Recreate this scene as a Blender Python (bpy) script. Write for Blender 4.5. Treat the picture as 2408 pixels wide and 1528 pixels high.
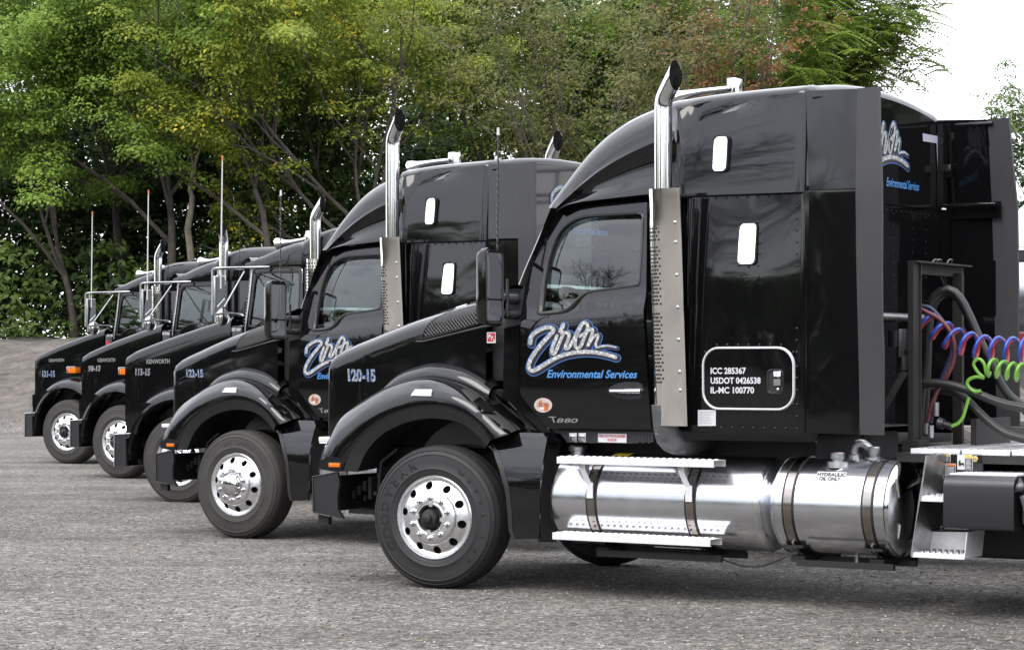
import bpy, bmesh, math, random
import numpy as np
from mathutils import Vector, Matrix
from mathutils.geometry import tessellate_polygon

R = math.radians
sc = bpy.context.scene
for o in list(bpy.data.objects):
    bpy.data.objects.remove(o)

# ------------------------------------------------------------------ camera
FOC, HOR, CAMZ = 5536.0, 850.4, 1.652          # focal length and horizon row for a 2408 px wide frame, eye height
cam = bpy.data.cameras.new("camera")
cam.sensor_width = 36.0
cam.lens = 36.0 * FOC / 2408.0
cam.shift_y = (HOR - 764.0) / 2408.0
cam.clip_start = 0.1
cam.clip_end = 2000.0
camo = bpy.data.objects.new("camera", cam)
camo.location = (0, 0, CAMZ)
camo.rotation_euler = (R(90), 0, 0)
sc.collection.objects.link(camo)
sc.camera = camo

# ------------------------------------------------------------------ sky, sun, exposure
SUN_EL, SUN_AZ = R(52), R(215)                   # azimuth clockwise from +Y: behind the camera, to the left
w = bpy.data.worlds.new("World")
sc.world = w
w.use_nodes = True
nt = w.node_tree
nt.nodes.clear()
L = nt.links.new
out = nt.nodes.new("ShaderNodeOutputWorld")
sky = nt.nodes.new("ShaderNodeTexSky")
sky.sky_type = 'NISHITA'
sky.sun_disc = False
sky.sun_elevation = SUN_EL
sky.sun_rotation = SUN_AZ
sky.air_density = 1.0
sky.dust_density = 1.5
bg1 = nt.nodes.new("ShaderNodeBackground")
bg1.inputs[1].default_value = 0.09
L(sky.outputs[0], bg1.inputs[0])
tc = nt.nodes.new("ShaderNodeTexCoord")
mp = nt.nodes.new("ShaderNodeMapping")
mp.inputs['Scale'].default_value = (1.0, 1.0, 2.6)
L(tc.outputs['Generated'], mp.inputs[0])
nz = nt.nodes.new("ShaderNodeTexNoise")
nz.inputs['Scale'].default_value = 3.4
nz.inputs['Detail'].default_value = 7
nz.inputs['Roughness'].default_value = 0.58
nz.inputs['Distortion'].default_value = 0.5
L(mp.outputs[0], nz.inputs['Vector'])
cr = nt.nodes.new("ShaderNodeValToRGB")          # cloud cover
cr.color_ramp.elements[0].position = 0.36
cr.color_ramp.elements[0].color = (0.35, 0.35, 0.35, 1)
cr.color_ramp.elements[1].position = 0.60
cr.color_ramp.elements[1].color = (1, 1, 1, 1)
L(nz.outputs[0], cr.inputs[0])
cc = nt.nodes.new("ShaderNodeValToRGB")          # cloud brightness
cc.color_ramp.elements[0].position = 0.35
cc.color_ramp.elements[0].color = (1.12, 1.12, 1.15, 1)
cc.color_ramp.elements[1].position = 0.68
cc.color_ramp.elements[1].color = (0.50, 0.51, 0.57, 1)
L(nz.outputs[0], cc.inputs[0])
sep = nt.nodes.new("ShaderNodeSeparateXYZ")
L(tc.outputs['Generated'], sep.inputs[0])
mr = nt.nodes.new("ShaderNodeMapRange")          # haze whitens the sky near the horizon, all round
mr.inputs[1].default_value = 0.02
mr.inputs[2].default_value = 0.17
mr.inputs[3].default_value = 1.0
mr.inputs[4].default_value = 0.0
L(sep.outputs['Z'], mr.inputs[0])
mxc = nt.nodes.new("ShaderNodeMix")
mxc.data_type = 'RGBA'
L(mr.outputs[0], mxc.inputs['Factor'])
L(cc.outputs[0], mxc.inputs[6])
mxc.inputs[7].default_value = (0.97, 0.97, 1.0, 1)
bg2 = nt.nodes.new("ShaderNodeBackground")
zg = nt.nodes.new("ShaderNodeMapRange")          # overcast sky: twice as bright overhead as at the horizon
zg.inputs[1].default_value = 0.0
zg.inputs[2].default_value = 1.0
zg.inputs[3].default_value = 1.0
zg.inputs[4].default_value = 2.1
L(sep.outputs['Z'], zg.inputs[0])
L(zg.outputs[0], bg2.inputs[1])
L(mxc.outputs[2], bg2.inputs[0])
mxf = nt.nodes.new("ShaderNodeMath")
mxf.operation = 'MAXIMUM'
L(cr.outputs[0], mxf.inputs[0])
L(mr.outputs[0], mxf.inputs[1])
ms = nt.nodes.new("ShaderNodeMixShader")
L(mxf.outputs[0], ms.inputs[0])
L(bg1.outputs[0], ms.inputs[1])
L(bg2.outputs[0], ms.inputs[2])
L(ms.outputs[0], out.inputs[0])

sl = bpy.data.lights.new("sun", 'SUN')
sl.energy = 1.3
sl.angle = R(40)
sl.color = (1.0, 0.95, 0.88)
so = bpy.data.objects.new("sun", sl)
d = Vector((math.sin(SUN_AZ) * math.cos(SUN_EL), math.cos(SUN_AZ) * math.cos(SUN_EL), math.sin(SUN_EL)))
so.rotation_euler = d.to_track_quat('Z', 'Y').to_euler()
so.location = (-20, -20, 40)
sc.collection.objects.link(so)

sc.view_settings.view_transform = 'Standard'
sc.view_settings.look = 'None'
sc.view_settings.exposure = 1.42
sc.view_settings.gamma = 1.0
sc.view_settings.use_curve_mapping = False

# ------------------------------------------------------------------ survey of the photograph
# truck frame: u forward, v from the truck's left plane to its right, z up; local mesh space is (u, HALF - v, z)
HALF = 1.36
POSE = {  # x, y, z of the left front contact point, angle of the truck's axis to the picture plane
    1: (-0.537, 17.085, 0.0, 32.48), 2: (-2.608, 22.585, -0.048, 36.72),
    3: (-4.149, 27.778, -0.02, 30.31), 4: (-5.809, 33.557, 0.0, 36.07), 5: (-7.437, 38.266, 0.0, 35.63)}

def frame(t):
    x, y, z, th = POSE[t]
    th = R(th)
    return np.array([x, y]), z, np.array([-math.cos(th), math.sin(th)]), np.array([math.sin(th), math.cos(th)])

def uz(p, v, t=1):
    O, z0, f, r = frame(t)
    a = (p[0] - 1204) / FOC
    Y = (v + O @ r) / (a * r[0] + r[1])
    u = (np.array([a * Y, Y]) - O) @ f
    return float(u), float(CAMZ + (HOR - p[1]) / FOC * Y - z0)

def vz(p, u, t=1):
    O, z0, f, r = frame(t)
    a = (p[0] - 1204) / FOC
    Y = (u + O @ f) / (a * f[0] + f[1])
    v = (np.array([a * Y, Y]) - O) @ r
    return float(v), float(CAMZ + (HOR - p[1]) / FOC * Y - z0)

ZO = dict(z5=(1100, 900, 1.0536), z6=(1950, 700, 1.4552), z7=(2000, 1600, 1.2393), z3=(2400, 150, 1.5282),
          z2=(1320, 0, 1.528), zt=(2050, 1650, 2.5347), zh=(2900, 1650, 2.3087), zr=(3300, 900, 1.7978),
          zc=(1900, 700, 2.5463), zl=(2000, 1180, 2.9382), zw=(1150, 1600, 2.037), zm=(1700, 900, 3.0567),
          zs=(2600, 1250, 2.6756), zu=(2600, 650, 2.6756), zx=(3300, 300, 2.5474), zq=(3200, 900, 1.175),
          zb=(600, 800, 2.778), za=(80, 1000, 2.182), zd=(0, 900, 1.2735), zf=(0, 0, 1.528))

def px(n, *pts):
    a, b, s = ZO[n]
    return [((a + x / s) / 1.6375, (b + y / s) / 1.6375) for x, y in pts]

# ------------------------------------------------------------------ materials
MATS = {}
def nodes_of(name):
    m = bpy.data.materials.new(name)
    m.use_nodes = True
    n = m.node_tree
    return m, n, n.nodes['Principled BSDF'], n.links.new

def mat(name, col, rough=0.5, metal=0.0, var=0.0, vscale=8.0, bump=0.0, bscale=60.0, rvar=0.0, ior=1.5, bdist=0.01, coord='Object', detail=4, bdet=3):
    m, n, b, lk = nodes_of(name)
    b.inputs['Base Color'].default_value = (*col, 1)
    b.inputs['Roughness'].default_value = rough
    b.inputs['Metallic'].default_value = metal
    b.inputs['IOR'].default_value = ior
    t = n.nodes.new('ShaderNodeTexCoord')
    if var > 0 or rvar > 0:
        x = n.nodes.new('ShaderNodeTexNoise')
        x.inputs['Scale'].default_value = vscale
        x.inputs['Detail'].default_value = detail
        x.inputs['Roughness'].default_value = 0.6
        lk(t.outputs[coord], x.inputs['Vector'])
        if var > 0:
            mx = n.nodes.new('ShaderNodeMix')
            mx.data_type = 'RGBA'
            mx.inputs[6].default_value = tuple(c * (1 - var) for c in col) + (1,)
            mx.inputs[7].default_value = tuple(min(1, c * (1 + var)) for c in col) + (1,)
            rp = n.nodes.new('ShaderNodeMapRange')
            rp.inputs[1].default_value = 0.3
            rp.inputs[2].default_value = 0.7
            lk(x.outputs[0], rp.inputs[0])
            lk(rp.outputs[0], mx.inputs['Factor'])
            lk(mx.outputs[2], b.inputs['Base Color'])
        if rvar > 0:
            rr = n.nodes.new('ShaderNodeMapRange')
            rr.inputs[1].default_value = 0.35
            rr.inputs[2].default_value = 0.75
            rr.inputs[3].default_value = rough
            rr.inputs[4].default_value = rough + rvar
            lk(x.outputs[0], rr.inputs[0])
            lk(rr.outputs[0], b.inputs['Roughness'])
    if bump > 0:
        y = n.nodes.new('ShaderNodeTexNoise')
        y.inputs['Scale'].default_value = bscale
        y.inputs['Detail'].default_value = bdet
        lk(t.outputs[coord], y.inputs['Vector'])
        bp = n.nodes.new('ShaderNodeBump')
        bp.inputs['Strength'].default_value = bump
        bp.inputs['Distance'].default_value = bdist
        lk(y.outputs[0], bp.inputs['Height'])
        lk(bp.outputs[0], b.inputs['Normal'])
    MATS[name] = m
    return m

mat('paint', (0.003, 0.003, 0.0034), 0.03, rvar=0.03, vscale=3.0, bump=0.08, bscale=1.6, bdist=0.02, bdet=1, ior=1.5)
mat('paint_panel', (0.003, 0.003, 0.0034), 0.035, rvar=0.03, vscale=3.0, bump=0.15, bscale=1.9, bdist=0.03, bdet=1, ior=1.5)
mat('black_plastic', (0.007, 0.007, 0.0078), 0.42, rvar=0.1, vscale=20, bump=0.05, bscale=300, bdist=0.002)
mat('matte_black', (0.0035, 0.0035, 0.0036), 0.6, var=0.3, vscale=15)
mat('rubber_trim', (0.0152, 0.0152, 0.0175), 0.55, var=0.12, vscale=4, bump=0.03, bscale=120, bdist=0.002)
mat('window_rubber', (0.016, 0.015, 0.015), 0.45)
mat('tyre_near', (0.0077, 0.0077, 0.0087), 0.62, var=0.3, vscale=7, rvar=0.15, bump=0.1, bscale=200, bdist=0.002)
mat('tyre_dusty', (0.0229, 0.0208, 0.0191), 0.75, var=0.25, vscale=6, bump=0.1, bscale=200, bdist=0.002)
mat('tyre_letter', (0.0031, 0.0031, 0.0035), 0.45)
mat('tyre_letter_dusty', (0.017, 0.0155, 0.014), 0.7)
mat('chrome', (0.66, 0.66, 0.68), 0.045, 1.0, rvar=0.05, vscale=6)
mat('polished_rim', (0.80, 0.80, 0.81), 0.24, 1.0, rvar=0.10, vscale=10, bump=0.03, bscale=40, bdist=0.003)
mat('brushed_tank', (0.62, 0.63, 0.66), 0.17, 1.0, rvar=0.10, vscale=4, bump=0.02, bscale=3, bdist=0.01, bdet=1)
mat('tank_end', (0.66, 0.67, 0.69), 0.07, 1.0, rvar=0.04, vscale=5)
mat('step_metal', (0.72, 0.72, 0.74), 0.36, 0.45, var=0.10, vscale=14, bump=0.05, bscale=90, bdist=0.002)
mat('guard_steel', (0.88, 0.855, 0.82), 0.07, 1.0, rvar=0.05, vscale=6, bump=0.34, bscale=3.6, bdist=0.03, bdet=0)
mat('strap_steel', (0.30, 0.28, 0.26), 0.18, 1.0)
mat('dull_steel', (0.42, 0.42, 0.42), 0.35, 1.0, var=0.2, vscale=12)
mat('grey_cast', (0.1, 0.1, 0.103), 0.5, 0.6, var=0.25, vscale=14)
mat('rust', (0.0072, 0.0049, 0.0038), 0.8, var=0.55, vscale=11, bump=0.2, bscale=70, bdist=0.003, detail=8)
mat('white_print', (0.46, 0.46, 0.48), 0.45)
mat('blue_print', (0.045, 0.17, 0.4), 0.4)
mat('blue_outline', (0.035, 0.12, 0.34), 0.4)
mat('dark_print', (0.008, 0.006, 0.012), 0.35)
mat('red_print', (0.34, 0.02, 0.024), 0.4)
mat('cream_print', (0.36, 0.31, 0.28), 0.5)
mat('orange_print', (0.42, 0.12, 0.035), 0.5)
mat('yellow_print', (0.45, 0.36, 0.012), 0.5)
mat('black_print', (0.006, 0.006, 0.006), 0.5)
mat('grey_print', (0.12, 0.12, 0.12), 0.5)
mat('tape', (0.34, 0.35, 0.41), 0.35)
mat('amber', (0.55, 0.12, 0.006), 0.12, ior=1.45)
mat('interior', (0.014, 0.0145, 0.016), 0.6, var=0.2, vscale=9)
mat('interior_grey', (0.05, 0.05, 0.054), 0.6)
mat('hose_black', (0.0066, 0.0066, 0.0069), 0.5, var=0.25, vscale=14, bump=0.1, bscale=120, bdist=0.002)
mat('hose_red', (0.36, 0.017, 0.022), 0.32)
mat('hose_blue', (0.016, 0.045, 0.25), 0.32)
mat('hose_green', (0.0990, 0.2430, 0.0225), 0.36)
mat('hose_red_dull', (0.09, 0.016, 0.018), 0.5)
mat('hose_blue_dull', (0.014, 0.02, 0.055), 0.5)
mat('antenna_white', (0.42, 0.42, 0.41), 0.4)
mat('red_cap', (0.16, 0.01, 0.02), 0.4, bump=0.2, bscale=200)
mat('brass', (0.55, 0.44, 0.18), 0.35, 0.9)
mat('box_grey', (0.0142, 0.0142, 0.0161), 0.36, bump=0.12, bscale=420, bdist=0.0015)
mat('headlamp', (0.5, 0.51, 0.54), 0.08, 0.3)
mat('white_body', (0.5, 0.5, 0.51), 0.3)
mat('red_stripe', (0.13, 0.01, 0.014), 0.35)
mat('trailer_steel', (0.55, 0.56, 0.58), 0.16, 1.0, rvar=0.1, vscale=2)

def m_glass():
    m = bpy.data.materials.new('cab_glass')
    m.use_nodes = True
    n = m.node_tree
    n.nodes.clear()
    o = n.nodes.new('ShaderNodeOutputMaterial')
    t = n.nodes.new('ShaderNodeBsdfTransparent')
    t.inputs[0].default_value = (0.60, 0.70, 0.68, 1)
    g = n.nodes.new('ShaderNodeBsdfGlossy')
    g.inputs['Roughness'].default_value = 0.01
    fr = n.nodes.new('ShaderNodeFresnel')
    bf = n.nodes.new('ShaderNodeNewGeometry')
    mi = n.nodes.new('ShaderNodeMapRange')
    mi.inputs[3].default_value = 1.8
    mi.inputs[4].default_value = 1.0 / 1.8
    n.links.new(bf.outputs['Backfacing'], mi.inputs[0])
    n.links.new(mi.outputs[0], fr.inputs[0])
    tcx = n.nodes.new('ShaderNodeTexCoord')
    nx = n.nodes.new('ShaderNodeTexNoise')
    nx.inputs['Scale'].default_value = 2.2
    nx.inputs['Detail'].default_value = 0
    n.links.new(tcx.outputs['Object'], nx.inputs['Vector'])
    bp = n.nodes.new('ShaderNodeBump')
    bp.inputs['Strength'].default_value = 0.05
    bp.inputs['Distance'].default_value = 0.01
    n.links.new(nx.outputs[0], bp.inputs['Height'])
    n.links.new(bp.outputs[0], g.inputs['Normal'])
    mx = n.nodes.new('ShaderNodeMixShader')
    n.links.new(fr.outputs[0], mx.inputs[0])
    n.links.new(t.outputs[0], mx.inputs[1])
    n.links.new(g.outputs[0], mx.inputs[2])
    n.links.new(mx.outputs[0], o.inputs[0])
    MATS['cab_glass'] = m
m_glass()

def m_mirror_glass():
    mat('mirror_glass', (0.88, 0.90, 0.92), 0.012, 1.0, bump=0.05, bscale=14, bdist=0.005)
m_mirror_glass()

def m_plate(name, a, b_, scale):
    # raised-lug tread plate: short lugs turned alternately, used as a print pattern and on the deck
    m, n, b, lk = nodes_of(name)
    t = n.nodes.new('ShaderNodeTexCoord')
    outs = []
    for k, s in enumerate((1, -1)):
        mpp = n.nodes.new('ShaderNodeMapping')
        mpp.inputs['Rotation'].default_value = (R(45 * s), R(45 * s), R(45 * s))
        mpp.inputs['Scale'].default_value = (scale, scale * 0.4, scale)
        mpp.inputs['Location'].default_value = (0.37 * k, 0.21 * k, 0.11 * k)
        lk(t.outputs['Object'], mpp.inputs[0])
        vo = n.nodes.new('ShaderNodeTexVoronoi')
        vo.inputs['Scale'].default_value = 1.0
        vo.inputs['Randomness'].default_value = 0.35
        lk(mpp.outputs[0], vo.inputs['Vector'])
        lt = n.nodes.new('ShaderNodeMath')
        lt.operation = 'LESS_THAN'
        lt.inputs[1].default_value = 0.33
        lk(vo.outputs['Distance'], lt.inputs[0])
        outs.append(lt)
    ad = n.nodes.new('ShaderNodeMath')
    ad.operation = 'MAXIMUM'
    lk(outs[0].outputs[0], ad.inputs[0])
    lk(outs[1].outputs[0], ad.inputs[1])
    mx = n.nodes.new('ShaderNodeMix')
    mx.data_type = 'RGBA'
    mx.inputs[6].default_value = (*b_, 1)
    mx.inputs[7].default_value = (*a, 1)
    lk(ad.outputs[0], mx.inputs['Factor'])
    lk(mx.outputs[2], b.inputs['Base Color'])
    b.inputs['Roughness'].default_value = 0.42
    MATS[name] = m
m_plate('plate_print', (0.42, 0.425, 0.42), (0.22, 0.225, 0.225), 38)
m_plate('plate_print_fine', (0.34, 0.345, 0.36), (0.11, 0.115, 0.125), 60)

# ------------------------------------------------------------------ mesh tools
def link(o):
    sc.collection.objects.link(o)
    return o

def empty(name, loc, rz, label=None, cat=None, group=None):
    o = bpy.data.objects.new(name, None)
    o.location = loc
    o.rotation_euler = (0, 0, rz)
    o.empty_display_size = 0.3
    if label: o['label'] = label
    if cat: o['category'] = cat
    if group: o['group'] = group
    return link(o)

def catmull(pts, n):
    p = np.array(pts, float)
    if len(p) < 3:
        t = np.linspace(0, 1, n)[:, None]
        return p[0] * (1 - t) + p[-1] * t
    q = np.vstack([2 * p[0] - p[1], p, 2 * p[-1] - p[-2]])
    seg = np.sqrt(np.linalg.norm(np.diff(p, axis=0), axis=1)) + 1e-9
    cum = np.concatenate([[0], np.cumsum(np.linalg.norm(np.diff(p, axis=0), axis=1))])
    out_ = []
    for s in np.linspace(0, cum[-1], n):
        i = min(int(np.searchsorted(cum, s, side='right')) - 1, len(p) - 2)
        i = max(i, 0)
        t = (s - cum[i]) / max(cum[i + 1] - cum[i], 1e-9)
        p0, p1, p2, p3 = q[i], q[i + 1], q[i + 2], q[i + 3]
        out_.append(0.5 * (2 * p1 + (p2 - p0) * t + (2 * p0 - 5 * p1 + 4 * p2 - p3) * t * t + (3 * p1 - p0 - 3 * p2 + p3) * t ** 3))
    return np.array(out_)

def lin(pts, n):
    p = np.array(pts, float)
    cum = np.concatenate([[0], np.cumsum(np.linalg.norm(np.diff(p, axis=0), axis=1))])
    s = np.linspace(0, cum[-1], n)
    return np.stack([np.interp(s, cum, p[:, k]) for k in range(p.shape[1])], -1)

def sstep(a, b, x):
    t = min(1, max(0, (x - a) / (b - a)))
    return t * t * (3 - 2 * t)

class MB:
    """collects shapes in (u, v, z) or plain xyz, builds ONE mesh object"""
    def __init__(s):
        s.v = []
        s.f = []
    def add(s, vs, fs):
        b = len(s.v)
        s.v += [tuple(map(float, x)) for x in vs]
        s.f += [tuple(b + i for i in f) for f in fs]
    def box(s, a, b, bev=0.0):
        x0, y0, z0 = [min(p, q) for p, q in zip(a, b)]
        x1, y1, z1 = [max(p, q) for p, q in zip(a, b)]
        if bev <= 0:
            vs = [(x, y, z) for x in (x0, x1) for y in (y0, y1) for z in (z0, z1)]
            s.add(vs, [(0, 1, 3, 2), (4, 6, 7, 5), (0, 4, 5, 1), (2, 3, 7, 6), (0, 2, 6, 4), (1, 5, 7, 3)])
            return
        bm = bmesh.new()
        vs = [bm.verts.new((x, y, z)) for x in (x0, x1) for y in (y0, y1) for z in (z0, z1)]
        for f in [(0, 1, 3, 2), (4, 6, 7, 5), (0, 4, 5, 1), (2, 3, 7, 6), (0, 2, 6, 4), (1, 5, 7, 3)]:
            bm.faces.new([vs[i] for i in f])
        bmesh.ops.bevel(bm, geom=bm.edges[:], offset=bev, segments=2, profile=0.5, affect='EDGES')
        bm.verts.index_update()
        s.add([v.co for v in bm.verts], [[v.index for v in f.verts] for f in bm.faces])
        bm.free()
    def grid(s, rows, close_u=False, close_v=False, flip=False):
        n, m = len(rows), len(rows[0])
        fs = []
        for i in range(n if close_u else n - 1):
            for j in range(m if close_v else m - 1):
                a, b = i, (i + 1) % n
                c, e = j, (j + 1) % m
                q = (a * m + c, a * m + e, b * m + e, b * m + c)
                fs.append(q[::-1] if flip else q)
        s.add([p for r_ in rows for p in r_], fs)
    def tube(s, path, r, seg=10, caps=True):
        P = np.array(path, float)
        rr = np.broadcast_to(np.array(r, float), (len(P),))
        T = np.gradient(P, axis=0)
        T /= np.linalg.norm(T, axis=1)[:, None] + 1e-12
        up = np.array([0, 0, 1.0]) if abs(T[0][2]) < 0.9 else np.array([1.0, 0, 0])
        nrm = np.cross(T[0], up)
        nrm /= np.linalg.norm(nrm)
        rows = []
        for i in range(len(P)):
            nrm = nrm - T[i] * (nrm @ T[i])
            nrm /= np.linalg.norm(nrm) + 1e-12
            bn = np.cross(T[i], nrm)
            rows.append([P[i] + rr[i] * (math.cos(a) * nrm + math.sin(a) * bn) for a in np.linspace(0, 2 * math.pi, seg, endpoint=False)])
        b = len(s.v)
        s.grid(rows, close_v=True)
        if caps:
            s.f.append(tuple(b + i for i in range(seg))[::-1])
            e = b + (len(P) - 1) * seg
            s.f.append(tuple(e + i for i in range(seg)))
    def lathe(s, prof, seg=48, axis='y', c=(0, 0, 0)):
        rows = []
        for k in range(seg):
            a = 2 * math.pi * k / seg
            row = []
            for r_, h in prof:
                if axis == 'y': p = (c[0] + r_ * math.cos(a), c[1] + h, c[2] + r_ * math.sin(a))
                elif axis == 'x': p = (c[0] + h, c[1] + r_ * math.cos(a), c[2] + r_ * math.sin(a))
                else: p = (c[0] + r_ * math.cos(a), c[1] + r_ * math.sin(a), c[2] + h)
                row.append(p)
            rows.append(row)
        s.grid(rows, close_u=True)
    def ball(s, c, r, n=6):
        prof = [(r * math.sin(t), -r * math.cos(t)) for t in np.linspace(0.02, math.pi - 0.02, n)]
        s.lathe(prof, 2 * n, 'z', c)
    def build(s, name, m, parent=None, half=None, mirror=False, smooth=32, loc=None, recalc=True, kind=None):
        me = bpy.data.meshes.new(name)
        vs = s.v
        if half is not None:
            vs = [(a, half - ((2 * half - b) if mirror else b), c) for a, b, c in vs]
        me.from_pydata(vs, [], s.f)
        if recalc:
            bm = bmesh.new()
            bm.from_mesh(me)
            bmesh.ops.remove_doubles(bm, verts=bm.verts, dist=1e-5)
            bmesh.ops.recalc_face_normals(bm, faces=bm.faces)
            bm.to_mesh(me)
            bm.free()
        if smooth:
            me.shade_smooth()
            me.set_sharp_from_angle(angle=R(smooth))
        me.materials.append(MATS[m])
        o = bpy.data.objects.new(name, me)
        if parent: o.parent = parent
        if loc: o.location = loc
        if kind: o['kind'] = kind
        return link(o)

def poly_panel(loop, holes=(), vf=0.0, step=0.08, thick=0.03, edge=0.0):
    """panel in the (u,z) plane with holes, sliced to a grid, bent by vf(u,z), thickness going inwards (+v)"""
    loops = [[Vector((a, b, 0)) for a, b in l] for l in [loop] + list(holes)]
    tris = tessellate_polygon(loops)
    flat = [p for l in loops for p in l]
    bm = bmesh.new()
    vs = [bm.verts.new(p) for p in flat]
    for t in tris:
        try: bm.faces.new([vs[i] for i in t])
        except ValueError: pass
    us = [p.x for p in flat]
    zs = [p.y for p in flat]
    for lo, hi, ax in ((min(us), max(us), 0), (min(zs), max(zs), 1)):
        n = int((hi - lo) / step)
        for k in range(1, n + 1):
            c = Vector((0, 0, 0))
            c[ax] = lo + (hi - lo) * k / (n + 1)
            nn = Vector((0, 0, 0))
            nn[ax] = 1
            bmesh.ops.bisect_plane(bm, geom=bm.verts[:] + bm.edges[:] + bm.faces[:], plane_co=c, plane_no=nn, dist=1e-5)
    bmesh.ops.remove_doubles(bm, verts=bm.verts, dist=1e-5)
    fn = vf if callable(vf) else (lambda a, b: vf)
    bm.verts.index_update()
    m = MB()
    pv = [(v.co.x, fn(v.co.x, v.co.y), v.co.y) for v in bm.verts]
    fs = [[v.index for v in f.verts] for f in bm.faces]
    if thick:
        n = len(pv)
        bk = [(a, b + thick, c) for a, b, c in pv]
        rim = []
        for e in bm.edges:
            if len(e.link_faces) == 1:
                i, j = e.verts[0].index, e.verts[1].index
                rim.append((i, j, j + n, i + n))
        m.add(pv + bk, fs + [tuple(i + n for i in f[::-1]) for f in fs] + rim)
    else:
        m.add(pv, fs)
    bm.free()
    return m

def rounded(x0, z0, x1, z1, r, n=5):
    o = []
    for cx, cz, a0 in ((x1 - r, z1 - r, 0), (x0 + r, z1 - r, 90), (x0 + r, z0 + r, 180), (x1 - r, z0 + r, 270)):
        for k in range(n + 1):
            a = R(a0 + 90 * k / n)
            o.append((cx + r * math.cos(a), cz + r * math.sin(a)))
    return o

def circle(cx, cz, r, n=24, ry=None):
    ry = ry or r
    return [(cx + r * math.cos(2 * math.pi * k / n), cz + ry * math.sin(2 * math.pi * k / n)) for k in range(n)]

def ring_panel(outer, inner, vf, thick=0.02, prouder=0.0):
    """ring between two loops of equal count, with rounded face"""
    fn = vf if callable(vf) else (lambda a, b: vf)
    n = len(outer)
    rows = []
    for t, d_ in ((0, thick), (0, 0.0), (0.3, -prouder), (0.7, -prouder), (1, 0.0), (1, thick)):
        rows.append([((1 - t) * a[0] + t * b[0], fn(a[0], a[1]) + d_, (1 - t) * a[1] + t * b[1]) for a, b in zip(outer, inner)])
    m = MB()
    m.grid(rows, close_v=True)
    return m

TXT = {}
def text2d(s, bold=0.0, shear=0.0):
    k = (s, bold, shear)
    if k in TXT: return TXT[k]
    c = bpy.data.curves.new('t', 'FONT')
    c.body = s
    c.offset = bold
    c.shear = shear
    c.resolution_u = 3
    o = bpy.data.objects.new('t', c)
    link(o)
    dg = bpy.context.evaluated_depsgraph_get()
    me = bpy.data.meshes.new_from_object(o.evaluated_get(dg))
    vs = np.array([v.co[:2] for v in me.vertices])
    fs = [tuple(p.vertices) for p in me.polygons]
    bpy.data.objects.remove(o)
    bpy.data.curves.remove(c)
    bpy.data.meshes.remove(me)
    TXT[k] = (vs, fs)
    return TXT[k]

def text_on(mb, s, corners, place, bold=0.0, shear=0.0):
    """fit text to four measured corners (bottom-left, bottom-right, top-left) and put each vertex on a surface"""
    vs, fs = text2d(s, bold, shear)
    lo, hi = vs.min(0), vs.max(0)
    n = (vs - lo) / (hi - lo)
    bl, br, tl = [np.array(c, float) for c in corners]
    pts = bl + n[:, :1] * (br - bl) + n[:, 1:] * (tl - bl)
    mb.add([place(*p) for p in pts], fs)

def stroke(mb, pts, width, place, n=None, taper=None):
    """round-ended ribbon along a smooth centreline in the plane"""
    n = n or max(8, len(pts) * 5)
    P = catmull(pts, n)
    T = np.gradient(P, axis=0)
    T /= np.linalg.norm(T, axis=1)[:, None] + 1e-9
    N = np.stack([-T[:, 1], T[:, 0]], -1)
    w = np.full(n, width / 2.0)
    if taper: w = w * np.interp(np.linspace(0, 1, n), [0, 1], taper)
    Lf = P + N * w[:, None]
    Rt = P - N * w[:, None]
    def cap(c, t, nrm, ww, sgn):
        return [c + ww * (math.cos(a) * nrm + sgn * math.sin(a) * t) for a in np.linspace(0, math.pi, 7)[1:-1]]
    poly_s = cap(P[0], T[0], -N[0], w[0], -1)
    poly_e = cap(P[-1], T[-1], N[-1], w[-1], 1)
    rows = [[place(*a), place(*b)] for a, b in zip(Lf, Rt)]
    mb.grid(rows)
    b = len(mb.v)
    pe = [Lf[-1]] + poly_e + [Rt[-1]]
    mb.add([place(*p) for p in pe], [tuple(range(len(pe)))])
    ps = [Rt[0]] + poly_s + [Lf[0]]
    mb.add([place(*p) for p in ps], [tuple(range(len(ps)))])

def kids(o):
    return [c for c in bpy.data.objects if c.parent == o]

CH = None
def copy_tree(o, parent=None):
    global CH
    if CH is None:
        CH = {}
        for c in bpy.data.objects:
            if c.parent: CH.setdefault(c.parent.name, []).append(c)
    n = o.copy()
    link(n)
    if parent: n.parent = parent
    for c in CH.get(o.name, []):
        copy_tree(c, n)
    return n

def fresh_copy(o):
    global CH
    CH = None
    return copy_tree(o)

# ------------------------------------------------------------------ ground
rng = np.random.default_rng(7)
def fbm(x, y, f, seed=0):
    r = np.random.default_rng(seed)
    z = np.zeros_like(x)
    for k in range(7):
        a, b, p, q = r.normal(size=4)
        s = f * (1 + 0.45 * k)
        z = z + np.sin((a * x + b * y) * s + p * 6) * np.cos((b * x - a * y) * s * 0.8 + q * 6) / (1 + 0.4 * k)
    return z / 3.0

def ground_z(x, y):
    x, y = np.asarray(x, float), np.asarray(y, float)
    z = 0.012 * fbm(x, y, 0.35, 1) * np.clip((y - 19.5) / 6, 0.0, 1)
    z = z - 0.05 * np.exp(-(((x + 2.2) / 4.5) ** 2 + ((y - 22.8) / 3.0) ** 2))
    b = np.clip((y - 55.0 - 1.5 * np.sin(x * 0.21) - 0.04 * x) / 11.0, 0, 1)
    b = b * b * (3 - 2 * b)
    z = z + b * (2.25 + 0.22 * fbm(x, y, 0.45, 3) + 0.10 * fbm(x, y, 1.7, 5) + 0.05 * fbm(x, y, 4.0, 6)) + 0.05 * fbm(x, y, 2.6, 8) * np.clip(b * 6, 0, 1)
    return z

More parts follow.
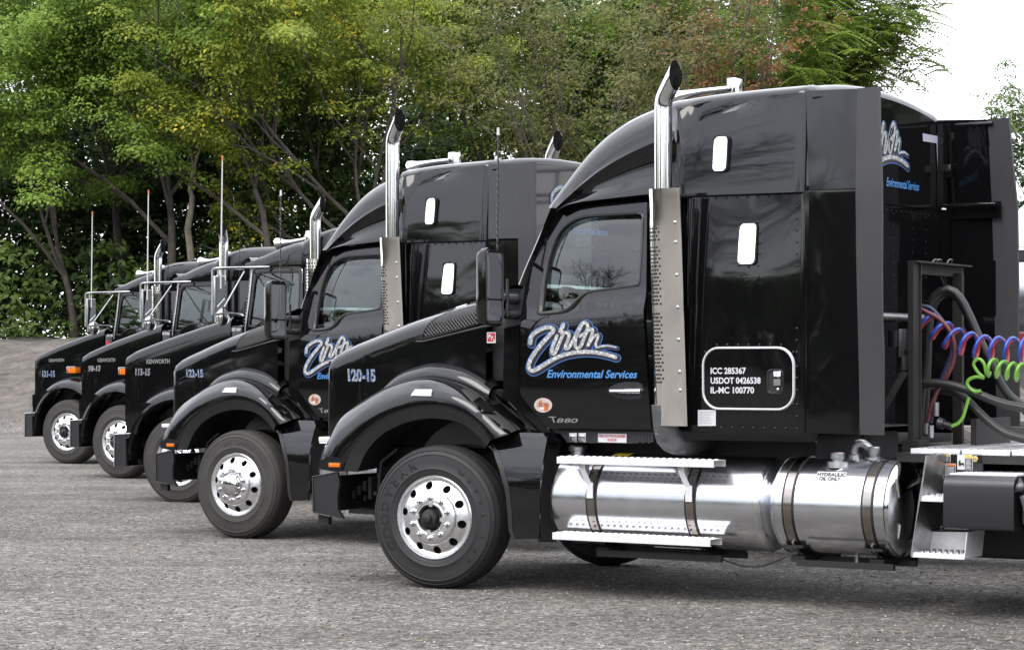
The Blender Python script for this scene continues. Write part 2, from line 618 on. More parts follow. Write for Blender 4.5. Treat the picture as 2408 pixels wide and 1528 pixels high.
def axis(segs):
    a = []
    for lo, hi, st in segs: a += list(np.arange(lo, hi, st))
    return np.array(a + [segs[-1][1]])
gx = axis([(-400, -60, 20), (-60, -24, 2), (-24, 24, 0.4), (24, 60, 2), (60, 400, 20)])
gy = axis([(-300, -60, 20), (-60, 8, 4), (8, 52, 0.5), (52, 72, 0.35), (72, 100, 2), (100, 500, 25)])
X, Y = np.meshgrid(gx, gy, indexing='ij')
Z = ground_z(X, Y)
n, m_ = X.shape
idx = np.arange(n * m_).reshape(n, m_)
q = np.stack([idx[:-1, :-1], idx[1:, :-1], idx[1:, 1:], idx[:-1, 1:]], -1).reshape(-1, 4)

def mesh_np(name, V, Q):
    me = bpy.data.meshes.new(name)
    V = np.asarray(V, np.float32)
    Q = np.asarray(Q, np.int32)
    k = Q.shape[1]
    me.vertices.add(len(V))
    me.vertices.foreach_set('co', V.ravel())
    me.loops.add(Q.size)
    me.loops.foreach_set('vertex_index', Q.ravel())
    me.polygons.add(len(Q))
    me.polygons.foreach_set('loop_start', np.arange(0, Q.size, k, dtype=np.int32))
    me.polygons.foreach_set('loop_total', np.full(len(Q), k, np.int32))
    me.update()
    me.validate()
    return me

def m_gravel():
    m, n_, b, lk = nodes_of('gravel')
    t = n_.nodes.new('ShaderNodeTexCoord')
    def vor(scale, rnd=1.0, feat='F1'):
        v = n_.nodes.new('ShaderNodeTexVoronoi')
        v.inputs['Scale'].default_value = scale
        v.inputs['Randomness'].default_value = rnd
        v.feature = feat
        lk(t.outputs['Object'], v.inputs['Vector'])
        return v
    def noi(scale, det=4, rough=0.6, vec=None):
        v = n_.nodes.new('ShaderNodeTexNoise')
        v.inputs['Scale'].default_value = scale
        v.inputs['Detail'].default_value = det
        v.inputs['Roughness'].default_value = rough
        lk(vec or t.outputs['Object'], v.inputs['Vector'])
        return v
    def ramp(src, stops):
        r_ = n_.nodes.new('ShaderNodeValToRGB')
        e = r_.color_ramp.elements
        while len(e) < len(stops): e.new(0.5)
        for k, (p, c) in enumerate(stops):
            e[k].position = p
            e[k].color = (*c, 1)
        lk(src, r_.inputs[0])
        return r_
    def mix(f, a, c, mode='MIX'):
        x = n_.nodes.new('ShaderNodeMix')
        x.data_type = 'RGBA'
        x.blend_type = mode
        if isinstance(f, float): x.inputs['Factor'].default_value = f
        else: lk(f, x.inputs['Factor'])
        lk(a, x.inputs[6])
        lk(c, x.inputs[7])
        return x.outputs[2]
    def lum(vv):
        s = n_.nodes.new('ShaderNodeSeparateColor')
        lk(vv.outputs['Color'], s.inputs[0])
        return s.outputs[0]
    v1, v2 = vor(62), vor(26)
    g = [(0.0, (0.039, 0.037, 0.035)), (0.3, (0.074, 0.071, 0.066)), (0.6, (0.119, 0.113, 0.106)), (0.85, (0.176, 0.169, 0.157)), (1.0, (0.315, 0.300, 0.280))]
    c1 = ramp(lum(v1), g)
    c2 = ramp(lum(v2), [(0.0, (0.048, 0.046, 0.042)), (0.5, (0.101, 0.097, 0.090)), (0.85, (0.151, 0.143, 0.133)), (1.0, (0.289, 0.276, 0.258))])
    sel = ramp(noi(9, 3).outputs[0], [(0.40, (0, 0, 0)), (0.58, (1, 1, 1))])
    col = mix(sel.outputs[0], c1.outputs[0], c2.outputs[0])
    # packed fines between the stones and the wheel tracks across the yard
    mpp = n_.nodes.new('ShaderNodeMapping')
    mpp.inputs['Rotation'].default_value = (0, 0, R(-9))
    mpp.inputs['Scale'].default_value = (0.16, 0.55, 1)
    lk(t.outputs['Object'], mpp.inputs[0])
    tr = ramp(noi(1.0, 5, 0.6, mpp.outputs[0]).outputs[0], [(0.32, (0.74, 0.73, 0.71)), (0.50, (1, 1, 1)), (0.66, (1.27, 1.26, 1.24))])
    col = mix(1.0, col, tr.outputs[0], 'MULTIPLY')
    pt = ramp(noi(0.7, 6, 0.65).outputs[0], [(0.33, (0.78, 0.77, 0.76)), (0.6, (1.12, 1.12, 1.12))])
    col = mix(1.0, col, pt.outputs[0], 'MULTIPLY')
    # bank of spoil: darker, browner earth above the yard level
    ge = n_.nodes.new('ShaderNodeSeparateXYZ')
    lk(t.outputs['Object'], ge.inputs[0])
    mrr = n_.nodes.new('ShaderNodeMapRange')
    mrr.inputs[1].default_value = 0.12
    mrr.inputs[2].default_value = 0.6
    lk(ge.outputs['Z'], mrr.inputs[0])
    ea = ramp(noi(2.2, 9, 0.72).outputs[0], [(0.30, (0.045, 0.040, 0.036)), (0.5, (0.098, 0.088, 0.080)), (0.72, (0.165, 0.15, 0.138))])
    col = mix(mrr.outputs[0], col, ea.outputs[0])
    lk(col, b.inputs['Base Color'])
    b.inputs['Roughness'].default_value = 0.95
    b.inputs['Specular IOR Level'].default_value = 0.15
    def bump(h, d_, s, prev=None):
        bp = n_.nodes.new('ShaderNodeBump')
        bp.inputs['Strength'].default_value = s
        bp.inputs['Distance'].default_value = d_
        lk(h, bp.inputs['Height'])
        if prev: lk(prev, bp.inputs['Normal'])
        return bp.outputs[0]
    inv = n_.nodes.new('ShaderNodeMath')
    inv.operation = 'SUBTRACT'
    inv.inputs[0].default_value = 1.0
    lk(v1.outputs['Distance'], inv.inputs[1])
    b1 = bump(inv.outputs[0], 0.012, 0.8)
    b2 = bump(noi(7, 8, 0.7).outputs[0], 0.05, 0.5, b1)
    lk(b2, b.inputs['Normal'])
    MATS['gravel'] = m
m_gravel()
me = mesh_np('gravel_yard', np.stack([X, Y, Z], -1).reshape(-1, 3), q)
me.shade_smooth()
me.materials.append(MATS['gravel'])
go = link(bpy.data.objects.new('gravel_yard', me))
go['kind'] = 'structure'

def m_island(name, stops, rough=0.8, trans=0.0, spec=0.2, patch=0.0):
    m = bpy.data.materials.new(name)
    m.use_nodes = True
    n_ = m.node_tree
    b = n_.nodes['Principled BSDF']
    lk = n_.links.new
    g = n_.nodes.new('ShaderNodeNewGeometry')
    r_ = n_.nodes.new('ShaderNodeValToRGB')
    e = r_.color_ramp.elements
    while len(e) < len(stops): e.new(0.5)
    for k, (p, c) in enumerate(stops):
        e[k].position = p
        e[k].color = (*c, 1)
    src = g.outputs['Random Per Island']
    if patch > 0:
        t = n_.nodes.new('ShaderNodeTexCoord')
        nz_ = n_.nodes.new('ShaderNodeTexNoise')
        nz_.inputs['Scale'].default_value = 0.8
        nz_.inputs['Detail'].default_value = 3
        lk(t.outputs['Object'], nz_.inputs['Vector'])
        mr_ = n_.nodes.new('ShaderNodeMapRange')
        mr_.inputs[1].default_value = 0.3
        mr_.inputs[2].default_value = 0.7
        mr_.inputs[3].default_value = -patch
        mr_.inputs[4].default_value = patch
        lk(nz_.outputs[0], mr_.inputs[0])
        sm = n_.nodes.new('ShaderNodeMath')
        sm.operation = 'MULTIPLY_ADD'
        sm.inputs[1].default_value = 1.0 - 2.0 * patch
        sm.inputs[2].default_value = patch
        lk(src, sm.inputs[0])
        src = sm.outputs[0]
        ad = n_.nodes.new('ShaderNodeMath')
        ad.operation = 'ADD'
        ad.use_clamp = True
        lk(src, ad.inputs[0])
        lk(mr_.outputs[0], ad.inputs[1])
        src = ad.outputs[0]
    lk(src, r_.inputs[0])
    lk(r_.outputs[0], b.inputs['Base Color'])
    b.inputs['Roughness'].default_value = rough
    b.inputs['Specular IOR Level'].default_value = spec
    if trans > 0:
        o = n_.nodes['Material Output']
        tr = n_.nodes.new('ShaderNodeBsdfTranslucent')
        lk(r_.outputs[0], tr.inputs[0])
        mx = n_.nodes.new('ShaderNodeMixShader')
        mx.inputs[0].default_value = trans
        lk(b.outputs[0], mx.inputs[1])
        lk(tr.outputs[0], mx.inputs[2])
        lk(mx.outputs[0], o.inputs[0])
    MATS[name] = m

m_island('stone', [(0.0, (0.075, 0.070, 0.065)), (0.45, (0.125, 0.118, 0.110)), (0.8, (0.19, 0.18, 0.17)), (1.0, (0.34, 0.33, 0.315))], 0.85)
# loose stones lying on the yard
def stones(N, x0, x1, y0, y1, s0, s1, seed):
    r = np.random.default_rng(seed)
    t = r.random(N) ** 1.3
    y = y0 + (y1 - y0) * t
    half = 0.235 * y
    x = (r.random(N) * 2 - 1) * half * 1.05
    s = s0 + (s1 - s0) * r.random(N) ** 3
    base = np.array([[1, 0, 0], [-1, 0, 0], [0, 1, 0], [0, -1, 0], [0, 0, 1], [0, 0, -1]], float)
    tri = np.array([[0, 2, 4], [2, 1, 4], [1, 3, 4], [3, 0, 4], [2, 0, 5], [1, 2, 5], [3, 1, 5], [0, 3, 5]])
    V = base[None] * (0.6 + 0.6 * r.random((N, 6, 1)))
    V = V * np.array([1.0, 0.8, 0.55]) * s[:, None, None]
    a = r.random(N) * 6.28
    c, sn = np.cos(a)[:, None], np.sin(a)[:, None]
    vx, vy = V[..., 0] * c - V[..., 1] * sn, V[..., 0] * sn + V[..., 1] * c
    z = ground_z(x, y)
    V = np.stack([vx + x[:, None], vy + y[:, None], V[..., 2] + z[:, None] + 0.2 * s[:, None]], -1)
    Q = tri[None] + (np.arange(N) * 6)[:, None, None]
    return V.reshape(-1, 3), Q.reshape(-1, 3)
V, Q = stones(27000, -6, 8, 11.0, 27, 0.004, 0.017, 3)
me = mesh_np('loose_gravel', V, Q)
me.materials.append(MATS['stone'])
o = link(bpy.data.objects.new('loose_gravel', me))
o['kind'] = 'stuff'
o['label'] = 'loose grey gravel stones strewn over the packed yard'
o['category'] = 'gravel'
# straw scraps and dark clods trodden into the yard
m_island('straw', [(0.0, (0.13, 0.10, 0.058)), (1.0, (0.22, 0.18, 0.115))], 0.8)
r = np.random.default_rng(5)
m = MB()
for k in range(70):
    y = 12 + 10 * r.random()
    x = (r.random() * 2 - 1) * 0.22 * y
    if k < 16: x, y = 1.55 + r.normal() * 0.3, 13.6 + r.normal() * 0.35
    a = r.normal() * 0.5
    l, ww = 0.02 + 0.06 * r.random(), 0.004
    z = float(ground_z(x, y)) + 0.012
    c, s = math.cos(a), math.sin(a)
    m.add([(x - l * c - ww * s, y - l * s + ww * c, z), (x + l * c - ww * s, y + l * s + ww * c, z + 0.004), (x + l * c + ww * s, y + l * s - ww * c, z), (x - l * c + ww * s, y - l * s - ww * c, z + 0.003)], [(0, 1, 2, 3)])
o = m.build('straw_scraps', 'straw', recalc=False, smooth=0)
o['kind'] = 'stuff'
o['label'] = 'pale straw scraps trodden into the gravel'
o['category'] = 'straw'

# ------------------------------------------------------------------ trees
mat('bark', (0.062, 0.053, 0.045), 0.9, var=0.5, vscale=3.0, bump=0.6, bscale=26, bdist=0.03, detail=8)
mat('bark_dark', (0.026, 0.022, 0.020), 0.9, var=0.5, vscale=3.0, bump=0.6, bscale=22, bdist=0.03)
mat('bark_pale', (0.16, 0.138, 0.105), 0.8, var=0.3, vscale=5)
G = dict(
    yellow_green=[(0.0, (0.096, 0.165, 0.025)), (0.5, (0.148, 0.234, 0.034)), (0.94, (0.230, 0.315, 0.046)), (0.995, (0.280, 0.332, 0.042)), (1.0, (0.694, 0.497, 0.033))],
    yellow_fleck=[(0.0, (0.108, 0.162, 0.021)), (0.5, (0.179, 0.234, 0.029)), (0.76, (0.263, 0.296, 0.033)), (0.84, (0.398, 0.362, 0.033)), (0.92, (0.711, 0.503, 0.033))],
    mid_green=[(0.0, (0.054, 0.095, 0.022)), (0.5, (0.092, 0.146, 0.031)), (0.98, (0.145, 0.196, 0.039)), (1.0, (0.315, 0.265, 0.040))],
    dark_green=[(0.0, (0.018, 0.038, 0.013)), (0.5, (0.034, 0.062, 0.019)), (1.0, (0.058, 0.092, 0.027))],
    olive_brown=[(0.0, (0.071, 0.082, 0.028)), (0.45, (0.113, 0.120, 0.038)), (0.84, (0.155, 0.150, 0.046)), (0.95, (0.196, 0.144, 0.042)), (1.0, (0.322, 0.156, 0.036))],
    rust=[(0.0, (0.08, 0.040, 0.019)), (0.5, (0.17, 0.078, 0.03)), (1.0, (0.28, 0.15, 0.06))],
    fresh_green=[(0.0, (0.095, 0.160, 0.028)), (0.5, (0.152, 0.222, 0.037)), (0.96, (0.229, 0.289, 0.047)), (1.0, (0.570, 0.429, 0.042))])
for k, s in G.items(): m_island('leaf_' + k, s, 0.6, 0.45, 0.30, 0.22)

def skeleton(rng_, fork=0.35, limbs=4, spread=0.6, levels=4, droop=0.0, lean=(0, 0), trunk_n=7, r0=0.022):
    """unit-height tree: branches as (points, radii) and leaf seats"""
    br, seats = [], []
    def grow(p, d, L_, r_, lev):
        n_ = 6 if lev < 2 else 4
        pts = [p]
        for k in range(n_):
            d = d + rng_.normal(size=3) * (0.10 if lev < 2 else 0.18) + np.array([0, 0, 0.07 - droop * lev * 0.1])
            d = d / np.linalg.norm(d)
            p = p + d * L_ / n_
            pts.append(p)
        rad_ = r_ * np.linspace(1, 0.55, n_ + 1)
        br.append((np.array(pts), rad_, lev))
        if lev >= levels - 2:
            for k in range(1, n_ + 1):
                seats.append((pts[k], d))
                if lev == levels - 1: seats.append((pts[k] + rng_.normal(size=3) * 0.012, d))
        if lev < levels - 1:
            kids_ = limbs if lev == 0 else rng_.integers(3, 5)
            for j in range(kids_):
                s = 1.0 if lev == 0 and j < 2 else 0.30 + 0.70 * (j + rng_.random()) / kids_
                i = min(n_, max(1, int(round(s * n_))))
                ax = rng_.normal(size=3)
                ax -= d * (ax @ d)
                ax /= np.linalg.norm(ax)
                if lev == 0:
                    a_ = 2 * math.pi * (j + 0.4 * rng_.random()) / limbs
                    ax = np.array([math.cos(a_), math.sin(a_), 0])
                sp = spread * (0.55 + 0.6 * rng_.random())
                nd = d * math.cos(sp) + ax * math.sin(sp)
                grow(pts[i], nd, L_ * (0.72 if lev else (1 - fork) / fork * 0.55) * (0.75 + 0.4 * rng_.random()), rad_[i] * 0.66, lev + 1)
    grow(np.zeros(3), np.array([lean[0], lean[1], 1.0]) / np.linalg.norm([lean[0], lean[1], 1.0]), fork, r0, 0)
    return br, seats

def leaves(rng_, seats, per, sig, ln, pinnate=False, flat=0.38):
    P = np.array([s[0] for s in seats])
    if pinnate:
        # fronds: paired leaflets along an arching stalk
        nf = max(1, per // 18)
        C = np.repeat(P, nf, 0)
        N = len(C)
        C = C + rng_.normal(size=(N, 3)) * sig
        a = rng_.random(N) * 6.283
        D = np.stack([np.cos(a), np.sin(a), rng_.normal(size=N) * 0.3 + 0.05], -1)
        D /= np.linalg.norm(D, axis=1)[:, None]
        S = np.cross(D, [0, 0, 1.0])
        S /= np.linalg.norm(S, axis=1)[:, None]
        L_ = ln * 5.0 * (0.7 + 0.5 * rng_.random(N))
        Vs = []
        for k in range(9):
            s = (k + 1) / 9.0
            ctr = C + D * (L_ * s)[:, None] - np.array([0, 0, 1.0]) * (L_ * 0.35 * s * s)[:, None]
            for sg in (1, -1):
                tip = ctr + S * sg * (ln * 1.25 * (1.15 - 0.6 * s)) + D * ln * 0.35 - np.array([0, 0, ln * 0.35])
                mid = (ctr + tip) / 2
                wv = D * ln * 0.26
                Vs.append(np.stack([ctr, mid - wv, tip, mid + wv], 1))
        V_ = np.concatenate(Vs, 0)
    else:
        # leafy sprays: flattened clumps with the leaves laid over their upper shell
        K = len(P)
        sc_ = (0.65 + 0.7 * rng_.random(K))
        C = np.repeat(P, per, 0)
        S3 = np.repeat(sc_, per)[:, None]
        N = len(C)
        u = rng_.normal(size=(N, 3))
        u /= np.linalg.norm(u, axis=1)[:, None]
        u[:, 2] = np.where(u[:, 2] < -0.25, -u[:, 2], u[:, 2])
        rr = (0.55 + 0.5 * rng_.random(N) ** 0.6)[:, None]
        C = C + u * rr * S3 * np.array([1.0, 1.0, 0.55]) * sig
        nrm = u * np.array([0.8, 0.8, 0.9]) + np.array([0, -0.25, 0.75]) + rng_.normal(size=(N, 3)) * flat
        nrm /= np.linalg.norm(nrm, axis=1)[:, None]
        D = rng_.normal(size=(N, 3)) + u * 0.6 + np.array([0, 0, -0.6])
        D = D - nrm * np.sum(D * nrm, 1)[:, None]
        D /= np.linalg.norm(D, axis=1)[:, None] + 1e-9
        S = np.cross(D, nrm)
        l = ln * (0.6 + 0.7 * rng_.random(N))[:, None]
        V_ = np.stack([C, C + D * l * 0.45 + S * l * 0.30, C + D * l - nrm * l * 0.12, C + D * l * 0.45 - S * l * 0.30], 1)
    Q_ = np.arange(len(V_) * 4).reshape(-1, 4)
    return V_.reshape(-1, 3), Q_

def place_tree(seed, H, W, base, leaf, label, bark='bark', per=26, ln=0.17, sig=0.30, fork=0.33, limbs=4, spread=0.6, levels=4, pinnate=False, lean=(0, 0), r0=0.02, name='tree', raw=False, keep=1.0, ncl=0):
    rg = np.random.default_rng(seed)
    br, seats = skeleton(rg, fork, limbs, spread, levels, lean=lean, r0=r0)
    A_ = np.array([s[0] for s in seats])
    kz_ = H / A_[:, 2].max()
    kx = W / (np.percentile(A_[:, 0], 98) - np.percentile(A_[:, 0], 2))
    K = np.array([kx, kx, kz_])
    if ncl and len(seats) > ncl: seats = [seats[k] for k in rg.permutation(len(seats))[:ncl]]
    if keep < 1: seats = [s for s in seats if rg.random() < keep]
    seats = [(s[0] * K, s[1]) for s in seats]
    V_, Q_ = leaves(rg, seats, per, sig, ln, pinnate)
    if raw: return V_, Q_, [(p * K, r_ * H) for p, r_, l in br if l < 3]
    t_ = empty(name, base, 0, label, 'tree')
    mb = MB()
    for p, r_, lev in br:
        mb.tube(p * K, np.maximum(r_ * H, 0.008), 8 if lev == 0 else (6 if lev == 1 else 4), False)
    # root flare
    mb.tube([(0, 0, -0.6), (0, 0, 0), (0, 0, 0.35)], [r0 * H * 1.7, r0 * H * 1.45, r0 * H], 8, False)
    tk_ = mb.build('trunk', bark, t_, recalc=False, smooth=60)
    me_ = mesh_np('crown', V_, Q_)
    me_.materials.append(MATS['leaf_' + leaf])
    c_ = bpy.data.objects.new('crown', me_)
    c_.parent = t_
    link(c_)
    return t_

def at(px_, Yd):
    x = (px_ - 1204) / FOC * Yd
    return (x, Yd, float(ground_z(x, Yd)) - 0.1)

TREES = [
    # px, Y, seed, H, W, leaf, label, options
    (-70, 78, 11, 17.0, 9.5, 'dark_green', 'dark green feathery-leaved tree at the far left edge of the wood', dict(pinnate=True, per=90, bark='bark_dark', fork=0.3, ln=0.17, r0=0.012)),
    (432, 71, 23, 15.2, 10.5, 'yellow_green', 'big forked yellow-green tree, thick grey trunk rising behind the two leftmost sleepers', dict(ncl=430, per=150, sig=0.72, ln=0.125, fork=0.33, r0=0.0115, limbs=4, spread=0.50)),
    (645, 69, 31, 14.2, 8.0, 'yellow_green', 'slender light green tree, thin grey trunk behind the exhaust stack of the third truck', dict(ncl=330, per=150, sig=0.70, ln=0.125, fork=0.36, r0=0.0098, limbs=4, spread=0.46)),
    (960, 70, 47, 15.2, 9.6, 'yellow_fleck', 'broad tree thickly flecked with yellow leaves above the second truck', dict(ncl=420, per=150, sig=0.70, ln=0.125, fork=0.24, r0=0.011, limbs=6, spread=0.62)),
    (1385, 66, 53, 12.2, 8.0, 'olive_brown', 'thin olive-brown tree with bare twigs showing, left of the tallest exhaust stack', dict(ncl=520, per=46, sig=0.55, fork=0.2, r0=0.008, limbs=7, spread=0.62, ln=0.115, bark='bark')),
    (1665, 64, 61, 12.0, 3.4, 'rust', 'tree with withered rust-red leaves above the nearest cab roof', dict(ncl=130, per=26, sig=0.40, fork=0.3, r0=0.007, limbs=5, spread=0.45, ln=0.12, bark='bark')),
    (1835, 72, 73, 13.7, 7.6, 'fresh_green', 'green feathery-leaved tree whose fronds reach into the open sky at right', dict(pinnate=True, per=126, fork=0.25, r0=0.010, limbs=6, spread=0.66, ln=0.16)),
    (2500, 82, 79, 10.6, 4.6, 'mid_green', 'small grey-green tree at the right edge beyond the tank trailer', dict(ncl=200, per=60, sig=0.45, fork=0.3, ln=0.12, r0=0.009)),
    (312, 76, 83, 14.0, 9.4, 'mid_green', 'dark-trunked green tree in the shade left of the big forked tree', dict(ncl=330, per=100, sig=0.8, ln=0.155, bark='bark_dark', fork=0.34, r0=0.013)),
    (1190, 78, 89, 16.4, 9.0, 'fresh_green', 'tall green tree behind the yellow-flecked one and the olive-brown one', dict(ncl=360, per=100, sig=0.8, ln=0.155, fork=0.25, r0=0.011)),
    (175, 72, 97, 13.6, 9.0, 'yellow_green', 'light green tree with low outer boughs left of the big forked tree', dict(ncl=400, per=150, sig=0.72, ln=0.125, fork=0.22, r0=0.010, limbs=5)),
    (1560, 80, 101, 16.0, 9.0, 'mid_green', 'tall deep green tree behind the rust-leaved one', dict(ncl=360, per=100, sig=0.8, fork=0.25, ln=0.155, r0=0.011)),
    (780, 77, 113, 16.5, 9.0, 'fresh_green', 'tall green tree filling the gap between the slender tree and the yellow-flecked one', dict(ncl=360, per=100, sig=0.8, fork=0.25, ln=0.155, r0=0.011)),
]
for p_, Yd, sd, H_, W_, lf, lb, op in TREES:
    place_tree(sd, H_, W_, at(p_, Yd), lf, lb, **op)

# pale dead limb beside the forked trunk
b0 = at(440, 70.6)
m = MB()
pts = [(441, 540), (452, 470), (447, 440), (462, 372), (480, 335), (500, 300)]
P3 = [((a - 1204) / FOC * 70.3, 70.3, CAMZ + (HOR - b) / FOC * 70.3) for a, b in pts]
m.tube(catmull(P3, 14), np.linspace(0.10, 0.025, 14), 7)
for s, e in ((7, (430, 335)), (9, (475, 300)), (5, (420, 410))):
    q0 = catmull(P3, 14)[s]
    m.tube(catmull([q0, q0 * 0.5 + 0.5 * np.array([(e[0] - 1204) / FOC * 70, 70.0, CAMZ + (HOR - e[1]) / FOC * 70]) + np.array([0.1, 0, 0.1]), ((e[0] - 1204) / FOC * 70, 70.0, CAMZ + (HOR - e[1]) / FOC * 70)], 8), np.linspace(0.03, 0.012, 8), 5)
m.tube(catmull([P3[0], np.array(P3[0]) + np.array([0.1, 0.1, -1.2]), (b0[0], 70.5, b0[2])], 8), np.linspace(0.10, 0.14, 8), 7)
o = m.build('dead_tree', 'bark_pale', recalc=False)
o['label'] = 'pale dead stem standing just right of the big forked trunk'
o['category'] = 'tree'

bt = np.random.default_rng(211)
br_, _ = skeleton(bt, 0.22, 6, 0.62, 5, r0=0.016)
root_ = empty('tree', (-37.0, -3.5, 0), 0, 'tall leafless tree across the yard, mirrored in the nearest cab window', 'tree')
mb = MB()
zz_ = max(p[:, 2].max() for p, r_, l in br_)
for p, r_, l in br_: mb.tube(p * 19.0 / zz_ * np.array([0.9, 0.9, 1.0]), np.maximum(r_ * 19.0, 0.03), 5 if l < 2 else 3, False)
mb.build('trunk', 'bark_dark', root_, recalc=False, smooth=60)

def wood(name, specs, label, leafs, bark, seed):
    root = empty(name, (0, 0, 0), 0, label, 'wood')
    root['kind'] = 'stuff'
    for lf in leafs:
        VV, QQ, off = [], [], 0
        for k, (x, y, H_, W_, l_, op) in enumerate(specs):
            if l_ != lf: continue
            V_, Q_, br = place_tree(seed + k, H_, W_, None, lf, '', raw=True, **op)
            V_ = V_ + np.array([x, y, float(ground_z(x, y)) - 0.2])
            VV.append(V_)
            QQ.append(Q_ + off)
            off += len(V_)
        me_ = mesh_np('foliage', np.concatenate(VV), np.concatenate(QQ))
        me_.materials.append(MATS['leaf_' + lf])
        c_ = bpy.data.objects.new('foliage', me_)
        c_.parent = root
        c_['kind'] = 'stuff'
        link(c_)
    mb = MB()
    for k, (x, y, H_, W_, l_, op) in enumerate(specs):
        V_, Q_, br = place_tree(seed + k, H_, W_, None, l_, '', raw=True, **{**op, 'per': 1})
        o_ = np.array([x, y, float(ground_z(x, y)) - 0.2])
        for p, r_ in br: mb.tube(p + o_, np.maximum(r_, 0.012), 5, False)
    b_ = mb.build('stems', bark, root, recalc=False)
    b_['kind'] = 'stuff'
    return root

# the wood behind the front row
r = np.random.default_rng(17)
specs = []
for k in range(17):
    x = -40 + k * 3.1 + r.normal() * 0.7
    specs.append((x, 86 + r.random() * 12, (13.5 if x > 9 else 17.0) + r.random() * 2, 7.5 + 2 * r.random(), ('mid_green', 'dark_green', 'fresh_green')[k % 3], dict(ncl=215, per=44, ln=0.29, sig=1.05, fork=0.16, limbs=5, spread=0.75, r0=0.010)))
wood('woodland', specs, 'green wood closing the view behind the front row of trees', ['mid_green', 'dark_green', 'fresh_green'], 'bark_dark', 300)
def bush_mass(name, label, specs, mats_, seed, per=14, ln=0.235):
    root = empty(name, (0, 0, 0), 0, label, 'undergrowth')
    root['kind'] = 'stuff'
    rg = np.random.default_rng(seed)
    for lf in mats_:
        VV, QQ, off = [], [], 0
        for (x, y, w_, h_, l_) in specs:
            if l_ != lf: continue
            ns = int(40 * w_ * h_ / 9.0)
            a = rg.random(ns) * 6.283
            zz = rg.random(ns) ** 0.8
            rr = w_ / 2 * np.sqrt(np.clip(1 - (zz * 0.92) ** 2.2, 0, 1)) * (0.45 + 0.6 * rg.random(ns))
            P = np.stack([x + rr * np.cos(a), y + rr * 0.6 * np.sin(a), float(ground_z(x, y)) - 0.15 + zz * h_], -1)
            V_, Q_ = leaves(rg, [(p, None) for p in P], per, 0.42, ln)
            VV.append(V_)
            QQ.append(Q_ + off)
            off += len(V_)
        me_ = mesh_np('foliage', np.concatenate(VV), np.concatenate(QQ))
        me_.materials.append(MATS['leaf_' + lf])
        c_ = bpy.data.objects.new('foliage', me_)
        c_.parent = root
        c_['kind'] = 'stuff'
        link(c_)
specs = []
for k in range(40):
    x = -20 + k * 0.95 + r.normal() * 0.5
    hh = (2.0 + 2.6 * r.random() ** 1.6) if x < -11.5 else (0.7 + 1.3 * r.random() ** 2)
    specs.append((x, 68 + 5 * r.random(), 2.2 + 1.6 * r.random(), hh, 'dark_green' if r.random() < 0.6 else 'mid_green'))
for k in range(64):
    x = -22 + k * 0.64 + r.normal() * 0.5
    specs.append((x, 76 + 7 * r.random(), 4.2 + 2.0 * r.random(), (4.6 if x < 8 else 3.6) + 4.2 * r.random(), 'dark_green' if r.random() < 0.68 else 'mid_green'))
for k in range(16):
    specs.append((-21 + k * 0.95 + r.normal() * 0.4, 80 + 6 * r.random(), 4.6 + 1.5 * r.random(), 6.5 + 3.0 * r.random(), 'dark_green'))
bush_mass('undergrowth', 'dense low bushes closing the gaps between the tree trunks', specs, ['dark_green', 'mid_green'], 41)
# trees on the far side of the yard, behind the viewer, mirrored in the paintwork
specs = []
for k in range(26):
    a = R(150 + k * 7.2)
    d_ = 52 + 8 * r.random()
    x, y = d_ * math.cos(a) * 1.1, d_ * math.sin(a) + 4
    if y > 45: continue
    bare = k in (2, 3)
    specs.append((x, y, 8.5 + 4.5 * r.random(), 11 + 3 * r.random(), 'mid_green' if k % 2 else 'dark_green', dict(ncl=110, per=26, ln=0.75, sig=1.5, fork=0.12, limbs=6, spread=0.85)))
near_bush = [(x_, y_, 9.0, 5.5, 'dark_green') for x_, y_, h_, w_, l_, o_ in specs] + [(x_ * 0.97 + 2.5, y_ * 0.97 - 2.5, 9.0, 5.0, 'dark_green') for x_, y_, h_, w_, l_, o_ in specs]
bush_mass('undergrowth', 'bushes on the near side of the yard behind the viewer', near_bush, ['dark_green'], 43, 6, 0.65)
r2 = np.random.default_rng(77)
for k in range(9):
    specs.append((26 + k * 8.0 + 2 * r2.random(), 66 + 8 * r2.random(), 19 + 3 * r2.random(), 13.0, 'mid_green' if k % 2 else 'dark_green', dict(ncl=170, per=50, ln=0.36, sig=1.3, fork=0.12, limbs=6, spread=0.85) if k < 4 else dict(ncl=110, per=26, ln=0.75, sig=1.5, fork=0.12, limbs=6, spread=0.85)))
wood('woodland', specs, 'trees on the near side of the yard behind the viewer', ['mid_green', 'dark_green'], 'bark_dark', 700)


# ------------------------------------------------------------------ the newer truck (built once, copied once)
def truck_root(t, label, cat='truck', group='black tractor units parked side by side'):
    O, z0, f, r = frame(t)
    p = O + HALF * r
    return empty('semi_truck', (p[0], p[1], z0), math.atan2(f[1], f[0]), label, cat, group)

def U(z, v, *pts):
    if callable(v):
        res = []
        for p in px(z, *pts):
            vv = 0.25
            for _ in range(4):
                a = uz(p, vv)
                vv = v(*a)
            res.append(a)
        return res
    return [uz(p, v) for p in px(z, *pts)]

def UD(v, *pts):
    return [uz(p, v) for p in pts]

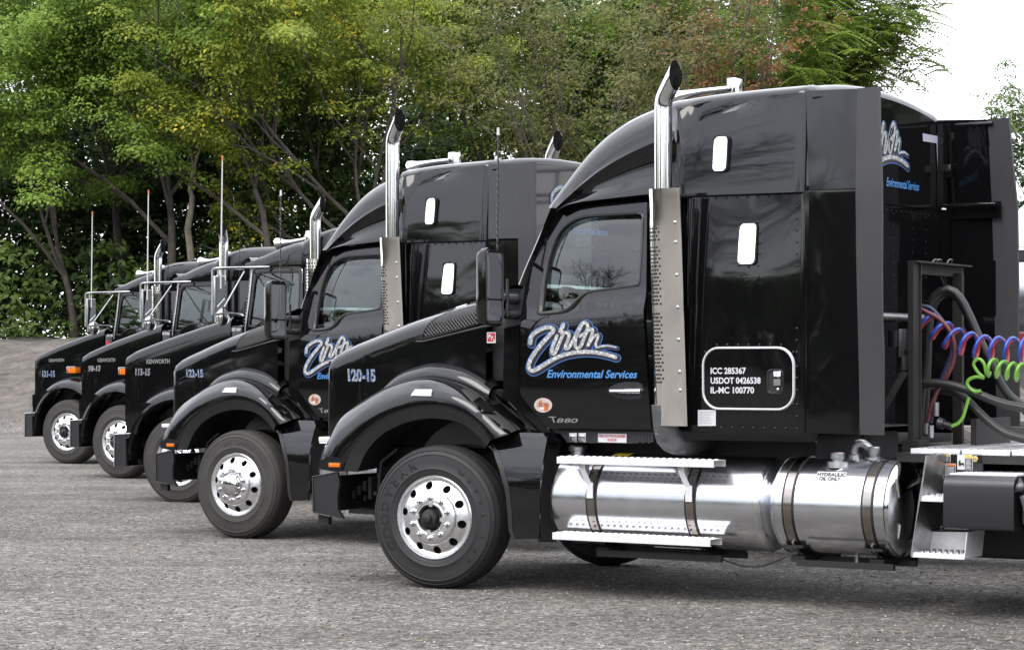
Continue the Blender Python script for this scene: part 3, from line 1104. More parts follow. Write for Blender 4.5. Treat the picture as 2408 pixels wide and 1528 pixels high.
def make_wheel(parent, loc, steer, side, tyre, rimname='polished_rim', capped=False, letters=None, front=True, dual=False, name='wheel'):
    """tyre with rim, hub and lug nuts as sub-parts; outer face towards +y of its own space"""
    prof = [(0.292, -0.03), (0.305, -0.012), (0.335, -0.002), (0.352, -0.0005), (0.356, 0.003), (0.36, 0.0), (0.41, 0.002), (0.455, -0.004), (0.459, -0.0005), (0.463, -0.006),
            (0.485, -0.016), (0.488, -0.012), (0.492, -0.02), (0.505, -0.034), (0.514, -0.045), (0.519, -0.06), (0.522, -0.075), (0.523, -0.088),
            (0.512, -0.09), (0.512, -0.097), (0.524, -0.099), (0.525, -0.121), (0.513, -0.123), (0.513, -0.131), (0.525, -0.133), (0.5255, -0.155)]
    if dual: prof = [(a, b * 1.0) for a, b in prof]
    full = prof + [(a, -0.31 - b) for a, b in prof[::-1]]
    m = MB()
    m.lathe(full, 72, 'y')
    ty = m.build(name, tyre, parent, smooth=40)
    ty.location = loc
    ty.rotation_euler = (0, 0, steer + (0 if side > 0 else math.pi))
    # rim
    m = MB()
    m.lathe([(0.306, -0.026), (0.307, -0.010), (0.300, -0.002), (0.292, -0.003), (0.288, -0.014), (0.284, -0.03)], 64, 'y')
    def yy(r_):
        return float(np.interp(r_, [0.175, 0.188, 0.2, 0.235, 0.265, 0.284], [0.052, 0.046, 0.022, 0.008, -0.014, -0.03])) if front else \
            float(np.interp(r_, [0.175, 0.188, 0.2, 0.235, 0.265, 0.284], [-0.13, -0.128, -0.12, -0.10, -0.07, -0.03]))
    dphi = R(18)
    for k in range(10):
        c0 = R(36 * k + 10)
        hole, outer = [], []
        n = 32
        for i in range(n):
            a = 2 * math.pi * i / n
            sx, sz = math.cos(a), math.sin(a)
            q = max(abs(sx), abs(sz))
            ex, ez = sx / q, sz / q
            outer.append((c0 + ex * dphi, 0.242 + ez * 0.042))
            hr = 0.0295
            hole.append((c0 + hr * sx / 0.235, 0.235 + hr * sz))
        rows = []
        for t in (0, 0.25, 0.5, 0.75, 1.0):
            row = []
            for o_, h_ in zip(outer, hole):
                ph, rr = o_[0] * (1 - t) + h_[0] * t, o_[1] * (1 - t) + h_[1] * t
                row.append((rr * math.cos(ph), yy(rr), rr * math.sin(ph)))
            rows.append(row)
        rows.append([(x, y - 0.02, z) for x, y, z in rows[-1]])
        m.grid(rows, close_v=True)
    y0 = yy(0.2)
    b0 = 0.0 if front else -0.185
    m.lathe([(0.2005, y0), (0.194, b0 + 0.036), (0.188, b0 + 0.044), (0.178, b0 + 0.05), (0.125, b0 + 0.054), (0.118, b0 + 0.054), (0.112, b0 + 0.050)], 64, 'y')
    m.build('rim', rimname, ty, smooth=30)
    m = MB()
    m.lathe([(0.29, -0.07), (0.2, -0.07), (0.05, -0.07)], 40, 'y')
    m.lathe([(0.29, -0.03), (0.29, -0.07)], 40, 'y')
    m.build('brake_drum', 'matte_black', ty)
    m = MB()
    if capped:
        m.lathe([(0.108, b0 + 0.05), (0.106, b0 + 0.085), (0.10, b0 + 0.10), (0.085, b0 + 0.115), (0.05, b0 + 0.125), (0.0, b0 + 0.128)], 40, 'y')
        m.build('hub_cap', 'chrome', ty)
    else:
        m.lathe([(0.112, b0 + 0.05), (0.108, b0 + 0.056), (0.100, b0 + 0.056), (0.094, b0 + 0.046), (0.090, b0 + 0.02)], 40, 'y')
        for k in range(4):
            a = R(90 * k + 5)
            c, s_ = math.cos(a), math.sin(a)
            m.box((0.1 * c - 0.015, b0 + 0.05, 0.1 * s_ - 0.015), (0.1 * c + 0.015, b0 + 0.064, 0.1 * s_ + 0.015))
        m.build('hub_ring', 'polished_rim', ty)
        m = MB()
        m.lathe([(0.088, b0 + 0.01), (0.066, b0 + 0.03), (0.064, b0 + 0.07), (0.058, b0 + 0.085), (0.034, b0 + 0.09), (0.032, b0 + 0.115), (0.022, b0 + 0.12), (0.0, b0 + 0.12)], 32, 'y')
        hb = m.build('hub', 'matte_black', ty)
        m = MB()
        for k in range(6):
            a = R(60 * k + 20)
            m.ball((0.05 * math.cos(a), b0 + 0.089, 0.05 * math.sin(a)), 0.006, 4)
    nut = None
    for k in range(10):
        a = R(36 * k + 18)
        loc_ = (0.146 * math.cos(a), b0 + 0.05, 0.146 * math.sin(a))
        if nut is None:
            q = MB()
            q.lathe([(0.0225, 0), (0.0225, 0.008), (0.017, 0.010), (0.0168, 0.026), (0.012, 0.034), (0.004, 0.037), (0.0, 0.037)], 12, 'y')
            nut = q.build('lug_nut', 'chrome', ty, smooth=25)
            nut.location = loc_
        else:
            c = nut.copy()
            link(c)
            c.location = loc_
    if letters:
        lm, items = letters
        m = MB()
        for s_, rad, a0, a1, hgt, flip in items:
            n = len(s_)
            for i, ch in enumerate(s_):
                if ch == ' ': continue
                a = R(a0 + (a1 - a0) * (i + 0.5) / n)      # clockwise angle from the top as seen from outside
                vs, fs = text2d(ch, 0.03)
                lo, hi = vs.min(0), vs.max(0)
                cx = (lo[0] + hi[0]) / 2
                k = hgt / 0.72
                wmax = abs(R(a1 - a0)) * rad / n * 0.9
                kx = min(k * 1.25, wmax / max(hi[0] - lo[0], 0.25))
                P = []
                for x, y in vs:
                    lx, ly = (x - cx) * kx, (y - 0.36) * k
                    if flip: lx, ly = -lx, -ly
                    aa = a + lx / rad
                    rr = rad + ly
                    P.append((-rr * math.sin(aa), float(np.interp(rr, [p[0] for p in prof[5:9]], [p[1] for p in prof[5:9]])) + 0.0016, rr * math.cos(aa)))
                m.add(P, fs)
        m.build('sidewall_lettering', lm, ty, smooth=0, recalc=False, kind='stuff')
    return ty

LOGO = [  # centrelines and widths measured on the door decal, zl units
    ([(126, 415), (134, 352), (168, 305), (245, 258), (325, 235), (378, 246), (388, 272), (345, 325), (262, 415), (190, 505), (135, 590), (108, 665), (118, 712), (152, 728), (215, 700), (305, 645), (400, 590), (500, 548), (620, 522), (740, 512), (860, 518), (980, 540), (1090, 572)], 44, None),
    ([(428, 330), (402, 400), (376, 470), (372, 522), (394, 536), (418, 498), (452, 420), (486, 340), (508, 292)], 38, None),
    ([(478, 300), (530, 296), (566, 306), (552, 380), (524, 452), (538, 480), (572, 450), (622, 360), (672, 262), (712, 200), (745, 182), (772, 200), (772, 250), (740, 345), (700, 440), (662, 474), (634, 440), (644, 345), (690, 245)], 37, None),
    ([(690, 335), (745, 300), (800, 262), (832, 262), (812, 350), (776, 440)], 36, None),
    ([(776, 440), (830, 360), (885, 318), (893, 345), (868, 420), (878, 462), (920, 452), (1000, 444), (1095, 462)], 34, (1.0, 0.55)),
    ([(500, 205), (484, 245), (464, 280)], 40, None)]

def logo_on(parent, place, name='logo'):
    """place(zx, zy, lift) -> (u, v, z)"""
    for lay, (nm, mt, dw, sh, lift) in enumerate((('logo_outline', 'blue_outline', 54, 14, 0.0012), ('logo_shadow', 'dark_print', 38, 14, 0.0022), ('logo', 'plate_print', 0, 0, 0.0032))):
        m = MB()
        for k, (pts, wd, tp) in enumerate(LOGO):
            P = [(x + sh, y + sh * 0.85) for x, y in pts]
            stroke(m, P, wd + dw, lambda a, b, q=lift + k * 0.00012: place(a, b, q), n=len(pts) * 6, taper=tp)
        m.build(nm, mt, parent, half=HALF, smooth=0, recalc=False)

def number_on(parent, s, corners, place, fat=0.025, blue=True):
    for nm, mt, b_, lift in (('number_outline', 'blue_outline' if blue else 'grey_print', 0.07, 0.0012), ('number_edge', 'dark_print', 0.045, 0.002), ('number', 'plate_print_fine', fat - 0.01, 0.0028)):
        m = MB()
        bl, br, tl = [np.array(c, float) for c in corners]
        g = b_ * 0.9
        ux, uy = (br - bl) / max(len(s), 1), (tl - bl)
        c2 = (bl - ux * g - uy * g * 0.6, br + ux * g - uy * g * 0.6, tl - ux * g + uy * g * 0.6)
        text_on(m, s, c2, lambda a, c: place(a, c, lift), bold=b_)
        m.build(nm, mt, parent, half=HALF, smooth=0, recalc=False)

# --- surface functions of the newer truck
_zb = U('zl', 0.24, (130, 185), (1420, 45))
def v_door(u, z):
    zb = _zb[0][1] + (u - _zb[0][0]) / (_zb[1][0] - _zb[0][0]) * (_zb[1][1] - _zb[0][1])
    s = sstep(zb - 0.02, zb + 0.13, z)
    return 0.205 + 0.012 * ((z - 1.55) / 0.5) ** 2 * (1 - s) + 0.055 * s + 0.12 * max(0, z - 2.05) / 0.7

hood_px = [(803, 834), (812, 824), (830, 815), (860, 802), (920, 777), (990, 750), (1050, 731), (1112, 712), (1176, 693)]
def hood_vs(u):
    return float(np.interp(u, [-0.45, 0.95], [0.255, 0.40]))
_hs = []
for p in hood_px:
    vv = 0.4
    for _ in range(4):
        a = uz(p, vv)
        vv = hood_vs(a[0]) + 0.19
    _hs.append(a)
_hu = np.array([a[0] for a in _hs][::-1])
_hz = np.array([a[1] for a in _hs][::-1])
def hood_zt(u):
    return float(np.interp(u, _hu, _hz))
HP = [(-0.30, 0.0), (-0.16, 0.001), (-0.11, 0.006), (-0.075, 0.022), (-0.047, 0.055), (-0.024, 0.10), (-0.008, 0.155), (0.0, 0.21)]
def v_hood(u, z):
    d_ = z - hood_zt(u)
    return hood_vs(u) + float(np.interp(d_, [a for a, b in HP], [b for a, b in HP]))

def v_sleeper(u, z):
    # gently pillowed lower side panel
    a, b = (u + 2.35) / 0.5, (z - 2.0) / 0.85
    return 0.150 - 0.012 * max(0, 1 - a * a) * max(0, 1 - b * b) + 0.05 * (1 - sstep(0.0, 0.07, (_slf - u))) + 0.075 * max(0, z - 2.22) ** 1.35 * (0.6 + 0.4 * max(0, 1 - a * a))
_slf = uz((1607, 700), 0.17)[0]
UR = uz((1899, 455), 0.17)[0]                     # plane of the sleeper's back wall

def stack_rings(bx, vc, rp, z0, zb, ue, slant, ang=36.0):
    """upright pipe, mitred bend, then cut off by the plane u = ue (+ slant)"""
    seg = 24
    th = np.linspace(0, 2 * math.pi, seg, endpoint=False)
    a = R(ang)
    ax = np.array([-math.sin(a), math.cos(a)])
    rows = [[(bx + rp * math.cos(t), vc + rp * math.sin(t), z) for t in th] for z in np.linspace(z0, zb - 0.12, 4)]
    n_arc = 6
    Rb = 0.16
    for k in range(n_arc + 1):
        b = a * k / n_arc
        cx, cz = bx - Rb * (1 - math.cos(b)), zb - 0.10 + Rb * math.sin(b)
        e = np.array([math.cos(b), math.sin(b)])
        rows.append([(cx + rp * math.cos(t) * e[0], vc + rp * math.sin(t), cz + rp * math.cos(t) * e[1]) for t in th])
    base = rows[-1]
    for s in (0.33, 0.66, 1.0):
        row = []
        for p in base:
            L_ = (p[0] - ue) / -ax[0] + slant
            L_ = max(L_, 0.015)
            row.append((p[0] + ax[0] * L_ * s, p[1], p[2] + ax[1] * L_ * s))
        rows.append(row)
    return rows

def stack_rows(m, bx, vc, rp, z0, zb, ue, slant):
    m.grid(stack_rings(bx, vc, rp, z0, zb, ue, slant), close_v=True)

def stack_mouth(m, bx, vc, rp, zb, ue, slant):
    last = stack_rings(bx, vc, rp, 1.2, zb, ue, slant)[-1]
    c0 = np.mean(last, axis=0)
    inner = [tuple(c0 + (np.array(p) - c0) * 0.95 + np.array([0.004, 0, -0.004])) for p in last]
    deep = [tuple(c0 + (np.array(p) - c0) * 0.85 + np.array([0.07, 0, -0.09])) for p in last]
    m.grid([inner, deep], close_v=True)
    m.add(deep, [tuple(range(len(deep)))])

def build_t880():
    t = truck_root(1, 'nearest black truck, number 120-15 on its hood, two bright tanks along its side')
    B = dict(parent=t, half=HALF)
    def both(m, name, mt, **k):
        o = m.build(name, mt, mirror=False, **B, **k)
        m.build(name, mt, mirror=True, **B, **k)
        return o
    # ---------------- hood
    m = MB()
    us = list(np.linspace(_hu[0], _hu[-1] - 0.03, 26)) + [_hu[-1] - 0.012, _hu[-1]]
    rows = []
    for i, u in enumerate(us):
        zt, vs = hood_zt(u), hood_vs(u)
        ins = 0.0 if i < 26 else (0.008 if i == 26 else 0.025)
        row = [(u, vs + ins, 1.02)] + [(u, vs + b_ + ins, zt + a_ - ins * 0.6) for a_, b_ in HP]
        row += [(u, vs + 0.3, zt + 0.028 - ins), (u, 0.9, zt + 0.045 - ins), (u, HALF, zt + 0.05 - ins)]
        row += [(a_, 2 * HALF - b_, c_) for a_, b_, c_ in row[-2::-1]]
        rows.append(row)
    m.grid(rows)
    un = _hu[-1]
    m.add([(un, 0.43, 1.02), (un, 0.43, hood_zt(un) - 0.05), (un, 2 * HALF - 0.43, hood_zt(un) - 0.05), (un, 2 * HALF - 0.43, 1.02)], [(0, 1, 2, 3)])
    hood = m.build('hood', 'paint', smooth=38, **B)
    m = MB()
    zt = hood_zt(un)
    m.box((un + 0.005, 0.62, 0.95), (un + 0.03, 1.88, zt - 0.08), 0.01)
    gr = m.build('grille', 'matte_black', **B)
    for k in range(11):
        m = MB()
        m.box((un + 0.03, 0.66, 1.0 + k * 0.055), (un + 0.045, 1.84, 1.016 + k * 0.055))
        m.build('grille_bar', 'chrome', gr, half=HALF)
    # vent in the hood side
    loop = U('z5', v_hood, (552, 432), (562, 395), (590, 352), (640, 322), (700, 300), (757, 284), (800, 272), (806, 350), (790, 366), (700, 394))
    lp = lin(loop + loop[:1], 61)[:-1]
    c = lp.mean(0)
    inn = [(c[0] + (a - c[0]) * 0.93, c[1] + (b - c[1]) * 0.84) for a, b in lp]
    both(ring_panel([tuple(p) for p in lp], inn, lambda a, b: v_hood(a, b) - 0.001, 0.03, 0.012), 'vent_frame', 'black_plastic')
    m = poly_panel(inn, vf=lambda a, b: v_hood(a, b) - 0.004, step=0.1, thick=0)
    both(m, 'vent_recess', 'matte_black')
    m = MB()
    P = np.array(inn)
    def inside(x, z):
        j = len(P) - 1
        r_ = False
        for i in range(len(P)):
            if (P[i][1] > z) != (P[j][1] > z) and x < (P[j][0] - P[i][0]) * (z - P[i][1]) / (P[j][1] - P[i][1]) + P[i][0]: r_ = not r_
            j = i
        return r_
    u0, u1, z0, z1 = P[:, 0].min(), P[:, 0].max(), P[:, 1].min(), P[:, 1].max()
    for sgn in (1, -1):
        for k in range(-24, 44):
            pts = []
            for q in np.linspace(0, 1, 60):
                x = u0 + k * 0.034 + sgn * q * (z1 - z0) * 1.1
                z = z0 + q * (z1 - z0)
                if inside(x, z): pts.append((x, v_hood(x, z) - 0.009 - 0.001 * sgn, z))
            if len(pts) > 2:
                a, b = pts[0], pts[-1]
                mid = pts[len(pts) // 2]
                m.tube([a, mid, b], 0.0026, 4, False)
    both(m, 'vent_mesh', 'box_grey', smooth=0, kind='stuff')
    # crease strip under the vent, standing 8 mm proud
    m = MB()
    q = U('z5', v_hood, (530, 438), (560, 437), (700, 402), (800, 378), (868, 368))
    m.tube([(a, v_hood(a, b) + 0.004, b) for a, b in q], 0.012, 8)
    both(m, 'hood_crease', 'paint')
    # ---------------- front fenders
    A = U('z5', 0.22, (205, 800), (240, 735), (330, 668), (420, 618), (500, 590), (570, 579), (640, 584), (720, 609), (800, 654), (870, 710), (930, 760), (962, 792))
    Cc = U('z5', 0.03, (150, 905), (185, 850), (235, 795), (320, 725), (410, 680), (500, 652), (580, 645), (665, 655), (745, 690), (815, 745), (860, 790), (905, 812))
    Dd = U('z5', 0.02, (232, 962), (255, 905), (290, 848), (340, 795), (420, 742), (500, 712), (580, 700), (660, 706), (740, 740), (790, 780), (812, 812), (828, 838))
    E_ = U('z5', 0.05, (290, 965), (330, 880), (390, 815), (480, 768), (580, 748), (680, 758), (740, 785), (790, 830), (815, 862))
    n = 34
    A, Cc, Dd, E_ = [catmull(x, n) for x in (A, Cc, Dd, E_)]
    rows = [[(a, 0.45, b) for a, b in A]]
    for k in range(8):
        s = k / 7.0
        e1 = s ** 1.5
        e2 = s ** 0.8
        rows.append([(a[0] * (1 - e1) + c_[0] * e1, 0.22 - 0.19 * e2, a[1] * (1 - e1) + c_[1] * e1) for a, c_ in zip(A, Cc)])
    rows.append([(c_[0] * 0.5 + d_[0] * 0.5, 0.018, c_[1] * 0.5 + d_[1] * 0.5) for c_, d_ in zip(Cc, Dd)])
    rows.append([(a, 0.02, b) for a, b in Dd])
    m = MB()
    m.grid(rows)
    fo = both(m, 'fender', 'paint', smooth=50)
    m = MB()
    m.grid([[(a, 0.021, b) for a, b in Dd], [(a, 0.05, b) for a, b in E_], [(a, 0.5, b + 0.03) for a, b in E_]])
    both(m, 'wheel_arch', 'black_plastic', smooth=50)
    # flare that carries the fender into the hood side
    F1 = catmull(U('z5', 0.36, (400, 640), (470, 566), (550, 534), (620, 521), (700, 528), (770, 548), (825, 578), (866, 612)), 24)
    F2 = catmull(U('z5', 0.21, (372, 660), (440, 618), (500, 596), (570, 585), (640, 590), (720, 614), (790, 648), (822, 662)), 24)
    rows = []
    for k in range(7):
        s = k / 6.0
        e1, e2 = 1 - math.cos(s * math.pi / 2), math.sin(s * math.pi / 2)
        rows.append([(a[0] * (1 - e1) + b[0] * e1, 0.38 - 0.17 * e2, a[1] * (1 - e1) + b[1] * e1) for a, b in zip(F1, F2)])
    rows.append([(b[0], 0.24, b[1] - 0.05) for b in F2])
    m = MB()
    m.grid(rows)
    both(m, 'fender_flare', 'paint', smooth=50)
    # quarter fender behind the wheel
    def vq(u, z):
        return 0.03 + 0.20 * max(0, (z - 0.75) / 0.5) ** 2 
    loop = U('z5', vq, (815, 850), (860, 826), (900, 812), (955, 806), (1045, 808), (1060, 832), (1050, 890), (1037, 970), (1031, 1060), (1030, 1140), (1028, 1236), (930, 1238), (918, 1200), (915, 1130), (905, 1030), (880, 950), (850, 892))
    both(poly_panel(loop, vf=vq, step=0.05, thick=0.02), 'quarter_fender', 'paint', smooth=50)
    inn = U('z5', 0.02, (800, 842), (815, 850), (850, 892), (880, 950), (905, 1030), (915, 1130), (918, 1200), (930, 1238), (915, 1238), (902, 1200), (898, 1130), (886, 1030), (858, 950), (825, 885))
    both(poly_panel(inn, vf=lambda a, b: vq(a, b) - 0.004, step=0.1, thick=0.06), 'quarter_fender_lip', 'black_plastic')
    # step well behind the quarter fender
    lp = U('z5', 0.33, (985, 690), (1110, 840), (1100, 900), (1090, 1250), (1020, 1250), (1020, 800), (930, 720))
    both(poly_panel(lp, vf=0.34, step=0.2, thick=0.02), 'step_well', 'matte_black')
    # sloping cowl shoulder between fender and door
    ca = U('z5', 0.26, (855, 655), (905, 690), (950, 735), (1000, 775), (1060, 835))
    cb = U('z5', 0.30, (872, 632), (930, 672), (975, 700), (1040, 765), (1112, 842))
    m = MB()
    m.grid([[(a, 0.33, b - 0.06) for a, b in ca], [(a, 0.25, b) for a, b in ca], [(a, 0.235, b + 0.02) for a, b in ca], [(a, 0.30, b) for a, b in cb]])
    both(m, 'cowl_shoulder', 'paint', smooth=60)
    # ---------------- wheel well shadows, engine, chassis
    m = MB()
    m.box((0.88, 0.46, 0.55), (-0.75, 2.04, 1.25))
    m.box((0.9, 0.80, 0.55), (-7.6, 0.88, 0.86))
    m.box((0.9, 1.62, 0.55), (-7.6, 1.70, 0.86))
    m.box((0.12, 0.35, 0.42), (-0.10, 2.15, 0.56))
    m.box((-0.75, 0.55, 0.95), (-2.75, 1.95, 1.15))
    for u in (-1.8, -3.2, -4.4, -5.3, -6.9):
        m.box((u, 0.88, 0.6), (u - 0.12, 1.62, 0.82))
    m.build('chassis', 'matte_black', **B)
    m = MB()
    for k in range(7):
        m.box((0.95 - 0.05 * k, 0.24, 0.62 + 0.03 * (k % 3)), (0.92 - 0.05 * k, 0.7, 0.68 + 0.035 * (k % 4)))
    m.tube([(0.75, 0.3, 0.62), (0.72, 0.3, 0.9), (0.6, 0.34, 1.0)], 0.02, 8)
    m.tube([(0.9, 0.34, 0.72), (0.9, 0.34, 0.60)], 0.016, 8)
    m.build('steering_gear', 'black_plastic', **B)
    # ---------------- bumper
    lp = U('zw', 0.0, (112, 478), (200, 462), (300, 440), (318, 520), (302, 640), (304, 735), (345, 806), (250, 790), (120, 760))
    both(poly_panel(lp, vf=lambda a, b: 0.0 + 0.03 * max(0, (1.0 - a)), step=0.1, thick=0.03), 'bumper_end', 'black_plastic')
    ub = lp[0][0]
    m = MB()
    m.box((ub - 0.03, 0.0, lp[0][1]), (ub + 0.012, 2 * HALF, lp[-1][1]), 0.012)
    m.build('bumper', 'matte_black', **B)
    m = MB()
    for a, b in zip(lp[:1] * 1 + lp[-1:], [lp[2], lp[-2]]):
        m.tube([(a[0], -0.004, a[1]), (b[0], -0.002 + 0.03 * max(0, 1 - b[0]), b[1])], 0.0045, 6)
    m.tube([(lp[0][0], -0.004, lp[0][1]), (lp[-1][0], -0.004, lp[-1][1])], 0.006, 6)
    both(m, 'bumper_edge', 'box_grey')
    m = MB()
    a, b = U('zw', 0.05, (155, 775), (235, 855))
    m.box((a[0], 0.05, a[1]), (b[0], 0.09, b[1]))
    both(m, 'bumper_flap', 'matte_black')
    # fender tip with marker lamp, headlamp
    lp = U('zw', 0.03, (168, 360), (235, 318), (345, 335), (376, 362), (345, 432), (300, 440), (172, 415))
    both(poly_panel(lp, vf=0.012, step=0.1, thick=0.10), 'fender_tip', 'paint')
    a, b = U('zw', 0.0, (228, 364), (330, 410))
    m = MB()
    m.box((a[0], 0.004, a[1]), (b[0], 0.02, b[1]), 0.003)
    mk = both(m, 'marker_lamp_base', 'black_plastic')
    a, b = U('zw', 0.0, (238, 370), (322, 404))
    m = MB()
    m.box((a[0], -0.006, a[1]), (b[0], 0.012, b[1]), 0.004)
    both(m, 'marker_lamp', 'amber')
    hl = U('zw', 0.1, (212, 285))[0]
    m = MB()
    m.lathe([(0.001, 0.10), (0.05, 0.09), (0.10, 0.05), (0.13, 0.0), (0.13, -0.12)], 28, 'x', (hl[0] - 0.01, 0.25, hl[1]))
    both(m, 'headlamp', 'headlamp')
    a, b = U('zw', 0.12, (168, 165), (240, 205))
    m = MB()
    m.box((a[0], 0.10, a[1]), (b[0] - 0.05, 0.22, b[1]), 0.006)
    both(m, 'headlamp_trim', 'white_body')
    # side marker on the fender crown
    q = U('z5', 0.1, (535, 655), (548, 630), (615, 630), (617, 657))
    m = MB()
    m.add([(a_, v_, b_) for (a_, b_), v_ in zip(q, (0.010, 0.028, 0.028, 0.010))] + [(a_, v_ + 0.05, b_ - 0.02) for (a_, b_), v_ in zip(q, (0.026, 0.045, 0.045, 0.026))],
          [(0, 1, 2, 3), (0, 4, 5, 1), (1, 5, 6, 2), (2, 6, 7, 3), (3, 7, 4, 0)])
    both(m, 'fender_lamp', 'headlamp')
    # ---------------- cab
    top = U('zc', v_door, (1508, 182), (1200, 190), (850, 206), (760, 222), (690, 246), (640, 278))
    pil = U('zc', v_door, (600, 345), (560, 430), (500, 580), (425, 740), (345, 915), (306, 1030), (285, 1180), (268, 1400))
    low = U('zl', v_door, (10, 500), (8, 960), (22, 1010), (60, 1062), (200, 1230), (318, 1368), (345, 1378), (900, 1383), (1495, 1389))
    loop = top + pil + low
    rub_o = U('zc', v_door, (412, 1290), (425, 1200), (455, 1000), (500, 790), (550, 640), (600, 530), (650, 460), (715, 400), (800, 350), (900, 322), (1150, 304), (1440, 289), (1475, 296), (1487, 320), (1480, 500), (1455, 880), (1447, 1000), (1430, 1028), (1200, 1060), (965, 1088), (905, 1110), (860, 1155), (815, 1210), (765, 1262), (700, 1292), (550, 1312), (440, 1318))
    rub_i = U('zc', v_door, (477, 1268), (487, 1180), (505, 1010), (540, 800), (585, 650), (635, 535), (680, 470), (740, 420), (810, 382), (900, 356), (1150, 338), (1420, 322), (1443, 326), (1450, 345), (1443, 510), (1425, 870), (1418, 980), (1405, 1000), (1190, 1030), (945, 1062), (885, 1085), (838, 1130), (795, 1180), (750, 1225), (690, 1250), (560, 1262), (490, 1272))
    n = 96
    ro, ri = lin(rub_o + rub_o[:1], n + 1)[:-1], lin(rub_i + rub_i[:1], n + 1)[:-1]
    mid = [tuple(p) for p in (ro * 0.6 + ri * 0.4)]
    dm = poly_panel(loop, [mid[::2]], v_door, step=0.06, thick=0.04)
    door = both(dm, 'door', 'paint', smooth=40)
    rp = ring_panel([tuple(p) for p in ro], [tuple(p) for p in ri], lambda a, b: v_door(a, b) + 0.006, 0.03, 0.012)
    rp.build('window_frame', 'window_rubber', door, half=HALF, smooth=50)
    gl = poly_panel([tuple(p) for p in ri[::2]], vf=lambda a, b: v_door(a, b) + 0.012 + 0.030 * ((b - 2.36) / 0.33) ** 2 + 0.022 * ((a + 1.15) / 0.42) ** 2, step=0.05, thick=0)
    gl.build('window', 'cab_glass', door, half=HALF)
    rd = [o for o in kids(t) if o.name.startswith('door')][1]
    rp.build('window_frame', 'window_rubber', rd, half=HALF, mirror=True, smooth=50)
    gl.build('window', 'cab_glass', rd, half=HALF, mirror=True)
    # door handle
    hu = U('zl', v_door, (1005, 960), (1015, 920), (1090, 875), (1200, 852), (1330, 855), (1390, 880), (1402, 920), (1398, 1010), (1370, 1040), (1250, 1050), (1100, 1030), (1020, 985))
    poly_panel(hu, vf=lambda a, b: v_door(a, b) - 0.004, step=0.2, thick=0.01).build('handle_recess', 'black_plastic', door, half=HALF)
    hu = U('zl', v_door, (1085, 905), (1110, 880), (1260, 876), (1288, 890), (1290, 1010), (1270, 1038), (1150, 1030), (1090, 985))
    poly_panel(hu, vf=lambda a, b: v_door(a, b) - 0.0055, step=0.2, thick=0).build('handle_well', 'matte_black', door, half=HALF)
    a, b, c = U('zl', v_door, (1015, 955), (1292, 955), (1382, 955))
    m = MB()
    vv = v_door(*b)
    m.tube([(a[0], vv - 0.012, a[1]), (a[0] - 0.03, vv - 0.03, a[1]), (b[0], vv - 0.032, b[1]), (c[0], vv - 0.022, c[1]), (c[0] - 0.004, vv, c[1])], [0.008, 0.016, 0.018, 0.018, 0.016], 10)
    hd = m.build('handle', 'chrome', door, half=HALF)
    # door print
    pl = lambda a, b, l: (lambda q: (q[0], v_door(*q) - l, q[1]))(U('zl', v_door, (a, b))[0])
    logo_on(door, pl)
    tm = MB()
    text_on(tm, 'Environmental Services', ((312, 806), (1332, 812), (318, 714)), lambda a, b: pl(a, b, 0.0025), bold=0.022, shear=0.22)
    tm.build('lettering', 'blue_print', door, half=HALF, smooth=0, recalc=False)
    for nm, mt, r1, lift in (('sticker', 'cream_print', 1.0, 0.0018),):
        m = MB()
        m.add([pl(270 + 102 * math.cos(a), 1115 + 82 * math.sin(a), lift) for a in np.linspace(0, 2 * math.pi, 32, endpoint=False)], [tuple(range(32))])
        stk = m.build(nm, mt, door, half=HALF, smooth=0, recalc=False)
    m = MB()
    for x0, y0, x1, y1 in ((222, 1056, 258, 1160), (280, 1100, 330, 1180)):
        m.add([pl(x0, y0, 0.0024), pl(x1, y0, 0.0024), pl(x1, y1, 0.0024), pl(x0, y1, 0.0024)], [(0, 1, 2, 3)])
    m.build('sticker_patch', 'orange_print', door, half=HALF, smooth=0, recalc=False)
    m = MB()
    text_on(m, 'CERTIFIED', ((205, 1108), (328, 1108), (205, 1086)), lambda a, b: pl(a, b, 0.003))
    text_on(m, 'CLEAN IDLE', ((198, 1134), (340, 1134), (198, 1112)), lambda a, b: pl(a, b, 0.003))
    text_on(m, 'C', ((294, 1162), (312, 1162), (294, 1142)), lambda a, b: pl(a, b, 0.003))
    m.build('sticker_lettering', 'black_print', door, half=HALF, smooth=0, recalc=False)
    m = MB()
    m.add([pl(228, 1138, 0.0028), pl(280, 1138, 0.0028), pl(280, 1164, 0.0028), pl(228, 1164, 0.0028)], [(0, 1, 2, 3)])
    m.build('sticker_box', 'white_print', door, half=HALF, smooth=0, recalc=False)
    # model badge: raised bright characters
    m = MB()
    for s_, c_ in (('T', ((366, 1312), (450, 1312), (330, 1243))), ('8', ((424, 1312), (500, 1312), (432, 1262))), ('8', ((508, 1312), (582, 1312), (514, 1262))), ('0', ((584, 1314), (662, 1314), (592, 1264)))):
        text_on(m, s_, c_, lambda a, b: pl(a, b, 0.005), bold=0.015, shear=0.1)
    m.build('badge', 'chrome', door, half=HALF, smooth=0, recalc=False)
    # A pillar and windscreen
    pa = U('zc', v_door, (310, 1030), (345, 925), (425, 750), (500, 590), (560, 440), (640, 278))
    pb = U('zc', 0.345, (270, 1012), (330, 860), (400, 700), (470, 540), (540, 385), (592, 252))
    pa, pb = catmull(pa, 10), catmull(pb, 10)
    m = MB()
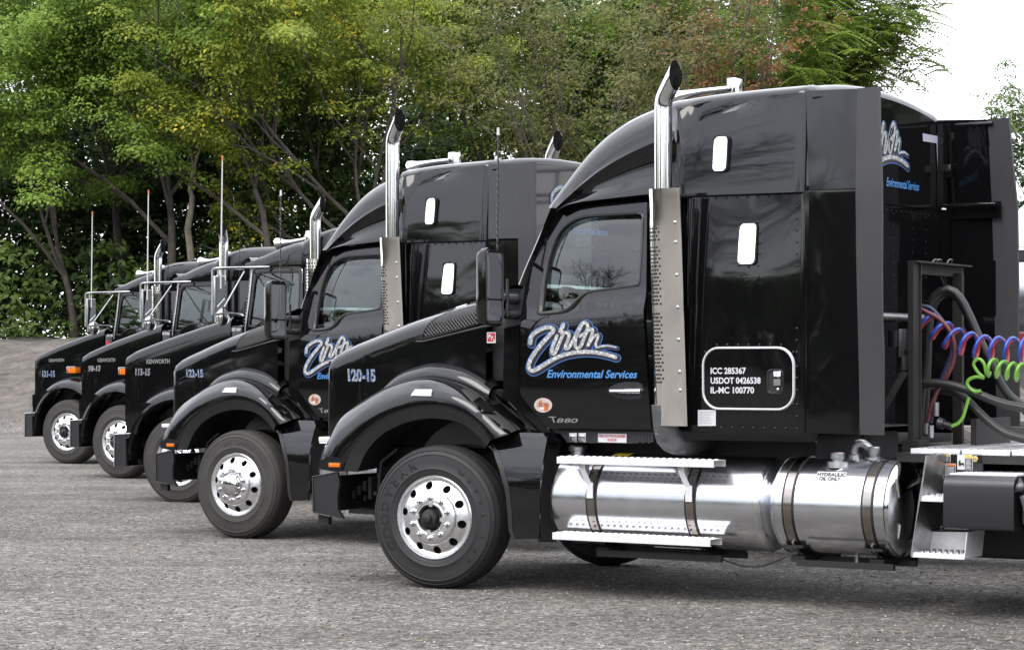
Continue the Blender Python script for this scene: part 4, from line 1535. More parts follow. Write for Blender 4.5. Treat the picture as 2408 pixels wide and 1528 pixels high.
    m.grid([[(a, v_door(a, b) + 0.01, b) for a, b in pa], [(a * 0.5 + c_ * 0.5, 0.285, b * 0.5 + e_ * 0.5) for (a, b), (c_, e_) in zip(pa, pb)],
            [(a, 0.33, b) for a, b in pb], [(a + 0.012, 0.36, b + 0.004) for a, b in pb], [(a, 0.39, b - 0.01) for a, b in pb]])
    both(m, 'windscreen_pillar', 'paint', smooth=60)
    m = MB()
    m.tube([(a + 0.004, 0.335, b) for a, b in pb], 0.010, 6)  # pale tube added as the sky reflection along the painted pillar edge
    both(m, 'windscreen_seal', 'dull_steel', smooth=60)
    m = MB()
    rows = []
    for s in np.linspace(0, 1, 13):
        vv = 0.38 + (2 * HALF - 0.76) * s
        k = 1 - (2 * s - 1) ** 2
        rows.append([(a + 0.27 * k, vv, b) for a, b in pb])
    m.grid(rows)
    m.build('windscreen', 'cab_glass', **B)
    m = MB()
    ur = _hu[0]
    zr_ = hood_zt(ur)
    wl, wt = pb[0], pb[-1]
    rows = []
    for u, z in ((ur + 0.02, zr_ - 0.01), (ur - 0.02, zr_ + 0.0), (wl[0] + 0.12, wl[1] - 0.03), (wl[0] + 0.02, wl[1])):
        rows.append([(u + (0.2 * (1 - (2 * s - 1) ** 2) if z == wl[1] else 0), 0.30 + (2 * HALF - 0.6) * s, z + (0.03 * (1 - (2 * s - 1) ** 2))) for s in np.linspace(0, 1, 9)])
    rows.insert(0, [(ur - 0.02, 0.26 + (2 * HALF - 0.52) * s, zr_ - 0.12) for s in np.linspace(0, 1, 9)])
    m.grid(rows)
    m.build('cowl', 'paint', smooth=50, **B)
    lp = U('zm', 0.245, (738, 1110), (915, 1072), (915, 1300), (918, 1500)) 
    lp2 = U('z5', 0.245, (950, 640), (985, 692), (1070, 795), (1112, 842), (1060, 850), (985, 790), (930, 720), (880, 655), (882, 600))
    both(poly_panel([lp[0], lp[1], lp[2]] + lp2, vf=0.245, step=0.15, thick=0.03), 'cowl_panel', 'paint')
    lp = U('zm', 0.24, (760, 840), (880, 735), (960, 630), (972, 620), (955, 760), (915, 1066), (740, 1106), (745, 960))
    both(poly_panel(lp, vf=0.25, step=0.2, thick=0.03), 'mirror_bracket_panel', 'black_plastic')
    # cab wall between door and sleeper, rocker, cab floor, back
    lp = UD(0.25, (1531, 452), (1612, 450), (1612, 1030), (1531, 1012))
    both(poly_panel(lp, vf=0.26, step=0.3, thick=0.03), 'cab_side', 'paint')
    q = U('zt', 0.27, (250, 15), (340, 22), (1180, 30), (1180, 90), (1060, 120), (975, 146), (345, 135))
    both(poly_panel(q, vf=0.265, step=0.3, thick=0.03), 'rocker_panel', 'black_plastic')
    m = MB()
    m.box((-0.55, 0.28, 1.14), (-1.75, 2.22, 1.19))
    m.box((-0.05, 0.32, 1.1), (-0.6, 2.18, 1.45))
    m.build('cab_floor', 'interior', **B)
    # interior
    m = MB()
    du = wl[0] - 0.0
    m.box((du + 0.28, 0.36, 1.5), (du - 0.10, 2 * HALF - 0.36, 1.98), 0.05)
    m.box((du - 0.02, 0.5, 1.92), (du - 0.12, 1.1, 2.06), 0.03)
    m.build('dashboard', 'interior', **B)
    for vs in (0.72, 2 * HALF - 0.72):
        m = MB()
        m.box((-1.28, vs - 0.24, 1.52), (-1.72, vs + 0.24, 1.70), 0.05)
        m.box((-1.66, vs - 0.24, 1.66), (-1.82, vs + 0.24, 2.28), 0.06)
        m.box((-1.68, vs - 0.13, 2.25), (-1.80, vs + 0.13, 2.50), 0.04)
        m.build('seat', 'interior', **B)
    m = MB()
    ring = []
    cw = np.array([du - 0.34, 0.72, 2.05])
    e1, e2 = np.array([-0.86, 0, -0.5]) * 1.0, np.array([0, 1.0, 0])
    e1 = np.array([-0.80, 0, -0.60])
    for a in np.linspace(0, 2 * math.pi, 29):
        ring.append(cw + 0.235 * (math.cos(a) * e1 + math.sin(a) * e2))
    m.tube(ring, 0.017, 8, False)
    for a in (0.5, 2.6, 4.7):
        m.tube([cw, cw + 0.235 * (math.cos(a) * e1 + math.sin(a) * e2)], 0.012, 6)
    m.tube([cw, cw + np.array([0.30, 0, -0.40])], 0.03, 8)
    m.build('steering_wheel', 'black_plastic', **B)
    # ---------------- roof fairing and sleeper top, one loft
    sil = [(1300, 487), (1320, 456), (1350, 413), (1390, 362), (1430, 322), (1480, 287), (1535, 262), (1600, 238), (1700, 222), (1800, 212), (1893, 204)]
    cre = [(1303, 495), (1330, 468), (1366, 431), (1405, 396), (1445, 367), (1485, 343), (1533, 319), (1560, 306), (1590, 262), (1645, 243), (1745, 231), (1893, 217)]
    bot = [(1304, 498), (1330, 482), (1370, 474), (1450, 465), (1533, 456), (1606, 461), (1893, 451)]
    n = 60
    def side_v(p, hi, lo):
        return hi if p < 1562 else lo + (hi - lo) * (1 - sstep(1562, 1596, p))
    def conv(pl_, hi, lo):
        P = lin(pl_, n)
        xs = np.linspace(pl_[0][0], pl_[-1][0], n)
        ys = np.interp(xs, [p[0] for p in pl_], [p[1] for p in pl_])
        res = []
        for x, y in zip(xs, ys):
            v_ = side_v(x, hi, lo)
            u_, z_ = uz((x, y), v_)
            res.append((u_, v_, z_))
        return np.array(res)
    S = conv(sil, 0.66, 0.46)
    Cr = conv(cre, 0.345, 0.205)
    Bt = conv(bot, 0.29, 0.15)
    # smooth the silhouette
    for _ in range(3):
        S[1:-1] = 0.25 * S[:-2] + 0.5 * S[1:-1] + 0.25 * S[2:]
    ut = UR + 0.062
    for arr in (S, Cr, Bt):
        wgt = np.clip((np.arange(n) - (n - 26)) / 25.0, 0, 1) ** 1.3
        arr[:, 0] += (ut - arr[-1, 0]) * wgt
    xs = np.linspace(1303, 1893, n)
    rows = [list(map(tuple, Bt + np.array([0, 0.04, -0.0])))]
    # bulged sleeper side: raised field below a ledge line
    led = np.interp(xs, [1300, 1600, 1640, 1700, 1780, 1840, 1893], [0, 0.55, 0.80, 0.86, 0.90, 0.94, 0.97])
    for fr_ in (0.0, 0.04, 0.15, 0.3, 0.45, 0.6, 0.75, 0.86):
        row = []
        for i in range(n):
            f_ = fr_ if xs[i] < 1596 else min(0.995, fr_ / 0.86 * led[i])
            p = Bt[i] * (1 - f_) + Cr[i] * f_
            if xs[i] < 1585:
                dd = 0.05 * math.sin(min(1.0, f_ / 0.97) * math.pi) ** 2
                p = p + np.array([0, dd - 0.02 * f_, 0])
            else:
                p = p + np.array([0, -0.012 * math.sin(min(1, f_ * 1.1) * math.pi), 0])
            row.append(tuple(p))
        rows.append(row)
    row = []
    row2 = []
    for i in range(n):
        dep = 0.055 * sstep(1596, 1625, xs[i]) * (1 - sstep(1690, 1840, xs[i]))
        f_ = 0.96 if xs[i] < 1596 else min(0.998, led[i] + 0.07)
        p = Bt[i] * (1 - f_) + Cr[i] * f_
        row.append((p[0], p[1] + dep, p[2]))
        row2.append((Cr[i][0], Cr[i][1] + dep * 0.9, Cr[i][2]))
    rows += [row, row2]
    for k in range(1, 6):
        s = k / 5.0
        e1, e2 = 1 - math.cos(s * math.pi / 2), math.sin(s * math.pi / 2)
        rows.append([tuple(np.array([c_[0] * (1 - s) + s_[0] * s, (c_[1]) * (1 - e1) + s_[1] * e1, c_[2] * (1 - e2) + s_[2] * e2])) for c_, s_ in zip(row2, S)])
    for s in (0.12, 0.3, 0.5, 0.75, 1.0):
        k = 1 - (1 - s) ** 2
        rr = []
        for i, p in enumerate(S):
            tt = i / (n - 1.0)
            rr.append((p[0] + 0.27 * k * (1 - tt) ** 2.2, p[1] + (HALF - p[1]) * s, p[2] + 0.065 * k * min(1, tt * 5)))
        rows.append(rr)
    # rounded rear edge
    ext = []
    for rr in rows:
        p = rr[-1]
        hi_ = p[2] > 3.2
        pts = []
        for k in (1, 2, 3, 4):
            a = k * math.pi / 8
            pts.append((p[0] - 0.06 * math.sin(a), p[1] + (0.06 * (1 - math.cos(a)) if p[1] < 0.4 else 0), p[2] - (0.06 * (1 - math.cos(a)) if hi_ else 0)))
        ext.append(rr + pts)
    full = ext + [[(a, 2 * HALF - b, c_) for a, b, c_ in rr] for rr in ext[-2::-1]]
    m = MB()
    m.grid(full)
    roof = m.build('roof', 'paint', smooth=35, **B)
    # seam line behind the joint
    m = MB()
    m.box((Bt[-1][0], 0.17, 2.78), (-1.9, 2 * HALF - 0.17, 2.86))
    m.build('roof_joint', 'matte_black', **B)
    # ---------------- sleeper
    lp = [uz(p, 0.165) for p in ((1607, 466), (1750, 461), (1884, 456), (1884, 1021), (1607, 1013))]
    sl_ = both(poly_panel(lp, vf=v_sleeper, step=0.05, thick=0.02), 'sleeper_side', 'paint_panel', smooth=60)
    a, b = lp[2], lp[3]
    m = MB()
    rows = []
    ue = a[0]
    for k in range(7):
        an = k / 6 * math.pi / 2
        rows.append([(ue - (UR * -1 + ue) * -0 - (ue - UR) * math.sin(an) * 1.0, v_sleeper(ue, z) + 0.06 * (1 - math.cos(an)), z) for z in np.linspace(b[1], a[1], 10)])
    m.grid(rows)
    both(m, 'sleeper_corner', 'paint', smooth=60)
    zlo, zhi = b[1], a[1]
    m = MB()
    m.add([(UR, 0.20, zlo), (UR, 2 * HALF - 0.2, zlo), (UR, 2 * HALF - 0.2, zhi), (UR, 0.20, zhi)], [(0, 1, 2, 3)])
    m.build('back_wall', 'paint_panel', **B)
    m = MB()
    zt_ = ext[15][-1][2]
    cap_ = [rr[-1] for rr in full]
    m.add(cap_, [tuple(range(len(cap_)))])
    m.box((UR + 0.01, 0.2, zhi + 0.004), (UR - 0.016, 2 * HALF - 0.2, zhi + 0.016))
    bw = m.build('upper_back_wall', 'paint', **B)
    # skirt under the sleeper
    q = U('zs', 0.155, (95, 1101), (1378, 1120), (1480, 1125), (1440, 1208), (240, 1186), (95, 1180))
    both(poly_panel(q, vf=lambda a_, b_: 0.15 + 0.02 * max(0, 1.15 - b_) / 0.06, step=0.3, thick=0.03), 'sleeper_skirt', 'paint')
    m = MB()
    m.box((_slf, 0.2, zlo), (UR, 2 * HALF - 0.2, zlo + 0.02))
    m.build('sleeper_floor', 'matte_black', **B)
    # windows: frame + pane
    def pane(zn, x0, y0, x1, y1, rad, vf, tilt, fw=7):
        (ua, za), (ub_, zb_) = U(zn, vf, (x0, y1), (x1, y0))
        lo, hi = min(ua, ub_), max(ua, ub_)
        o_ = rounded(lo - 0.012, za - 0.012, hi + 0.008, zb_ + 0.012, 0.035)
        i_ = rounded(lo, za, hi, zb_, 0.03)
        rp_ = ring_panel(o_, i_, vf, 0.02, 0.02)
        fr = rp_.build('window_frame', 'black_plastic', sl_, half=HALF)
        zm_ = (za + zb_) / 2
        poly_panel(i_, vf=lambda a_, b_: vf(lo, zb_) - 0.008 + tilt * (b_ - zb_), step=0.08, thick=0).build('window_pane', 'mirror_glass', fr, half=HALF)
    pane('zu', 657, 562, 843, 984, 0, v_sleeper, 0.135)
    def v_up(u, z):
        return 0.155
    pane('z3', 538, 573, 616, 781, 0, v_up, 0.115)
    # rivets
    m = MB()
    pts = [(310, 310), (418, 305), (527, 302), (636, 298), (746, 293), (856, 289), (967, 284), (1080, 278), (1165, 272), (1253, 268)]
    pts += [(1255, y) for y in range(392, 1060, 121)]
    pts += [(663, 557), (758, 537), (853, 551), (645, 660), (645, 772), (645, 884), (872, 660), (872, 768), (872, 876), (660, 995), (758, 1012), (853, 995)]
    R1 = U('zu', v_sleeper, *pts)
    pts = [(430, 207), (538, 208), (647, 208), (757, 208), (868, 208), (980, 208), (1092, 208), (270, 425), (270, 543), (270, 663), (308, 282), (308, 808), (1217, 282), (1217, 818),
           (430, 882), (538, 884), (646, 888), (757, 888), (868, 890), (980, 893), (1092, 892)]
    pts += [(1255, y) for y in (40, 160, 280, 430, 548, 675, 820, 942, 1070)]
    pts += [(367, 1053), (476, 1056), (586, 1058), (697, 1060), (806, 1062), (917, 1064), (1030, 1066), (1142, 1067)]
    R1 += U('zs', v_sleeper, *pts)
    for a_, b_ in R1:
        m.ball((a_, v_sleeper(a_, b_) - 0.001, b_), 0.0085, 6)
    m.build('rivets', 'paint', sl_, half=HALF, smooth=60, recalc=False, kind='stuff')
    m = MB()
    for xx, y0, y1 in ((243, 300, 1100), (1238, 300, 1100)):
        a_, b_ = U('zu', v_sleeper, (xx, y0))[0]
        m.box((a_, v_sleeper(a_, b_) - 0.002, b_ - 0.02), (a_ - 0.004, v_sleeper(a_, b_) + 0.03, 1.2))
    m.build('panel_joint', 'black_plastic', sl_, half=HALF)
    # luggage door
    vf = lambda a_, b_: v_sleeper(a_, b_) - 0.004
    (ua, za), (ub_, zb_) = U('zs', v_sleeper, (283, 876), (1236, 224))
    lo, hi = min(ua, ub_), max(ua, ub_)
    i_ = rounded(lo + 0.018, za + 0.018, hi - 0.018, zb_ - 0.018, 0.112, 9)
    o_ = rounded(lo, za, hi, zb_, 0.125, 9)
    ld = poly_panel(i_, vf=lambda a_, b_: v_sleeper(a_, b_) - 0.008, step=0.1, thick=0.02).build('luggage_door', 'paint_panel', sl_, half=HALF)
    ring_panel(o_, i_, vf, 0.02, 0.012).build('door_trim', 'white_body', sl_, half=HALF)
    vl = lambda a_, b_, l: (lambda q_: (q_[0], v_sleeper(*q_) - 0.008 - l, q_[1]))(U('zs', v_sleeper, (a_, b_))[0])
    m = MB()
    for s_, x0, x1, y0, y1 in (('ICC 285367', 371, 735, 508, 440), ('USDOT 0426538', 371, 886, 608, 540), ('IL-MC 100770', 371, 819, 708, 640)):
        text_on(m, s_, ((x0, y0), (x1, y0), (x0, y1)), lambda a_, b_: vl(a_, b_, 0.0015), bold=0.03)
    m.build('lettering', 'white_print', sl_, half=HALF, smooth=0, recalc=False)
    (ua, za), (ub_, zb_) = U('zs', v_sleeper, (950, 717), (1122, 457))
    o_ = rounded(min(ua, ub_), za, max(ua, ub_), zb_, 0.03)
    (ua, za), (ub_, zb_) = U('zs', v_sleeper, (972, 692), (1102, 480))
    i_ = rounded(min(ua, ub_), za, max(ua, ub_), zb_, 0.02)
    ring_panel(o_, i_, lambda a_, b_: v_sleeper(a_, b_) - 0.010, 0.01, 0.006).build('latch_frame', 'black_plastic', sl_, half=HALF)
    poly_panel(i_, vf=lambda a_, b_: v_sleeper(a_, b_) - 0.0095, step=0.3, thick=0).build('latch_recess', 'matte_black', sl_, half=HALF)
    (ua, za), (ub_, zb_) = U('zs', v_sleeper, (1030, 628), (1103, 480))
    m = MB()
    m.box((ua, 0.128, za), (ub_, 0.118, zb_), 0.003)
    m.ball((*[U('zs', v_sleeper, (1070, 665))[0][0]], 0.130, U('zs', v_sleeper, (1070, 665))[0][1]), 0.013, 8)
    m.build('latch', 'chrome', sl_, half=HALF)
    m = MB()
    q = [vl(235, 1042, -0.006), vl(419, 1040, -0.006), vl(419, 877, -0.006), vl(235, 877, -0.006)]
    m.add(q, [(0, 1, 2, 3)])
    pp = m.build('paper_label', 'white_print', sl_, half=HALF, smooth=0, recalc=False)
    m = MB()
    for k in range(8):
        y = 895 + 17 * k
        m.add([vl(250, y, -0.0052), vl(400 - (k * 37) % 60, y, -0.0052), vl(400 - (k * 37) % 60, y + 3, -0.0052), vl(250, y + 3, -0.0052)], [(0, 1, 2, 3)])
    m.build('label_lines', 'grey_print', sl_, half=HALF, smooth=0, recalc=False)
    # ---------------- side extenders behind the sleeper
    xv = lambda a_, b_: 0.145 - 0.035 * (UR - a_) / 0.5 + 0.10 * max(0, b_ - 2.80)
    up = U('z3', xv, (1075, 306), (1378, 294), (1388, 880), (1092, 888))
    lo_ = U('zu', xv, (1378, 246), (1890, 232)) + U('zs', xv, (1904, 1130), (1378, 1117))
    both(poly_panel(up, vf=xv, step=0.08, thick=0.02), 'side_extender', 'paint_panel', smooth=60)
    both(poly_panel(lo_, vf=xv, step=0.08, thick=0.02), 'side_extender', 'paint_panel', smooth=60)
    rt = U('z3', xv, (1380, 293), (1508, 280), (1512, 600), (1520, 850), (1522, 1100)) + U('zs', xv, (2133, 0), (2143, 300), (2142, 800), (2143, 1137), (1906, 1131))
    both(poly_panel(rt, vf=lambda a_, b_: xv(a_, b_) - 0.006 + 0.004 * math.sin(b_ * 5), step=0.1, thick=0.028), 'extender_trim', 'rubber_trim', smooth=60)
    zz = up[0][1]
    for a_, b_ in (((UR - 0.02, 0.20, zz - 0.06), (UR - 0.40, 0.22, zz - 0.03)), ((UR - 0.02, 0.19, 2.80), (UR - 0.42, 0.225, 2.83)), ((UR - 0.03, 0.24, 3.02), (UR - 0.10, 0.29, 3.12))):
        m = MB()
        m.box(a_, b_, 0.004)
        both(m, 'extender_brace', 'paint')
    m = MB()
    m.box((UR + 0.035, 0.172, zlo + 0.01), (UR - 0.06, 0.24, 2.79))
    both(m, 'corner_seal', 'paint')
    m = MB()
    m.box((UR + 0.03, 0.235, 2.80), (UR - 0.012, 0.30, S[-1][2] - 0.16))
    m.box((UR - 0.004, 0.225, 2.80), (UR - 0.05, 0.31, S[-1][2] - 0.10))
    m.box((UR - 0.02, 0.168, 2.72), (UR - 0.45, 0.178, 2.84))
    both(m, 'corner_seal', 'paint')
    # back wall print and rivets
    ur2 = UR - 0.003
    def bz(zn, x, y, l=0.0):
        v_, z_ = vz(px(zn, (x, y))[0], UR - 0.003)
        f_ = (z_ - zhi) / (S[-1][2] - zhi)
        return (UR - 0.001 - l, min(v_, 2 * HALF - 0.225), z_)
    # the decal is the door decal set on the back wall, right end measured at (512, 900) in zx
    v1, z1 = vz(px('zx', (512, 905))[0], ur2)
    v0, z0_ = vz(px('zx', (315, 420))[0], ur2)
    kz = (z0_ - z1) / (610 - 160)
    kv = kz * 1.02
    def bl_(x, y, l):
        z_ = z1 + (610 - y) * kz
        f_ = (z_ - zhi) / (S[-1][2] - zhi)
        return (UR - 0.001 - l, v1 - (1130 - x) * kv, z_)
    logo_on(bw, bl_)
    m = MB()
    v2, z2 = vz(px('zx', (606, 1112))[0], ur2)
    v3, z3 = vz(px('zx', (606, 1040))[0], ur2)
    hgt = z3 - z2
    text_on(m, 'Environmental Services', ((v2 - hgt * 11.0, z2), (v2, z2), (v2 - hgt * 11.0 + 0.01, z2 + hgt * 1.2)), lambda a_, b_: (UR - 0.004, a_, b_), bold=0.02, shear=0.12)
    m.build('lettering', 'blue_print', bw, half=HALF, smooth=0, recalc=False)
    m = MB()
    tp_ = [bz('zx', *p, 0.004) for p in ((657, 549), (819, 581), (822, 650), (838, 1069), (810, 1066), (793, 648), (660, 626))]
    sh_ = max(p[1] for p in [(0, vz(px('zx', q_)[0], UR)[0]) for q_ in ((838, 1069), (822, 650))]) - (2 * HALF - 0.24)
    tp_ = []
    for p in ((657, 549), (819, 581), (822, 650), (838, 1069), (810, 1066), (793, 648), (660, 626)):
        v_, z_ = vz(px('zx', p)[0], UR)
        tp_.append((UR - 0.006, v_ - max(0, sh_), z_))
    m.add(tp_, [(0, 1, 2, 5, 6), (2, 3, 4, 5)])
    m.build('reflective_tape', 'tape', bw, half=HALF, smooth=0, recalc=False)
    m = MB()
    for k in range(24):
        m.ball((UR, 0.26 + k * 0.087, zhi - 0.035), 0.006, 4)
    for v_ in (0.55, 0.9, 1.25, 1.6, 1.95, 2.2):
        for k in range(18):
            m.ball((UR, v_, zlo + 0.05 + k * 0.088), 0.005, 4)
    m.build('rivets', 'paint', [o for o in kids(t) if o.name.startswith('back_wall')][0], half=HALF, smooth=60, recalc=False, kind='stuff')
    # ---------------- exhaust stack with guard
    vst = 0.12
    bx = U('z2', vst, (1885, 1000))[0][0]
    ztop = U('z2', vst, (1885, 610))[0][1] + 0.07
    tip_t = U('z2', vst, (1972, 352))[0]
    tip_b = U('z2', vst, (1978, 505))[0]
    rp = 0.0625
    zmid = (tip_t[1] + tip_b[1]) / 2
    ue = (tip_t[0] + tip_b[0]) / 2
    def stack(vc, nm='exhaust_stack'):
        m = MB()
        stack_rows(m, bx, vc, rp, 1.15, ztop, ue, 0.0)
        o = m.build(nm, 'chrome', smooth=50, **B)
        m = MB()
        stack_mouth(m, bx, vc, rp, ztop, ue, 0.0)
        m.build('pipe_mouth', 'matte_black', o, half=HALF, smooth=50)
        a_, yc = R(-16), HALF - vc
        o.rotation_euler = (0, 0, a_)
        o.location = (bx - (math.cos(a_) * bx - math.sin(a_) * yc), yc - (math.sin(a_) * bx + math.cos(a_) * yc), 0)
        return o
    st = stack(vst)
    # guard: wrapped plate, perforated on its leading edge
    gtl, gbl, gtr = U('z6', 0.0, (790, 45), (778, 1366), (993, 42))
    z_t, z_b = gtl[1], gbl[1]
    uf, ub_ = gtl[0], gtr[0]
    prof = [(uf + 0.015, 0.20), (uf + 0.012, 0.14), (uf - 0.0, 0.075), (uf - 0.03, 0.030), (uf - 0.07, 0.006), (uf - 0.11, 0.0), (ub_ + 0.02, 0.0), (ub_, 0.004)]
    pr = catmull(prof, 34)
    m = MB()
    lean = lambda z: 0.045 - 0.105 * (z - z_b) / (z_t - z_b)
    rows = [[(a, b + lean(z), z) for a, b in pr] for z in np.linspace(z_b, z_t, 24)]
    m.grid(rows)
    rows = [[(a, b + lean(z) + 0.004, z) for a, b in pr] for z in (z_b, z_t)]
    m.grid(rows)
    g = m.build('stack_guard', 'guard_steel', smooth=60, **B)
    m = MB()
    holes = []
    for blk in ((265, 335), (370, 690), (740, 1060), (1080, 1140)):
        y = blk[0]
        k = 0
        while y < blk[1]:
            holes.append((y, k))
            y += 21
            k += 1
    for y, k in holes:
        zc_ = U('z6', 0.0, (800, y))[0][1]
        for q in range(5):
            s = 0.36 + q * 0.056 + (0.028 if k % 2 else 0)
            i = s * (len(pr) - 1)
            a = np.array([np.interp(i, range(len(pr)), pr[:, 0]), np.interp(i, range(len(pr)), pr[:, 1])])
            b = np.array([np.interp(i + 0.5, range(len(pr)), pr[:, 0]), np.interp(i + 0.5, range(len(pr)), pr[:, 1])])
            tg = (b - a) / (np.linalg.norm(b - a) + 1e-9)
            nr = np.array([-tg[1], tg[0]])
            if nr @ (a - np.array([uf - 0.1, 0.12])) < 0: nr = -nr
            ctr = a + nr * 0.0015
            P = [(ctr[0] + 0.0085 * math.cos(t_) * tg[0], ctr[1] + lean(zc_) + 0.0085 * math.cos(t_) * tg[1], zc_ + 0.0085 * math.sin(t_)) for t_ in np.linspace(0, 2 * math.pi, 8, endpoint=False)]
            m.add(P, [tuple(range(8))])
    m.build('guard_perforation', 'matte_black', g, half=HALF, smooth=0, recalc=False, kind='stuff')
    for y in (230, 340, 523, 703, 885, 1065, 1168):
        a = U('z6', 0.0, (962, y))[0]
        m = MB()
        m.lathe([(0.013, 0.0), (0.0125, -0.003), (0.008, -0.005), (0.007, -0.009), (0.0, -0.010)], 14, 'y', (a[0], lean(a[1]) - 0.001, a[1]))
        m.build('guard_bolt', 'dull_steel', g, half=HALF, smooth=30)
    m = MB()
    m.tube(catmull([(bx - 0.10, 0.85, 1.12), (bx - 0.10, 0.55, 1.10), (bx - 0.07, 0.28, 1.09), (bx - 0.02, 0.16, 1.13), (bx - 0.01, 0.13, 1.26), (bx - 0.005, 0.12, 1.36)], 22), 0.088, 18)
    m.build('exhaust_elbow', 'grey_cast', **B)
    # ---------------- mirror
    for sd in (False, True):
        (a0, zt1), (a1, zb1) = U('zm', -0.10, (388, 165), (520, 1080))
        m = MB()
        u_r = U('zm', -0.10, (520, 600))[0][0]
        u_f = U('zm', -0.10, (378, 600))[0][0]
        v_in = 0.125
        rows = []
        for s, k in ((0, 0.0), (0.0, 1.0), (0.15, 1.0), (0.5, 0.98), (0.85, 0.90), (1.0, 0.72), (1.0, 0.0)):
            u_ = u_r + (u_f - u_r) * s
            zc_, hz, vc, hv = (zt1 + zb1) / 2, (zt1 - zb1) / 2 * max(k, 0.001), (v_in - 0.10) / 2, (v_in + 0.10) / 2 * max(k, 0.001)
            rr = rounded(vc - hv, zc_ - hz, vc + hv, zc_ + hz, min(0.04, hv * 0.6, hz * 0.6) + 1e-4, 4)
            rows.append([(u_, a, b) for a, b in rr])
        m.grid(rows, close_v=True)
        mh = m.build('mirror', 'paint', parent=t, half=HALF, mirror=sd, smooth=45)
        zc_ = (zt1 + zb1) / 2
        m = MB()
        zs_ = U('zm', -0.1, (520, 770))[0][1]
        tilt = 0.10
        for z0q, z1q in ((zs_ + 0.006, zt1 - 0.035), (zb1 + 0.035, zs_ - 0.006)):
            rr = rounded(-0.082, z0q, 0.108, z1q, 0.022, 4)
            m.add([(u_r - 0.003 - tilt * (a - 0.0) * 0.0, a, b) for a, b in rr], [tuple(range(len(rr)))])
        m.build('mirror_pane', 'mirror_glass', mh, half=HALF, mirror=sd, smooth=0)
        m = MB()
        rr = rounded(-0.095, zb1 + 0.015, 0.12, zt1 - 0.015, 0.03, 4)
        ri2 = rounded(-0.084, zb1 + 0.032, 0.110, zt1 - 0.032, 0.022, 4)
        m.grid([[(u_r - 0.001, a, b) for a, b in rr], [(u_r - 0.012, a * 0.99, b) for a, b in rr], [(u_r - 0.004, a, b) for a, b in ri2]], close_v=True)
        m.build('mirror_rim', 'window_rubber', mh, half=HALF, mirror=sd)
        m = MB()
        for y0, y1, rz in ((755, 770, 0.035), (935, 950, 0.035)):
            za_ = U('zm', 0.0, (690, y0))[0][1]
            zb_ = U('zm', 0.2, (880, y1))[0][1]
            ua_, ub2 = u_r + 0.05, U('zm', 0.25, (900, y1))[0][0]
            m.tube([(ua_, 0.10, za_), (ua_ - 0.02, 0.15, za_), (ub2 + 0.02, 0.22, zb_), (ub2, 0.28, zb_)], [0.03, 0.032, 0.036, 0.036], 8)
        m.tube([(u_r - 0.02, 0.16, za_ - 0.02), (u_r - 0.02, 0.16, za_ + 0.25)], 0.012, 6)
        m.build('mirror_arm', 'black_plastic', parent=t, half=HALF, mirror=sd, smooth=45)
    # antenna on the mirror
    at_, ab_ = UD(0.0, (1168, 300), (1166, 590))
    m = MB()
    m.tube([(ab_[0], 0.02, ab_[1]), (at_[0], 0.02, at_[1] - 0.05)], 0.006, 6)
    an = m.build('antenna', 'black_plastic', **B)
    m = MB()
    hx = []
    for k in range(120):
        s = k / 119.0
        hx.append((ab_[0] + (at_[0] - ab_[0]) * s + 0.0065 * math.cos(k * 0.9), 0.02 + 0.0065 * math.sin(k * 0.9), ab_[1] + (at_[1] - 0.06 - ab_[1]) * s))
    m.tube(hx, 0.0018, 4, False)
    m.build('antenna_winding', 'grey_print', an, half=HALF)
    m = MB()
    m.tube([(at_[0], 0.02, at_[1] - 0.055), (at_[0], 0.02, at_[1])], [0.011, 0.009], 8)
    m.build('antenna_tip', 'antenna_white', an, half=HALF)
    # ---------------- horn on the roof
    vh = 0.75
    ha, hb_ = UD(vh, (1590, 220), (1722, 208))
    m = MB()
    path = [(ha[0] + 0.05, vh, ha[1] - 0.045), (ha[0] + 0.02, vh, ha[1] - 0.035), (ha[0] - 0.04, vh, ha[1] - 0.022), (ha[0] - 0.12, vh, ha[1] - 0.010), (ha[0] - 0.22, vh, ha[1]), (hb_[0], vh, hb_[1])]
    m.tube(path, [0.075, 0.062, 0.040, 0.028, 0.022, 0.020], 16)
    hn = m.build('air_horn', 'chrome', smooth=50, **B)
    m = MB()
    a, b = UD(vh, (1717, 186), (1738, 218))
    m.box((a[0], vh - 0.055, a[1]), (b[0], vh + 0.055, b[1] - 0.03), 0.008)
    m.build('horn_base', 'chrome', hn, half=HALF)
    m = MB()
    m.tube([(ha[0] - 0.02, vh, ha[1] - 0.02), (ha[0] - 0.02, vh, ha[1] - 0.16)], 0.012, 6)
    m.build('horn_post', 'chrome', hn, half=HALF)
    # ---------------- under-door latches, safety notice, grating
    vk = 0.262
    for x0 in (360, 449):
        (a, za_), (b, zb_) = U('zt', vk, (x0, 130), (x0 + 76, 40))
        m = MB()
        m.box((a, vk - 0.004, za_), (b, vk + 0.006, zb_), 0.004)
        k_ = m.build('latch_plate', 'dull_steel', **B)
        m = MB()
        m.lathe([(0.022, 0), (0.022, -0.008), (0.012, -0.010), (0.0, -0.011)], 14, 'y', ((a + b) / 2, vk - 0.004, (za_ + zb_) / 2))
        m.box(((a + b) / 2 - 0.008, vk - 0.016, (za_ + zb_) / 2 - 0.02), ((a + b) / 2 + 0.008, vk - 0.005, zb_ - 0.01), 0.003)
        m.build('latch_knob', 'chrome', k_, half=HALF)
    q = U('zt', vk, (643, 46), (921, 50), (920, 137), (643, 131))
    nt_ = poly_panel(q, vf=vk - 0.003, step=0.5, thick=0.004).build('notice_plate', 'white_print', **B)
    m = MB()
    pv = lambda a, b: (lambda q_: (q_[0], vk - 0.0045, q_[1]))(U('zt', vk, (a, b))[0])
